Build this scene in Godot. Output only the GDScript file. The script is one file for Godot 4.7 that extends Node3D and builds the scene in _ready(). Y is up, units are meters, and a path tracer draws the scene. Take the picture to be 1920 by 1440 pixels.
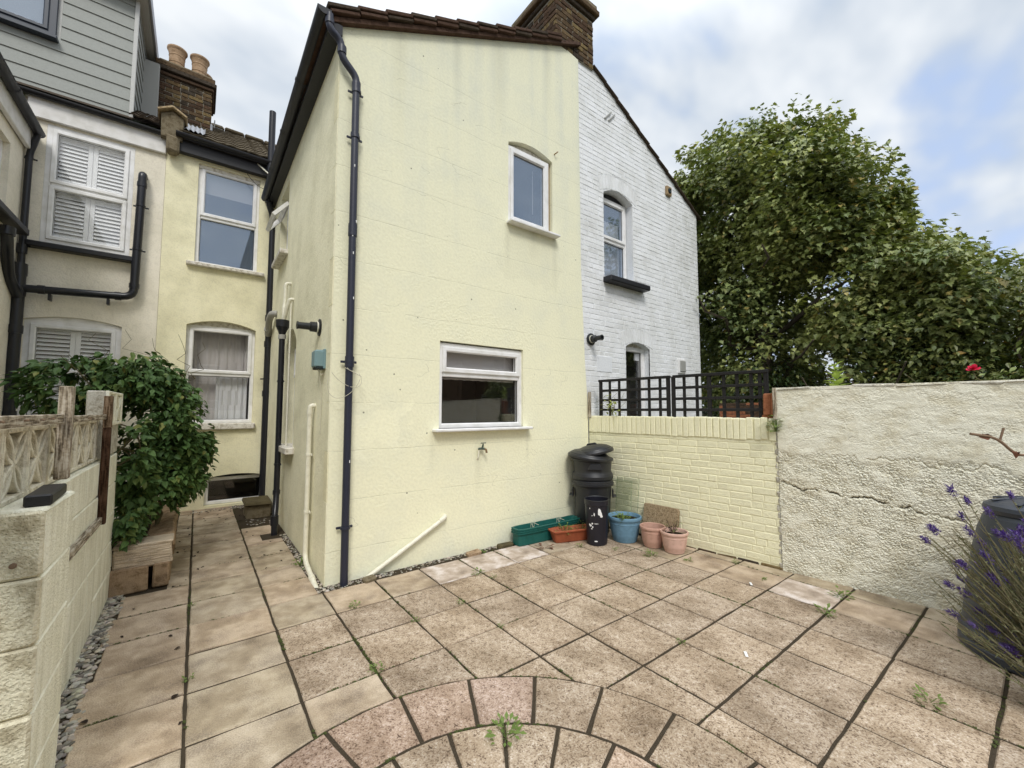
extends Node3D
# Rear yard of a terraced house: x runs to the right along the yellow gable, y up, z towards the camera; metres.

class MB:
	var v := PackedVector3Array()
	var n := PackedVector3Array()
	var u := PackedVector2Array()
	var c := PackedColorArray()
	var col := Color(1, 1, 1)
	var uo := Vector2.ZERO
	var us := 1.0
	var xf := Transform3D()
	func uvof(p: Vector3, m: Vector3) -> Vector2:
		var a := m.abs()
		if a.y >= a.x and a.y >= a.z: return Vector2(p.x, p.z) * us + uo
		if a.x >= a.z: return Vector2(p.z, -p.y) * us + uo
		return Vector2(p.x, -p.y) * us + uo
	func put(p: Vector3, m: Vector3, t: Vector2) -> void:
		v.append(xf * p)
		n.append((xf.basis * m).normalized())
		u.append(t)
		c.append(col)
	func tri(a: Vector3, b: Vector3, d: Vector3, na: Vector3, nb: Vector3, nd: Vector3, ta: Vector2, tb: Vector2, td: Vector2) -> void:
		put(a, na, ta)
		if (d - a).cross(b - a).dot(na + nb + nd) < 0.0:
			put(d, nd, td)
			put(b, nb, tb)
		else:
			put(b, nb, tb)
			put(d, nd, td)
	func flat(a: Vector3, b: Vector3, d: Vector3, m: Vector3) -> void:
		tri(a, b, d, m, m, m, uvof(a, m), uvof(b, m), uvof(d, m))
	func quad(a: Vector3, b: Vector3, d: Vector3, e: Vector3) -> void: # counter-clockwise seen from outside
		var m := (d - a).cross(e - b)
		if m.length_squared() < 1e-14: return
		m = m.normalized()
		flat(a, b, d, m)
		flat(a, d, e, m)
	func squad(a: Vector3, b: Vector3, d: Vector3, e: Vector3, na: Vector3, nb: Vector3, nd: Vector3, ne: Vector3, ta: Vector2, tb: Vector2, td: Vector2, te: Vector2) -> void:
		tri(a, b, d, na, nb, nd, ta, tb, td)
		tri(a, d, e, na, nd, ne, ta, td, te)
	func box(o: Vector3, s: Vector3, b := 0.0, j := 0.0, r: RandomNumberGenerator = null) -> void:
		var h := s * 0.5
		var k := {}
		for x in [-1, 1]:
			for y in [-1, 1]:
				for z in [-1, 1]:
					var w := Vector3.ZERO
					if r: w = Vector3(r.randf_range(-j, j), r.randf_range(-j, j), r.randf_range(-j, j))
					var p := o + w + Vector3(x * h.x, y * h.y, z * h.z)
					k[Vector3i(x, y, z)] = [p - Vector3(0, y * b, z * b), p - Vector3(x * b, 0, z * b), p - Vector3(x * b, y * b, 0)]
		for ax in 3:
			for sg in [-1, 1]:
				var q := []
				for st in [[-1, -1], [1, -1], [1, 1], [-1, 1]]:
					var t := [0, 0, 0]
					t[ax] = sg
					t[(ax + 1) % 3] = st[0]
					t[(ax + 2) % 3] = st[1]
					q.append(k[Vector3i(t[0], t[1], t[2])][ax])
				if sg > 0: quad(q[0], q[1], q[2], q[3])
				else: quad(q[3], q[2], q[1], q[0])
		if b <= 0.0: return
		for ax in 3:
			var p1 := (ax + 1) % 3
			var p2 := (ax + 2) % 3
			for s1 in [-1, 1]:
				for s2 in [-1, 1]:
					var ta := [0, 0, 0]
					ta[ax] = -1
					ta[p1] = s1
					ta[p2] = s2
					var tb := ta.duplicate()
					tb[ax] = 1
					var ka = k[Vector3i(ta[0], ta[1], ta[2])]
					var kb = k[Vector3i(tb[0], tb[1], tb[2])]
					if s1 * s2 > 0: quad(ka[p1], kb[p1], kb[p2], ka[p2])
					else: quad(ka[p2], kb[p2], kb[p1], ka[p1])
		for key in k:
			var e = k[key]
			var m := Vector3(key).normalized()
			flat(e[0], e[1], e[2], m)
	func tube(path: Array, rad, seg := 10, caps := true) -> void:
		var t := PackedVector3Array()
		for p in path: t.append(p)
		var nn := t.size()
		var ref := Vector3.UP
		var d0 := (t[1] - t[0]).normalized()
		if absf(d0.y) > 0.9: ref = Vector3(1, 0, 0)
		var side := d0.cross(ref).normalized()
		var rings := []
		var acc := 0.0
		for i in nn:
			var d: Vector3
			if i == 0: d = d0
			elif i == nn - 1: d = (t[i] - t[i - 1]).normalized()
			else: d = ((t[i] - t[i - 1]).normalized() + (t[i + 1] - t[i]).normalized()).normalized()
			side = (side - d * side.dot(d)).normalized()
			var up := d.cross(side)
			if i > 0: acc += t[i].distance_to(t[i - 1])
			var rr: float = rad[i] if rad is Array else rad
			var ring := []
			for s in seg + 1:
				var a := TAU * s / seg
				var m := side * cos(a) + up * sin(a)
				ring.append([t[i] + m * rr, m, Vector2(rr * a, acc) * us + uo])
			rings.append([ring, d])
		for i in nn - 1:
			for s in seg:
				var a = rings[i][0][s]
				var b = rings[i][0][s + 1]
				var e = rings[i + 1][0][s + 1]
				var f = rings[i + 1][0][s]
				squad(a[0], b[0], e[0], f[0], a[1], b[1], e[1], f[1], a[2], b[2], e[2], f[2])
		if caps:
			for s in seg:
				flat(t[0], rings[0][0][s][0], rings[0][0][s + 1][0], -rings[0][1])
				flat(t[nn - 1], rings[nn - 1][0][s][0], rings[nn - 1][0][s + 1][0], rings[nn - 1][1])
	func lathe(o: Vector3, prof: Array, seg := 32, wob := 0.0, sq := Vector2(1, 1)) -> void: # profile of (radius, height), outside when it runs upwards
		for i in prof.size() - 1:
			var a: Vector2 = prof[i]
			var b: Vector2 = prof[i + 1]
			var m2 := Vector2(b.y - a.y, a.x - b.x)
			if m2.length() < 1e-7: continue
			m2 = m2.normalized()
			for s in seg:
				var t0 := TAU * s / seg
				var t1 := TAU * (s + 1) / seg
				var w0 := 1.0 + wob * sin(t0 * 3.0 + 1.0)
				var w1 := 1.0 + wob * sin(t1 * 3.0 + 1.0)
				var d0 := Vector3(cos(t0) * sq.x, 0, sin(t0) * sq.y)
				var d1 := Vector3(cos(t1) * sq.x, 0, sin(t1) * sq.y)
				var n0 := d0 * m2.x + Vector3(0, m2.y, 0)
				var n1 := d1 * m2.x + Vector3(0, m2.y, 0)
				var r := maxf(a.x, b.x)
				squad(o + d0 * a.x * w0 + Vector3(0, a.y, 0), o + d1 * a.x * w1 + Vector3(0, a.y, 0), o + d1 * b.x * w1 + Vector3(0, b.y, 0), o + d0 * b.x * w0 + Vector3(0, b.y, 0), n0, n1, n1, n0, Vector2(t0 * r, -a.y) * us + uo, Vector2(t1 * r, -a.y) * us + uo, Vector2(t1 * r, -b.y) * us + uo, Vector2(t0 * r, -b.y) * us + uo)
	func poly(p: PackedVector2Array, z: float, sg := 1.0) -> void:
		var ix := Geometry2D.triangulate_polygon(p)
		var m := Vector3(0, 0, sg)
		if ix.is_empty():
			var mid := Vector2.ZERO
			for e in p: mid += e / p.size()
			for i in p.size():
				var e := p[(i + 1) % p.size()]
				flat(Vector3(mid.x, mid.y, z), Vector3(p[i].x, p[i].y, z), Vector3(e.x, e.y, z), m)
		for i in range(0, ix.size(), 3):
			flat(Vector3(p[ix[i]].x, p[ix[i]].y, z), Vector3(p[ix[i + 1]].x, p[ix[i + 1]].y, z), Vector3(p[ix[i + 2]].x, p[ix[i + 2]].y, z), m)
	func prism(p0: PackedVector2Array, z0: float, z1: float, b := 0.0, back := true) -> void: # polygon in x, y; front at z1 with a bevel
		var p := p0
		if Geometry2D.is_polygon_clockwise(p):
			p = p0.duplicate()
			p.reverse()
		var q := p
		if b > 0.0:
			q = PackedVector2Array()
			for i in p.size():
				var e0 := (p[i] - p[(i + p.size() - 1) % p.size()]).normalized()
				var e1 := (p[(i + 1) % p.size()] - p[i]).normalized()
				var m := (Vector2(-e0.y, e0.x) + Vector2(-e1.y, e1.x)).normalized()
				q.append(p[i] + m * b)
		poly(q, z1)
		if back: poly(p, z0, -1.0)
		for i in p.size():
			var j := (i + 1) % p.size()
			quad(Vector3(p[i].x, p[i].y, z0), Vector3(p[j].x, p[j].y, z0), Vector3(p[j].x, p[j].y, z1 - b), Vector3(p[i].x, p[i].y, z1 - b))
			if b > 0.0:
				quad(Vector3(p[i].x, p[i].y, z1 - b), Vector3(p[j].x, p[j].y, z1 - b), Vector3(q[j].x, q[j].y, z1), Vector3(q[i].x, q[i].y, z1))
	func ring(w: float, h: float, prof: Array) -> void: # a mitred frame round 0..w, 0..h; profile of (distance inwards, z)
		for i in prof.size() - 1:
			var a: Vector2 = prof[i]
			var b: Vector2 = prof[i + 1]
			var ca := [Vector3(a.x, a.x, a.y), Vector3(w - a.x, a.x, a.y), Vector3(w - a.x, h - a.x, a.y), Vector3(a.x, h - a.x, a.y)]
			var cb := [Vector3(b.x, b.x, b.y), Vector3(w - b.x, b.x, b.y), Vector3(w - b.x, h - b.x, b.y), Vector3(b.x, h - b.x, b.y)]
			for k in 4:
				var l := (k + 1) % 4
				quad(ca[k], ca[l], cb[l], cb[k])
	func mesh() -> ArrayMesh:
		var a := []
		a.resize(Mesh.ARRAY_MAX)
		a[Mesh.ARRAY_VERTEX] = v
		a[Mesh.ARRAY_NORMAL] = n
		a[Mesh.ARRAY_TEX_UV] = u
		a[Mesh.ARRAY_COLOR] = c
		var m := ArrayMesh.new()
		m.add_surface_from_arrays(Mesh.PRIMITIVE_TRIANGLES, a)
		return m

var M := {}
var G := {}
var rng := RandomNumberGenerator.new()
var counts := {}
const CAM := Vector3(-0.966, 1.57, 4.051)

func V(x: float, y: float, z: float) -> Vector3: return Vector3(x, y, z)

func numbered(par: Node, called: String) -> String:
	var key := str(par.get_instance_id()) + called
	var k: int = counts.get(key, 0)
	counts[key] = k + 1
	return called if k == 0 else "%s_%03d" % [called, k]

func part(called: String, mesh, mat: Material, par: Node = self, at := Transform3D()) -> MeshInstance3D:
	var o := MeshInstance3D.new()
	o.name = numbered(par, called)
	o.mesh = mesh.mesh() if mesh is MB else mesh
	o.material_override = mat
	o.transform = at
	par.add_child(o, true)
	return o

func tag(o: Node, label: String, category: String, group := "") -> Node:
	o.set_meta("label", label)
	o.set_meta("category", category)
	if group: o.set_meta("group", group)
	return o

func thing(called: String, label: String, category: String, at := Transform3D(), group := "") -> Node3D:
	var o := Node3D.new()
	o.name = numbered(self, called)
	o.transform = at
	add_child(o, true)
	tag(o, label, category, group)
	return o

func kind(o: Node, k: String) -> Node:
	o.set_meta("kind", k)
	return o

func at(p: Vector3, yaw := 0.0) -> Transform3D: return Transform3D(Basis(Vector3.UP, yaw), p)

func frame(o: Vector3, x: Vector3) -> Transform3D: # upright frame whose x runs along a wall, seen from its front
	var xx := x.normalized()
	return Transform3D(Basis(xx, Vector3.UP, xx.cross(Vector3.UP)), o)

func rounded(pts: Array, r: float, k := 5) -> Array:
	var o := [pts[0]]
	for i in range(1, pts.size() - 1):
		var p: Vector3 = pts[i]
		var a: Vector3 = (pts[i - 1] - p)
		var b: Vector3 = (pts[i + 1] - p)
		var q := minf(r, minf(a.length(), b.length()) * 0.48)
		var s := p + a.normalized() * q
		var e := p + b.normalized() * q
		for j in k + 1:
			var t := float(j) / k
			o.append(s.lerp(p, t).lerp(p.lerp(e, t), t))
	o.append(pts[-1])
	return o

# ---------------------------------------------------------------- textures and materials
func fn(sd: int, f: float, type := FastNoiseLite.TYPE_SIMPLEX_SMOOTH, oct := 4) -> FastNoiseLite:
	var o := FastNoiseLite.new()
	o.seed = sd
	o.frequency = f
	o.noise_type = type
	o.fractal_octaves = oct
	o.fractal_type = FastNoiseLite.FRACTAL_FBM if oct > 1 else FastNoiseLite.FRACTAL_NONE
	return o

func cell(sd: int, f: float, ret: int) -> FastNoiseLite:
	var o := fn(sd, f, FastNoiseLite.TYPE_CELLULAR, 1)
	o.cellular_return_type = ret
	o.cellular_jitter = 1.0
	return o

func nb(o: FastNoiseLite, w: int, h: int, seamless := true) -> PackedByteArray:
	var im := o.get_seamless_image(w, h) if seamless else o.get_image(w, h)
	im.convert(Image.FORMAT_L8)
	return im.get_data()

func stretch(o: FastNoiseLite, w: int, h: int, W: int, H: int) -> PackedByteArray:
	var im := o.get_seamless_image(w, h)
	im.convert(Image.FORMAT_L8)
	im.resize(W, H, Image.INTERPOLATE_CUBIC)
	return im.get_data()

func tex8(w: int, h: int, d: PackedByteArray) -> ImageTexture: return ImageTexture.create_from_image(Image.create_from_data(w, h, false, Image.FORMAT_L8, d))
func texc(w: int, h: int, d: PackedByteArray) -> ImageTexture: return ImageTexture.create_from_image(Image.create_from_data(w, h, false, Image.FORMAT_RGB8, d))

# colour from a weighted sum of grey noises through a ramp of (position, sRGB colour)
func ramp(w: int, h: int, srcs: Array, wts: Array, stops: Array) -> ImageTexture:
	var lut := PackedByteArray()
	for i in 256:
		var t := i / 255.0
		var c: Color = stops[0][1]
		for k in stops.size() - 1:
			if t >= stops[k][0]: c = stops[k][1].lerp(stops[k + 1][1], clampf((t - stops[k][0]) / (stops[k + 1][0] - stops[k][0]), 0, 1))
		lut.append_array(PackedByteArray([c.r8, c.g8, c.b8]))
	var o := PackedByteArray()
	o.resize(w * h * 3)
	var ns := srcs.size()
	var s0: PackedByteArray = srcs[0]
	var s1: PackedByteArray = srcs[1] if ns > 1 else s0
	var s2: PackedByteArray = srcs[2] if ns > 2 else s0
	var w0: float = wts[0]
	var w1: float = wts[1] if ns > 1 else 0.0
	var w2: float = wts[2] if ns > 2 else 0.0
	for i in w * h:
		var t := clampi(int(s0[i] * w0 + s1[i] * w1 + s2[i] * w2), 0, 255) * 3
		o[i * 3] = lut[t]
		o[i * 3 + 1] = lut[t + 1]
		o[i * 3 + 2] = lut[t + 2]
	return texc(w, h, o)

func lin(r: float, g: float, b: float) -> Color: return Color(r, g, b).linear_to_srgb()

func mat(called: String, c: Color, rough := 0.8, o := {}) -> StandardMaterial3D:
	var m := StandardMaterial3D.new()
	m.resource_name = called
	m.albedo_color = c
	m.roughness = rough
	m.metallic_specular = o.get("spec", 0.35)
	if o.has("tex"): m.albedo_texture = o.tex
	if o.has("bump"):
		m.heightmap_enabled = true
		m.heightmap_texture = o.bump
		m.heightmap_scale = o.get("depth", 0.5)
	if o.get("world", false) or o.get("tri", false):
		m.uv1_triplanar = true
		m.uv1_world_triplanar = o.get("world", false)
		m.uv1_triplanar_sharpness = 4.0
	m.uv1_scale = o.get("scale", Vector3.ONE)
	m.uv1_offset = o.get("offset", Vector3.ZERO)
	if o.has("detail"):
		m.detail_enabled = true
		m.detail_albedo = o.detail
		m.detail_blend_mode = BaseMaterial3D.BLEND_MODE_MUL
		m.detail_uv_layer = BaseMaterial3D.DETAIL_UV_2
		m.uv2_triplanar = true
		m.uv2_world_triplanar = true
		m.uv2_scale = o.get("dscale", Vector3.ONE * 0.3)
	if o.get("vcol", false): m.vertex_color_use_as_albedo = true
	if o.has("metal"): m.metallic = o.metal
	if o.has("back"):
		m.backlight_enabled = true
		m.backlight = o.back
	if o.get("glass", false):
		m.transparency = BaseMaterial3D.TRANSPARENCY_ALPHA
	M[called] = m
	return m

func gable_maps() -> Array:
	var w := 1024
	var h := 2048
	var fine := nb(fn(5, 0.09, FastNoiseLite.TYPE_SIMPLEX_SMOOTH, 3), w, h, false)
	var blot := nb(fn(6, 0.006, FastNoiseLite.TYPE_SIMPLEX_SMOOTH, 4), w, h, false)
	var streak := stretch(fn(7, 0.035, FastNoiseLite.TYPE_SIMPLEX_SMOOTH, 3), 256, 24, w, h)
	var patch := nb(fn(8, 0.012, FastNoiseLite.TYPE_SIMPLEX_SMOOTH, 5), w, h, false)
	var wob := fn(9, 0.01, FastNoiseLite.TYPE_SIMPLEX_SMOOTH, 3)
	var drips := [[2.02, 3.9, 0.7, 0.05], [2.83, 3.9, 0.9, 0.06], [1.06, 1.35, 0.5, 0.04], [2.34, 1.35, 0.6, 0.05], [1.63, 1.1, 0.6, 0.07], [2.45, 3.9, 0.4, 0.12], [0.6, 5.6, 1.5, 0.12], [1.9, 6.2, 1.4, 0.16], [2.7, 6.6, 1.2, 0.10], [1.3, 5.9, 1.0, 0.08]]
	var col := PackedByteArray()
	col.resize(w * h * 3)
	var hei := PackedByteArray()
	hei.resize(w * h)
	for r in h:
		var y := (1.0 - (r + 0.5) / h) * 7.0
		var up := clampf((y - 2.2) / 3.5, 0.0, 1.0)
		var low := clampf(1.0 - y / 0.5, 0.0, 1.0)
		for q in w:
			var i := r * w + q
			var f := fine[i] / 255.0 - 0.5
			var x := (q + 0.5) / w * 3.6
			var jit := (blot[i] - 128) * 0.0011 + (patch[i] - 128) * 0.0006
			var pt := 1.0 # patches of newer and older paint, drips below the sills
			var rg := 1.0
			if x + jit > 0.2 and x + jit < 0.74 and y + jit > 1.21 and y + jit < 1.63: pt = 1.022
			if x + jit > 1.95 and x + jit < 2.86 and y + jit > 3.16 and y < 3.9: pt = 0.985
			if x + jit > 0.95 and x + jit < 2.5 and y + jit > 2.3 and y + jit < 2.72: rg = 2.4
			if x + jit > 1.3 and x < 2.3 and y + jit > 0.55 and y + jit < 0.95: rg = 1.9
			if patch[i] > 178 and y < 3.4: rg += 1.2
			for e in drips:
				var dx: float = absf(x - e[0] + (streak[i] - 128) * 0.0002)
				if dx < e[3] and y < e[1] and y > e[1] - e[2]: pt *= 1.0 - 0.065 * (1.0 - dx / e[3]) * (1.0 - (e[1] - y) / e[2])
			var b := blot[i] / 255.0
			var s := streak[i] / 255.0
			var d := clampf((s - 0.42) * 1.6, 0.0, 1.0) * up * (0.4 + 0.6 * b) * 0.62 + up * 0.22 + clampf(b - 0.5, 0.0, 1.0) * 0.35 + low * low * 0.7 * b
			var k := 1.0 + f * 0.05
			col[i * 3] = int(clampf((241.0 - 31.0 * d) * k * pt, 0, 255))
			col[i * 3 + 1] = int(clampf((238.0 - 25.0 * d) * k * pt, 0, 255))
			col[i * 3 + 2] = int(clampf((208.0 - 6.0 * d) * k * pt, 0, 255))
			hei[i] = int(clampf(128.0 + f * 66.0 * rg + (0.0 if patch[i] < 150 else 22.0) + (b - 0.5) * 60.0, 0, 255))
	# lining-out joints, broken and fading, with a few hairline cracks; then chips and old fixing holes
	rng.seed = 77
	for k in 12:
		var y0 := 1.19 + 0.4545 * (k - 2)
		for q in w:
			var wv := wob.get_noise_2d(q * 0.6, k * 97.0)
			var on := wob.get_noise_2d(q * 0.9 + 400.0, k * 53.0)
			if on < -0.42: continue
			var r := int((1.0 - (y0 + wv * 0.012) / 7.0) * h)
			for e in 2:
				if r + e < 0 or r + e >= h: continue
				var i := (r + e) * w + q
				var t := 0.915 + 0.06 * e - on * 0.06
				for z in 3: col[i * 3 + z] = int(col[i * 3 + z] * t)
				hei[i] = 84
	for k in 26:
		var x := rng.randf() * w
		var y := rng.randf_range(0.25, 1.0) * h
		var a := rng.randf_range(-0.5, 0.5) + (PI if k % 2 else 0.0)
		for s in rng.randi_range(30, 150):
			a += rng.randf_range(-0.35, 0.35)
			x += cos(a)
			y += sin(a) * 0.6
			if x < 1 or y < 1 or x >= w - 1 or y >= h - 1: break
			var i := int(y) * w + int(x)
			for z in 3: col[i * 3 + z] = int(col[i * 3 + z] * 0.9)
			hei[i] = 60
	for k in 60:
		var x := rng.randi_range(4, w - 5)
		var y := rng.randi_range(4, h - 5)
		var rr := rng.randi_range(1, 2)
		for dy in range(-rr, rr + 1):
			for dx in range(-rr, rr + 1):
				if dx * dx + dy * dy > rr * rr + rng.randi_range(-1, 1): continue
				var i := (y + dy) * w + x + dx
				var t := rng.randf_range(0.45, 0.75)
				for z in 3: col[i * 3 + z] = int(col[i * 3 + z] * t)
				hei[i] = 30
	return [texc(w, h, col), tex8(w, h, hei)]

func slab_maps() -> Array:
	var s := 1024
	var c1 := nb(cell(21, 0.085, FastNoiseLite.RETURN_CELL_VALUE), s, s)
	var c2 := nb(cell(22, 0.16, FastNoiseLite.RETURN_CELL_VALUE), s, s)
	var dist := nb(cell(21, 0.085, FastNoiseLite.RETURN_DISTANCE), s, s)
	var bl := nb(fn(23, 0.012, FastNoiseLite.TYPE_SIMPLEX_SMOOTH, 4), s, s)
	var t := ramp(s, s, [c1, c2, bl], [0.42, 0.30, 0.34], [[0.0, Color8(72, 64, 58)], [0.2, Color8(126, 112, 98)], [0.33, Color8(176, 160, 142)], [0.5, Color8(204, 189, 168)], [0.7, Color8(220, 207, 188)], [0.88, Color8(240, 233, 221)], [1.0, Color8(246, 241, 233)]])
	var hh := PackedByteArray()
	hh.resize(s * s)
	for i in s * s: hh[i] = clampi(int(255 - dist[i] * 0.6 - (255 - c2[i]) * 0.25), 0, 255)
	return [t, tex8(s, s, hh)]

func make_materials() -> void:
	var fine := nb(fn(1, 0.05, FastNoiseLite.TYPE_SIMPLEX_SMOOTH, 5), 512, 512)
	var lump := nb(fn(2, 0.016, FastNoiseLite.TYPE_SIMPLEX_SMOOTH, 4), 512, 512)
	var blot := nb(fn(3, 0.008, FastNoiseLite.TYPE_SIMPLEX_SMOOTH, 5), 512, 512)
	var pits := nb(cell(4, 0.06, FastNoiseLite.RETURN_DISTANCE), 512, 512)
	var grain := stretch(fn(12, 0.06, FastNoiseLite.TYPE_SIMPLEX_SMOOTH, 5), 512, 40, 512, 512)
	var run := stretch(fn(13, 0.03, FastNoiseLite.TYPE_SIMPLEX_SMOOTH, 4), 512, 48, 512, 512)
	var mixed := PackedByteArray()
	mixed.resize(512 * 512)
	for i in 512 * 512: mixed[i] = clampi(int(fine[i] * 0.5 + lump[i] * 0.5), 0, 255)
	var pitted := PackedByteArray()
	pitted.resize(512 * 512)
	for i in 512 * 512: pitted[i] = clampi(int(fine[i] * 0.45 + lump[i] * 0.35 + (40 if pits[i] > 45 else -20)), 0, 255)
	var hgt := tex8(512, 512, mixed)
	var hpit := tex8(512, 512, pitted)
	var hgrain := tex8(512, 512, grain)
	var stain := ramp(512, 512, [blot, lump], [0.7, 0.3], [[0.0, Color8(224, 222, 217)], [0.4, Color8(244, 243, 240)], [0.62, Color8(253, 252, 251)], [1.0, Color8(255, 255, 255)]])
	var dirty := ramp(512, 512, [blot, fine, lump], [0.5, 0.25, 0.25], [[0.0, Color8(136, 126, 112)], [0.36, Color8(206, 199, 187)], [0.52, Color8(240, 236, 229)], [1.0, Color8(255, 254, 250)]])
	var walldirt := ramp(512, 512, [blot, fine, lump], [0.55, 0.2, 0.25], [[0.0, Color8(200, 192, 176)], [0.32, Color8(232, 227, 215)], [0.5, Color8(246, 244, 238)], [1.0, Color8(255, 255, 252)]])
	var runs := ramp(512, 512, [run, blot], [0.6, 0.4], [[0.0, Color8(218, 216, 208)], [0.45, Color8(243, 242, 236)], [0.66, Color8(254, 254, 252)], [1.0, Color8(255, 255, 255)]])
	var gray := ramp(512, 512, [fine, lump], [0.6, 0.4], [[0.0, Color8(232, 232, 232)], [0.5, Color8(250, 250, 250)], [1.0, Color8(255, 255, 255)]])
	G["hgt"] = hgt
	var gm := gable_maps()
	mat("gable", Color(1, 1, 1), 0.88, {"tex": gm[0], "bump": gm[1], "depth": 0.5, "scale": V(1 / 3.6, 1 / 7.0, 1), "spec": 0.25})
	mat("stucco_yellow", lin(0.95, 0.92, 0.70), 0.88, {"tex": gray, "bump": hgt, "depth": 0.35, "scale": V(1.3, 1.3, 1.3), "world": true, "detail": stain, "dscale": V(0.28, 0.28, 0.28), "spec": 0.25})
	mat("stucco_bright", lin(0.94, 0.895, 0.645), 0.88, {"tex": gray, "bump": hgt, "depth": 0.35, "scale": V(1.3, 1.3, 1.3), "world": true, "detail": stain, "dscale": V(0.3, 0.3, 0.3), "spec": 0.25})
	mat("stucco_cream", lin(0.92, 0.865, 0.74), 0.88, {"tex": gray, "bump": hgt, "depth": 0.4, "scale": V(1.4, 1.4, 1.4), "world": true, "detail": stain, "dscale": V(0.3, 0.3, 0.3), "spec": 0.25})
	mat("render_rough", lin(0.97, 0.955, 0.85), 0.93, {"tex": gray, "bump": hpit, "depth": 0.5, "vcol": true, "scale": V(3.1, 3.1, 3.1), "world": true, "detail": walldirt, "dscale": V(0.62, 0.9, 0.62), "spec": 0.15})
	mat("block_paint", lin(0.95, 0.925, 0.79), 0.9, {"tex": gray, "bump": hpit, "depth": 0.7, "scale": V(2.3, 2.3, 2.3), "world": true, "detail": runs, "dscale": V(0.9, 0.45, 0.9), "spec": 0.2})
	mat("block_tan", lin(0.90, 0.865, 0.70), 0.92, {"tex": gray, "bump": hpit, "depth": 0.9, "scale": V(2.6, 2.6, 2.6), "world": true, "detail": dirty, "dscale": V(1.4, 1.4, 1.4), "spec": 0.2})
	mat("block_grey", lin(0.68, 0.67, 0.62), 0.92, {"tex": gray, "bump": hpit, "depth": 0.6, "scale": V(3, 3, 3), "world": true, "detail": dirty, "dscale": V(2.4, 2.4, 2.4), "spec": 0.2})
	mat("screen_paint", lin(0.92, 0.89, 0.77), 0.92, {"tex": gray, "bump": hpit, "depth": 0.6, "scale": V(4, 4, 4), "world": true, "detail": dirty, "dscale": V(1.7, 1.7, 1.7), "spec": 0.2})
	for k in 4:
		var f := 1.0 - 0.02 * k
		mat("brick_yellow%d" % k, lin(0.93 * f, 0.895 * f, 0.645 * f), 0.7, {"tex": gray, "bump": hgt, "depth": 0.5, "scale": V(2.7, 2.7, 2.7), "world": true, "spec": 0.35})
		mat("brick_white%d" % k, lin(0.925 * f, 0.945 * f, 0.975 * f), 0.7, {"tex": gray, "bump": hgt, "depth": 0.25, "scale": V(2.9, 2.9, 2.9), "world": true, "detail": stain, "dscale": V(0.4, 0.4, 0.4), "spec": 0.35})
	mat("mortar_yellow", lin(0.89, 0.855, 0.61), 0.9, {"tex": gray, "bump": hgt, "depth": 0.4, "scale": V(4, 4, 4), "world": true})
	mat("mortar_white", lin(0.83, 0.85, 0.88), 0.9, {"tex": gray, "bump": hgt, "depth": 0.4, "scale": V(4, 4, 4), "world": true})
	var bc := [[0.16, 0.115, 0.075], [0.11, 0.075, 0.055], [0.20, 0.145, 0.085], [0.09, 0.075, 0.062], [0.25, 0.19, 0.10], [0.13, 0.085, 0.06]]
	for k in 6: mat("brick_old%d" % k, lin(bc[k][0], bc[k][1], bc[k][2]), 0.92, {"tex": gray, "bump": hpit, "depth": 0.8, "scale": V(3.3, 3.3, 3.3), "world": true, "detail": dirty, "dscale": V(3, 3, 3), "spec": 0.2})
	mat("mortar_old", lin(0.34, 0.31, 0.25), 0.95, {"tex": gray, "bump": hpit, "depth": 0.6, "scale": V(5, 5, 5), "world": true})
	mat("brick_orange", lin(0.42, 0.17, 0.09), 0.9, {"tex": gray, "bump": hpit, "depth": 0.7, "scale": V(4, 4, 4), "world": true, "detail": dirty, "dscale": V(3, 3, 3)})
	mat("upvc", lin(0.86, 0.86, 0.87), 0.35, {"spec": 0.5, "tex": stain, "scale": V(0.8, 0.8, 0.8), "world": true})
	mat("sill_white", lin(0.8, 0.79, 0.76), 0.6, {"tex": dirty, "scale": V(2.2, 2.2, 2.2), "world": true})
	mat("white_board", lin(0.8, 0.79, 0.78), 0.5, {"tex": stain, "scale": V(0.9, 0.9, 0.9), "world": true})
	mat("grey_frame", lin(0.035, 0.045, 0.065), 0.4, {"spec": 0.5})
	mat("shutter_white", lin(0.92, 0.93, 0.94), 0.45)
	mat("black_paint", lin(0.014, 0.014, 0.017), 0.45, {"bump": hgt, "depth": 0.1, "scale": V(3, 3, 3), "world": true, "spec": 0.45})
	mat("pipe_black", lin(0.012, 0.013, 0.018), 0.3, {"spec": 0.5})
	mat("pipe_blue", lin(0.020, 0.023, 0.042), 0.42, {"spec": 0.5, "bump": hgt, "depth": 0.05, "scale": V(2, 2, 2), "world": true})
	mat("pipe_white", lin(0.80, 0.78, 0.66), 0.4, {"spec": 0.5, "tex": stain, "scale": V(2, 2, 2), "world": true})
	mat("pipe_grey", lin(0.36, 0.35, 0.32), 0.5)
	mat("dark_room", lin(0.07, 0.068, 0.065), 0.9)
	mat("mid_room", lin(0.30, 0.29, 0.28), 0.9)
	mat("curtain", lin(0.80, 0.81, 0.84), 0.9, {"back": Color(0.3, 0.3, 0.3), "tex": gray, "scale": V(4, 4, 4), "world": true})
	mat("lace", lin(0.66, 0.63, 0.62), 0.95, {"back": Color(0.3, 0.3, 0.3), "tex": gray, "scale": V(6, 6, 6), "world": true})
	mat("glass_clear", Color(0.10, 0.13, 0.14, 0.02), 0.015, {"glass": true, "spec": 0.5})
	mat("glass_coat", Color(0.60, 0.67, 0.76, 0.02), 0.015, {"glass": true, "metal": 0.52, "spec": 0.5})
	mat("glass_mid", Color(0.72, 0.78, 0.82, 0.02), 0.015, {"glass": true, "metal": 0.15, "spec": 0.5})
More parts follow.
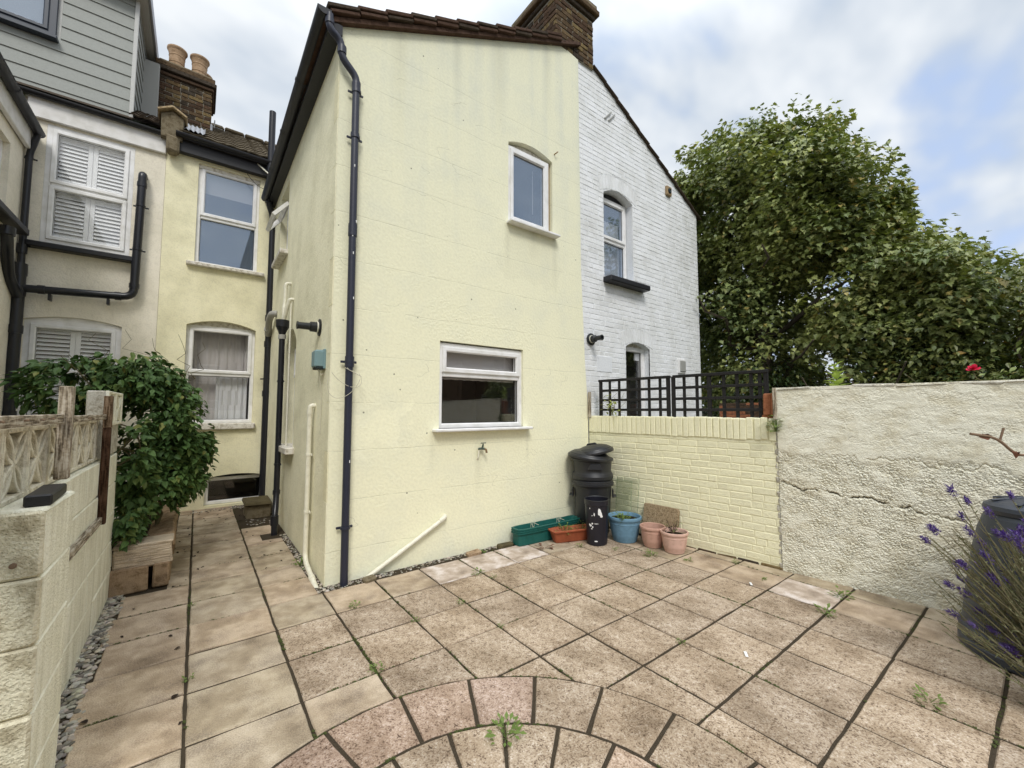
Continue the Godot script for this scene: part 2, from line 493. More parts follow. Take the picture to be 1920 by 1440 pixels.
	mat("glass_tint", Color(0.42, 0.52, 0.32, 0.16), 0.03, {"glass": true, "spec": 0.5})
	mat("roof_tile", lin(0.085, 0.065, 0.05), 0.95, {"tex": gray, "bump": hpit, "depth": 0.8, "scale": V(3, 3, 3), "world": true, "detail": dirty, "dscale": V(2.2, 2.2, 2.2)})
	mat("roof_tile_moss", lin(0.15, 0.125, 0.085), 0.95, {"tex": gray, "bump": hpit, "depth": 0.8, "scale": V(3, 3, 3), "world": true, "detail": dirty, "dscale": V(2.2, 2.2, 2.2)})
	mat("verge_tile", lin(0.105, 0.062, 0.045), 0.9, {"tex": gray, "bump": hpit, "depth": 0.5, "scale": V(3, 3, 3), "world": true, "detail": dirty, "dscale": V(2, 2, 2)})
	mat("lead", lin(0.36, 0.37, 0.39), 0.45, {"metal": 0.3, "bump": hgt, "depth": 0.5, "scale": V(2, 2, 2), "world": true})
	mat("stone_old", lin(0.25, 0.215, 0.15), 0.95, {"tex": gray, "bump": hpit, "depth": 0.9, "scale": V(2.5, 2.5, 2.5), "world": true, "detail": dirty, "dscale": V(2, 2, 2)})
	mat("stone_pale", lin(0.52, 0.41, 0.26), 0.9, {"tex": gray, "bump": hgrain, "depth": 0.6, "scale": V(2, 2, 2), "world": true, "detail": dirty, "dscale": V(2, 2, 2)})
	mat("cladding", lin(0.33, 0.345, 0.32), 0.55, {"tex": gray, "bump": hgrain, "depth": 0.06, "scale": V(1.5, 1.5, 1.5), "world": true, "spec": 0.4})
	mat("trim_grey", lin(0.55, 0.55, 0.53), 0.5)
	mat("terracotta_pot", lin(0.52, 0.37, 0.25), 0.9, {"tex": gray, "bump": hgt, "depth": 0.3, "scale": V(3, 3, 3), "world": true, "detail": dirty, "dscale": V(2, 2, 2)})
	var tg := ramp(512, 512, [grain, fine], [0.75, 0.25], [[0.2, Color8(86, 76, 64)], [0.45, Color8(152, 140, 122)], [0.6, Color8(182, 172, 156)], [0.9, Color8(205, 198, 184)]])
	mat("timber_grey", Color(1, 1, 1), 0.9, {"tex": tg, "bump": hgrain, "depth": 0.3, "scale": V(2.2, 2.2, 2.2), "spec": 0.2})
	mat("timber_brown", lin(0.5, 0.40, 0.33), 0.9, {"tex": tg, "bump": hgrain, "depth": 0.3, "scale": V(2.2, 2.2, 2.2), "spec": 0.2})
	mat("timber_black", lin(0.012, 0.011, 0.012), 0.55, {"bump": hgrain, "depth": 0.3, "scale": V(2.2, 2.2, 2.2), "spec": 0.4})
	mat("timber_red", lin(0.19, 0.12, 0.095), 0.8, {"tex": tg, "bump": hgrain, "depth": 0.2, "scale": V(2.2, 2.2, 2.2), "spec": 0.2})
	var sm := slab_maps()
	var large := ramp(512, 512, [blot, fine, lump], [0.6, 0.15, 0.25], [[0.0, Color8(172, 165, 156)], [0.4, Color8(224, 219, 211)], [0.58, Color8(250, 248, 244)], [1.0, Color8(255, 253, 250)]])
	var tones := [[1.0, 0.99, 0.98], [0.97, 0.96, 0.955], [1.0, 0.985, 0.97], [0.985, 0.97, 0.955], [0.95, 0.94, 0.935], [1.01, 0.995, 0.98]]
	for k in 6: mat("slab%d" % k, Color(tones[k][0] * 0.885, tones[k][1] * 0.873, tones[k][2] * 0.872), 0.9, {"tex": sm[0], "bump": sm[1], "depth": 0.16, "scale": V(1.55, 1.55, 1), "detail": large, "dscale": V(0.47, 0.47, 0.47), "spec": 0.25})
	for k in 3: mat("slab_pink%d" % k, Color(0.91 - 0.02 * k, 0.865 - 0.02 * k, 0.86 - 0.01 * k), 0.9, {"tex": sm[0], "bump": sm[1], "depth": 0.16, "scale": V(1.55, 1.55, 1), "detail": large, "dscale": V(0.47, 0.47, 0.47), "spec": 0.25})
	var warp := fn(31, 0.006, FastNoiseLite.TYPE_SIMPLEX_SMOOTH, 5)
	warp.domain_warp_enabled = true
	warp.domain_warp_amplitude = 60.0
	warp.domain_warp_frequency = 0.008
	var wv := nb(warp, 512, 512)
	var fspk := nb(fn(32, 0.16, FastNoiseLite.TYPE_SIMPLEX, 3), 512, 512)
	var riv := ramp(512, 512, [wv, fspk, lump], [0.40, 0.44, 0.16], [[0.15, Color8(156, 147, 136)], [0.36, Color8(190, 179, 164)], [0.5, Color8(209, 198, 181)], [0.62, Color8(216, 205, 187)], [0.8, Color8(226, 217, 203)], [1.0, Color8(234, 228, 218)]])
	var hriv := PackedByteArray()
	hriv.resize(512 * 512)
	for i in 512 * 512: hriv[i] = clampi(int(wv[i] * 0.6 + fspk[i] * 0.4), 0, 255)
	var hr := tex8(512, 512, hriv)
	var tr := [[0.97, 0.95, 0.93], [0.94, 0.93, 0.91], [0.98, 0.95, 0.92], [0.93, 0.92, 0.89], [0.95, 0.92, 0.90]]
	for k in 5: mat("riven%d" % k, Color(tr[k][0] * 0.96, tr[k][1] * 0.95, tr[k][2] * 0.945), 0.88, {"tex": riv, "bump": hr, "depth": 0.7, "scale": V(1.1, 1.1, 1), "detail": large, "dscale": V(0.5, 0.5, 0.5), "spec": 0.25})
	var pale := ramp(512, 512, [wv, fspk, lump], [0.55, 0.2, 0.25], [[0.15, Color8(150, 138, 124)], [0.4, Color8(184, 171, 155)], [0.52, Color8(198, 186, 172)], [0.66, Color8(220, 213, 206)], [1.0, Color8(236, 232, 228)]])
	mat("riven_pale", Color(0.97, 0.95, 0.95), 0.88, {"tex": pale, "bump": hr, "depth": 0.6, "scale": V(1.1, 1.1, 1), "spec": 0.25})
	mat("step_stone", lin(0.17, 0.155, 0.10), 0.95, {"tex": riv, "bump": hr, "depth": 1.2, "scale": V(2, 2, 2)})
	mat("planter_stone", lin(0.72, 0.60, 0.50), 0.92, {"tex": riv, "bump": hr, "depth": 1.0, "scale": V(1.7, 1.7, 1.7), "world": true, "detail": dirty, "dscale": V(1.9, 1.9, 1.9)})
	mat("planter_cap", lin(0.98, 0.90, 0.82), 0.92, {"tex": riv, "bump": hgrain, "depth": 1.3, "scale": V(1.6, 1.6, 1.6)})
	mat("concrete", lin(0.5, 0.44, 0.34), 0.95, {"tex": sm[0], "bump": hpit, "depth": 0.5, "scale": V(1.6, 1.6, 1.6)})
	mat("joint_soil", lin(0.085, 0.068, 0.048), 1.0, {"tex": gray, "bump": hpit, "depth": 1.0, "scale": V(7, 7, 7), "world": true, "spec": 0.1})
	mat("soil", lin(0.045, 0.034, 0.025), 1.0, {"tex": gray, "bump": hpit, "depth": 2.0, "scale": V(6, 6, 6), "world": true, "spec": 0.1})
	mat("lawn", lin(0.06, 0.085, 0.03), 1.0, {"tex": dirty, "bump": hpit, "depth": 2.0, "scale": V(1.5, 1.5, 1.5), "world": true, "spec": 0.1})
	mat("pebble", Color(1, 1, 1), 0.7, {"vcol": true, "tex": gray, "tri": true, "scale": V(9, 9, 9)})
	mat("leaf_maple", Color(1, 1, 1), 0.4, {"vcol": true, "back": Color(0.5, 0.54, 0.26), "spec": 0.45})
	mat("glass_edge", lin(0.20, 0.28, 0.17), 0.2)
	mat("leaf_creeper", Color(1, 1, 1), 0.6, {"vcol": true, "back": Color(0.3, 0.34, 0.16), "spec": 0.45})
	for k in 4:
		mat("leaf_c%d" % k, lin([0.062, 0.08, 0.052, 0.12][k], [0.12, 0.145, 0.105, 0.165][k], [0.032, 0.037, 0.03, 0.044][k]), 0.6, {"back": Color(0.3, 0.34, 0.16), "spec": 0.45})
		mat("leaf_m%d" % k, lin([0.11, 0.145, 0.085, 0.19][k], [0.13, 0.155, 0.112, 0.165][k], [0.045, 0.05, 0.042, 0.06][k]), 0.5, {"back": Color(0.42, 0.44, 0.22), "spec": 0.4})
	mat("bark", lin(0.10, 0.08, 0.06), 0.95, {"tex": gray, "bump": hpit, "depth": 1.5, "scale": V(4, 2, 4), "world": true})
	mat("stem", lin(0.14, 0.12, 0.06), 0.9)
	mat("twig_brown", lin(0.22, 0.15, 0.10), 0.9)
	mat("dry_leaf", lin(0.14, 0.06, 0.035), 0.8, {"back": Color(0.2, 0.1, 0.05)})
	mat("dead_leaf_dark", lin(0.03, 0.02, 0.014), 0.9)
	mat("weed_leaf", lin(0.13, 0.19, 0.05), 0.6, {"back": Color(0.4, 0.45, 0.2)})
	mat("moss", lin(0.07, 0.085, 0.03), 1.0, {"spec": 0.1})
	mat("laurel_leaf", lin(0.42, 0.52, 0.15), 0.4, {"back": Color(0.45, 0.5, 0.2)})
	mat("rose_red", lin(0.62, 0.015, 0.06), 0.6)
	mat("lavender", lin(0.155, 0.11, 0.28), 0.8, {"back": Color(0.3, 0.2, 0.5)})
	mat("lavender_stem", lin(0.17, 0.15, 0.085), 0.9, {"back": Color(0.3, 0.3, 0.15)})
	mat("lavender_leaf", lin(0.17, 0.175, 0.09), 0.85, {"back": Color(0.3, 0.33, 0.2)})
	mat("bin_black", lin(0.016, 0.017, 0.021), 0.42, {"bump": hgt, "depth": 0.06, "scale": V(3, 3, 3), "world": true, "spec": 0.5})
	mat("tub_black", lin(0.010, 0.010, 0.018), 0.36, {"spec": 0.5})
	mat("compost_bin", lin(0.030, 0.036, 0.050), 0.45, {"bump": hgt, "depth": 0.12, "scale": V(4, 4, 4), "world": true, "spec": 0.5})
	mat("pot_blue", lin(0.15, 0.28, 0.40), 0.6, {"tex": stain, "scale": V(3.2, 3.2, 3.2), "tri": true})
	mat("pot_pink", lin(0.56, 0.34, 0.27), 0.65, {"tex": stain, "scale": V(3, 3, 3), "tri": true})
	mat("pot_pink_pale", lin(0.66, 0.44, 0.37), 0.65, {"tex": stain, "scale": V(3, 3, 3), "tri": true})
	mat("trough_green", lin(0.014, 0.105, 0.092), 0.45, {"tex": stain, "scale": V(2.5, 2.5, 2.5), "tri": true})
	mat("trough_red", lin(0.36, 0.10, 0.048), 0.55, {"tex": stain, "scale": V(2.5, 2.5, 2.5), "tri": true})
	mat("paint_splash", lin(0.8, 0.8, 0.8), 0.5)
	mat("box_teal", lin(0.19, 0.29, 0.31), 0.5)
	mat("box_dark", lin(0.02, 0.03, 0.033), 0.5)
	mat("cable", lin(0.6, 0.57, 0.45), 0.6)
	mat("cable_dark", lin(0.02, 0.02, 0.02), 0.6)
	mat("brass", lin(0.28, 0.19, 0.11), 0.45, {"metal": 0.7})
	mat("verdigris", lin(0.09, 0.12, 0.10), 0.6, {"metal": 0.4})
	mat("lamp_black", lin(0.013, 0.015, 0.016), 0.4, {"spec": 0.5})
	mat("vent_brown", lin(0.32, 0.23, 0.13), 0.8)
	mat("vent_grey", lin(0.35, 0.35, 0.33), 0.6)
	mat("brick_far", lin(0.20, 0.12, 0.075), 0.9, {"tex": gray, "bump": hpit, "depth": 1.0, "scale": V(2, 2, 2), "world": true, "detail": dirty, "dscale": V(0.8, 0.8, 0.8)})

func sky_texture() -> ImageTexture:
	var w := 1024
	var h := 512
	var n1 := fn(41, 0.55, FastNoiseLite.TYPE_SIMPLEX_SMOOTH, 6)
	var n2 := fn(42, 1.5, FastNoiseLite.TYPE_SIMPLEX_SMOOTH, 5)
	var n3 := fn(43, 0.33, FastNoiseLite.TYPE_SIMPLEX_SMOOTH, 3)
	var sun := Vector3(sin(0.05) * cos(0.46), sin(0.46), -cos(0.05) * cos(0.46))
	var d := PackedFloat32Array()
	d.resize(w * h * 3)
	for r in h:
		var el := (0.5 - (r + 0.5) / h) * PI
		for q in w:
			var az := ((q + 0.5) / w - 0.5) * TAU
			var p := Vector3(sin(az) * cos(el), sin(el), -cos(az) * cos(el))
			var c := Vector3(0.32, 0.31, 0.29)
			if p.y > -0.02:
				var k := 1.0 / (maxf(p.y, 0.0) + 0.22)
				var a := p.x * k
				var b := p.z * k
				var wx := n3.get_noise_2d(a * 1.3, b * 1.3) * 0.8
				var f := n1.get_noise_2d(a + wx + 5.2, b * 1.5 - wx * 0.6 + 2.0)
				var g := n2.get_noise_2d(a * 0.8 + wx, b * 1.6)
				var hi := n2.get_noise_2d(a * 2.6 - wx * 2.0, b * 4.6 + 9.0)
				var cover := clampf(0.87 + f * 1.15 + g * 0.45 + hi * 0.25 + 0.25 * p.y + 0.20 * cos(az + 0.35), 0.0, 1.0)
				cover = cover * cover * (3.0 - 2.0 * cover)
				var blue := Vector3(0.33, 0.47, 0.78).lerp(Vector3(0.52, 0.64, 0.86), clampf(1.0 - p.y * 2.0, 0, 1))
				var gr := clampf(0.52 + g * 1.0 + f * 0.5 + hi * 0.5, 0.0, 1.0)
				var cloud := Vector3(0.46, 0.525, 0.61).lerp(Vector3(0.73, 0.76, 0.79), gr)
				c = blue.lerp(cloud, cover)
				var s := maxf(p.dot(sun), 0.0)
				c = c.lerp(Vector3(1.0, 0.985, 0.95), clampf(pow(s, 14.0) * 0.55 + pow(s, 90.0) * 0.45, 0.0, 0.92) * (0.65 + 0.5 * gr))
				c += c * 1.45 * smoothstep(0.60, 1.0, p.y)  # overhead sky brightened beyond a natural overcast to light the alley and walls
			var i := (r * w + q) * 3
			d[i] = c.x
			d[i + 1] = c.y
			d[i + 2] = c.z
	return ImageTexture.create_from_image(Image.create_from_data(w, h, false, Image.FORMAT_RGBF, d.to_byte_array()))

# ---------------------------------------------------------------- walls, bricks, windows
func rect(x0: float, y0: float, x1: float, y1: float) -> PackedVector2Array: return PackedVector2Array([Vector2(x0, y0), Vector2(x1, y0), Vector2(x1, y1), Vector2(x0, y1)])

func arch(x0: float, y0: float, x1: float, y1: float, rise: float, k := 10) -> PackedVector2Array: # opening with a segmental head
	var p := PackedVector2Array([Vector2(x0, y0), Vector2(x1, y0)])
	for i in k + 1:
		var t := float(i) / k
		p.append(Vector2(lerpf(x1, x0, t), y1 + rise * 4.0 * t * (1.0 - t)))
	return p

func wall(outline: PackedVector2Array, holes: Array, depth: float, reveal := 0.0) -> MB: # front at z = 0, back at -depth
	var m := MB.new()
	var lo := outline[0]
	var hi := outline[0]
	for p in outline:
		lo = lo.min(p)
		hi = hi.max(p)
	var cuts := [lo.x - 1.0]
	for h in holes:
		var a: float = h[0].x
		var b: float = h[0].x
		for p in h:
			a = minf(a, p.x)
			b = maxf(b, p.x)
		cuts.append((a + b) * 0.5)
	cuts.append(hi.x + 1.0)
	cuts.sort()
	for i in cuts.size() - 1:
		if cuts[i + 1] - cuts[i] < 1e-4: continue
		var bits := Geometry2D.intersect_polygons(outline, rect(cuts[i], lo.y - 1.0, cuts[i + 1], hi.y + 1.0))
		for h in holes:
			var nx := []
			for b in bits: nx.append_array(Geometry2D.clip_polygons(b, h))
			bits.assign(nx)
		for b in bits:
			m.poly(b, 0.0)
			m.poly(b, -depth, -1.0)
	var o := outline
	if Geometry2D.is_polygon_clockwise(o):
		o = outline.duplicate()
		o.reverse()
	for i in o.size():
		var j := (i + 1) % o.size()
		m.quad(V(o[i].x, o[i].y, -depth), V(o[j].x, o[j].y, -depth), V(o[j].x, o[j].y, 0), V(o[i].x, o[i].y, 0))
	for h0 in holes:
		var h: PackedVector2Array = h0
		if Geometry2D.is_polygon_clockwise(h):
			h = h.duplicate()
			h.reverse()
		for i in h.size():
			var j := (i + 1) % h.size()
			m.quad(V(h[j].x, h[j].y, -depth), V(h[i].x, h[i].y, -depth), V(h[i].x, h[i].y, 0), V(h[j].x, h[j].y, 0))
	return m

var brick_cache := {}
func brick_mesh(w: float, h: float, d: float, k: int, j := 0.002) -> Mesh:
	var key := "%.3f_%.3f_%.3f_%d" % [w, h, d, k]
	if not brick_cache.has(key):
		var r := RandomNumberGenerator.new()
		r.seed = 900 + k
		var m := MB.new()
		m.box(Vector3.ZERO, V(w, h, d), minf(0.005, h * 0.12), j * 1.2, r)
		brick_cache[key] = m.mesh()
	return brick_cache[key]

# bricks laid over an outline with openings, proud of the wall behind; the nearest ones singly, the rest joined
func lay(par: Node3D, outline: PackedVector2Array, holes: Array, course: float, blen: float, mats: Array, sd: int, limit := 300, proud := 0.007, english := false, base := 0.0) -> void:
	var r := RandomNumberGenerator.new()
	r.seed = sd
	var lo := outline[0]
	var hi := outline[0]
	for p in outline:
		lo = lo.min(p)
		hi = hi.max(p)
	var todo := []
	var row := 0
	var y := base
	while y < hi.y:
		var x := lo.x - blen * (0.5 if row % 2 else 0.0) + r.randf_range(-0.02, 0.0)
		var k := 0
		while x < hi.x:
			var l := blen * (0.5 if english and (k + row) % 3 == 1 else 1.0) * r.randf_range(0.95, 1.04)
			var b := rect(x + 0.003, y + 0.003, x + l - 0.003, y + course - 0.003)
			var bits := Geometry2D.intersect_polygons(b, outline)
			for h in holes:
				var nx := []
				for t in bits: nx.append_array(Geometry2D.clip_polygons(t, h))
				bits.assign(nx)
			for t in bits:
				var area := 0.0
				for i in t.size(): area += t[i].cross(t[(i + 1) % t.size()])
				if absf(area) * 0.5 < 0.0009: continue
				var cc := Vector2.ZERO
				for q in t: cc += q / t.size()
				var whole: bool = absf(absf(area) * 0.5 - (l - 0.006) * (course - 0.006)) < 1e-5
				todo.append([par.global_transform * V(cc.x, cc.y, 0), cc, t, whole, l - 0.006])
			x += l
			k += 1
		y += course
		row += 1
	todo.sort_custom(func(a, b): return a[0].distance_squared_to(CAM) < b[0].distance_squared_to(CAM))
	var rest := MB.new()
	for i in todo.size():
		var e = todo[i]
		var dz := proud + r.randf_range(-0.0013, 0.0013)
		if i < limit:
			var m
			var tf := Transform3D()
			if e[3]:
				var lq: float = snappedf(e[4], 0.012)
				m = brick_mesh(lq - 0.001, course - 0.006, 0.03, r.randi() % 4)
				tf = Transform3D(Basis(Vector3.BACK, r.randf_range(-0.003, 0.003)), V(e[1].x, e[1].y, dz - 0.015))
			else:
				m = MB.new()
				m.prism(e[2], -0.02, dz, 0.004)
			part("brick", m, M[mats[r.randi() % mats.size()]], par, tf)
		elif e[3]:
			rest.xf = Transform3D(Basis(Vector3.BACK, r.randf_range(-0.003, 0.003)), V(e[1].x, e[1].y, dz - 0.015))
			rest.box(Vector3.ZERO, V(e[4], course - 0.006, 0.03), 0.005, 0.002, r)
			rest.xf = Transform3D()
		else:
			rest.prism(e[2], -0.02, dz, 0.004)
	if rest.v.size(): kind(part("brick_courses", rest, M[mats[0]], par), "stuff")

func room(w: float, h: float, d: float) -> MB: # five inner faces behind an opening
	var m := MB.new()
	m.quad(V(0, 0, -d), V(w, 0, -d), V(w, h, -d), V(0, h, -d))
	m.quad(V(0, 0, 0), V(0, 0, -d), V(0, h, -d), V(0, h, 0))
	m.quad(V(w, 0, -d), V(w, 0, 0), V(w, h, 0), V(w, h, -d))
	m.quad(V(0, 0, 0), V(w, 0, 0), V(w, 0, -d), V(0, 0, -d))
	m.quad(V(0, h, -d), V(w, h, -d), V(w, h, 0), V(0, h, 0))
	return m

func drape(w: float, h: float, folds: float, amp: float, sd: int) -> MB:
	var m := MB.new()
	var r := fn(sd, 3.0, FastNoiseLite.TYPE_SIMPLEX_SMOOTH, 2)
	var k := int(w * 110) + 8
	for i in k:
		var x0 := w * i / k
		var x1 := w * (i + 1) / k
		for j in 3:
			var y0 := h * j / 3.0
			var y1 := h * (j + 1) / 3.0
			var f := func(x: float, y: float) -> Vector3: return V(x, y, amp * sin(x * folds * TAU + r.get_noise_2d(x * 2.0, y * 0.3) * 4.0) * (1.0 - 0.2 * y / h))
			m.quad(f.call(x0, y0), f.call(x1, y0), f.call(x1, y1), f.call(x0, y1))
	return m

# a plastic window in an opening: lower left corner of the opening at the wall's face; bars: heights of transoms; sash: which lights have a sash of their own
func window(par: Node3D, t: Transform3D, w: float, h: float, rec: float, bars: Array, sash: Array, glass: String, inside: String, depth := 0.7, fm := "upvc", called := "window", fw := 0.055) -> MeshInstance3D:
	var m := MB.new()
	m.ring(w, h, [Vector2(0, -0.07), Vector2(0, -0.004), Vector2(0.004, 0), Vector2(fw - 0.012, 0), Vector2(fw, -0.016), Vector2(fw, -0.07)])
	var o := part(called, m, M[fm], par, t * Transform3D(Basis(), V(0, 0, -rec)))
	var ys := [fw]
	for b in bars:
		var q := MB.new()
		q.box(V(w * 0.5, b, -0.03), V(w - fw * 2.0 + 0.004, 0.062, 0.056), 0.008)
		part("transom", q, M[fm], o)
		ys.append(b - 0.031)
		ys.append(b + 0.031)
	ys.append(h - fw)
	for i in range(0, ys.size(), 2):
		var x0 := fw
		var y0: float = ys[i]
		var y1: float = ys[i + 1]
		var ww := w - fw * 2.0
		var g := 0.0
		var zg := -0.036
		if sash[i / 2]:
			var q := MB.new()
			q.ring(ww + 0.024, y1 - y0 + 0.024, [Vector2(0, -0.05), Vector2(0, 0.014), Vector2(0.006, 0.02), Vector2(0.042, 0.02), Vector2(0.056, 0.004), Vector2(0.056, -0.05)])
			part("sash", q, M[fm], o, Transform3D(Basis(), V(x0 - 0.012, y0 - 0.012, 0)))
			g = 0.04
			zg = -0.014
		var gm := MB.new() # one thin gasket round each pane
		gm.ring(ww - g * 2.0, y1 - y0 - g * 2.0, [Vector2(0.0, zg - 0.004), Vector2(0.0, zg + 0.006), Vector2(0.006, zg + 0.004), Vector2(0.006, zg - 0.004)])
		part("gasket", gm, M["cable_dark"], o, Transform3D(Basis(), V(x0 + g, y0 + g, 0)))
		var pq := MB.new()
		for e in (1 if glass == "glass_coat" else 3): # sheets of the sealed unit
			var ze: float = zg - 0.006 * e
			pq.quad(V(x0 + g, y0 + g, ze), V(w - x0 - g, y0 + g, ze), V(w - x0 - g, y1 - g, ze), V(x0 + g, y1 - g, ze))
		part("pane", pq, M[glass], o)
	part("interior", room(w - 0.02, h - 0.02, depth), M[inside], o, Transform3D(Basis(), V(0.01, 0.01, -0.072)))
	return o

func slab_box(called: String, par: Node3D, m: Material, o: Vector3, s: Vector3, b := 0.008, t := Transform3D(), j := 0.0) -> MeshInstance3D:
	var q := MB.new()
	q.box(Vector3.ZERO, s, b, j, rng)
	return part(called, q, m, par, t * Transform3D(Basis(), o))

func beam(called: String, par: Node3D, m: Material, o: Vector3, s: Vector3, b := 0.004, t := Transform3D(), j := 0.0) -> MeshInstance3D: # a board lying along x, its grain too
	return slab_box(called, par, m, Vector3.ZERO, V(s.y, s.x, s.z), b, t * Transform3D(Basis(Vector3.BACK, PI / 2), o), j)

func pipe(called: String, par: Node3D, m: Material, pts: Array, r: float, bend := 0.09, seg := 14) -> MeshInstance3D:
	var q := MB.new()
	q.tube(rounded(pts, bend), r, seg)
	return part(called, q, m, par)

func collar(par: Node3D, m: Material, p: Vector3, d: Vector3, r: float, l: float, called := "collar") -> void:
	var q := MB.new()
	var dn := d.normalized()
	q.tube([p - dn * l * 0.5, p - dn * (l * 0.5 - 0.006), p + dn * (l * 0.5 - 0.006), p + dn * l * 0.5], [r * 0.97, r, r, r * 0.97], 14)
	part(called, q, m, par)

func clip(par: Node3D, m: Material, p: Vector3, wallward: Vector3, r: float) -> void: # pipe bracket: band and two lugs
	var q := MB.new()
	q.tube([p - V(0, 0.012, 0), p + V(0, 0.012, 0)], r + 0.005, 14)
	var s := wallward.cross(Vector3.UP).normalized()
	var b := Basis(s, Vector3.UP, s.cross(Vector3.UP))
	q.xf = Transform3D(b, p + wallward.normalized() * r * 0.8)
	q.box(Vector3.ZERO, V(r * 2.0 + 0.07, 0.022, 0.012), 0.003)
	part("bracket", q, m, par)

# ---------------------------------------------------------------- the setting
func build_camera_and_light() -> void:
	var cam := Camera3D.new()
	cam.name = "camera"
	cam.position = CAM
	cam.rotation = V(0.0633, -0.64806, 0.0012)
	cam.fov = 85.59
	cam.near = 0.05
	cam.far = 400.0
	add_child(cam)
	var we := WorldEnvironment.new()
	we.name = "world_environment"
	var e := Environment.new()
	e.background_mode = Environment.BG_SKY
	var s := Sky.new()
	var pm := PanoramaSkyMaterial.new()
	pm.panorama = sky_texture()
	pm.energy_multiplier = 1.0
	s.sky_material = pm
	e.sky = s
	e.tonemap_mode = Environment.TONE_MAPPER_LINEAR
	e.tonemap_exposure = 1.26
	e.sdfgi_enabled = true
	e.ssao_enabled = true
	e.ssil_enabled = true
	we.environment = e
	add_child(we)
	var sun := DirectionalLight3D.new()
	sun.name = "sun_through_cloud"
	sun.light_energy = 0.48
	sun.light_color = Color(1.0, 0.985, 0.955)
	sun.light_angular_distance = 18.0
	sun.shadow_enabled = true
	sun.basis = Basis.looking_at(V(0.33, -0.80, -0.64))
	add_child(sun)

func slab_mesh(p0: PackedVector2Array, th: float, b: float, wob: float, r: RandomNumberGenerator) -> MB: # outline in x, z; top at y = 0
	var p := PackedVector2Array()
	var src := p0
	if Geometry2D.is_polygon_clockwise(src):
		src = p0.duplicate()
		src.reverse()
	for i in src.size():
		var a := src[i]
		var e := src[(i + 1) % src.size()]
		var k := maxi(1, int(a.distance_to(e) / 0.09))
		for j in k:
			p.append(a.lerp(e, float(j) / k) + Vector2(r.randf_range(-wob, wob), r.randf_range(-wob, wob)))
	var m := MB.new()
	m.uo = Vector2(r.randf() * 5.0, r.randf() * 5.0)
	# laid flat: local x, y of the prism become x, -z
	m.xf = Transform3D(Basis(Vector3.RIGHT, Vector3.FORWARD, Vector3.UP), Vector3.ZERO)
	var q := PackedVector2Array()
	for v in p: q.append(Vector2(v.x, -v.y))
	m.prism(q, -th, 0.0, b, false)
	return m

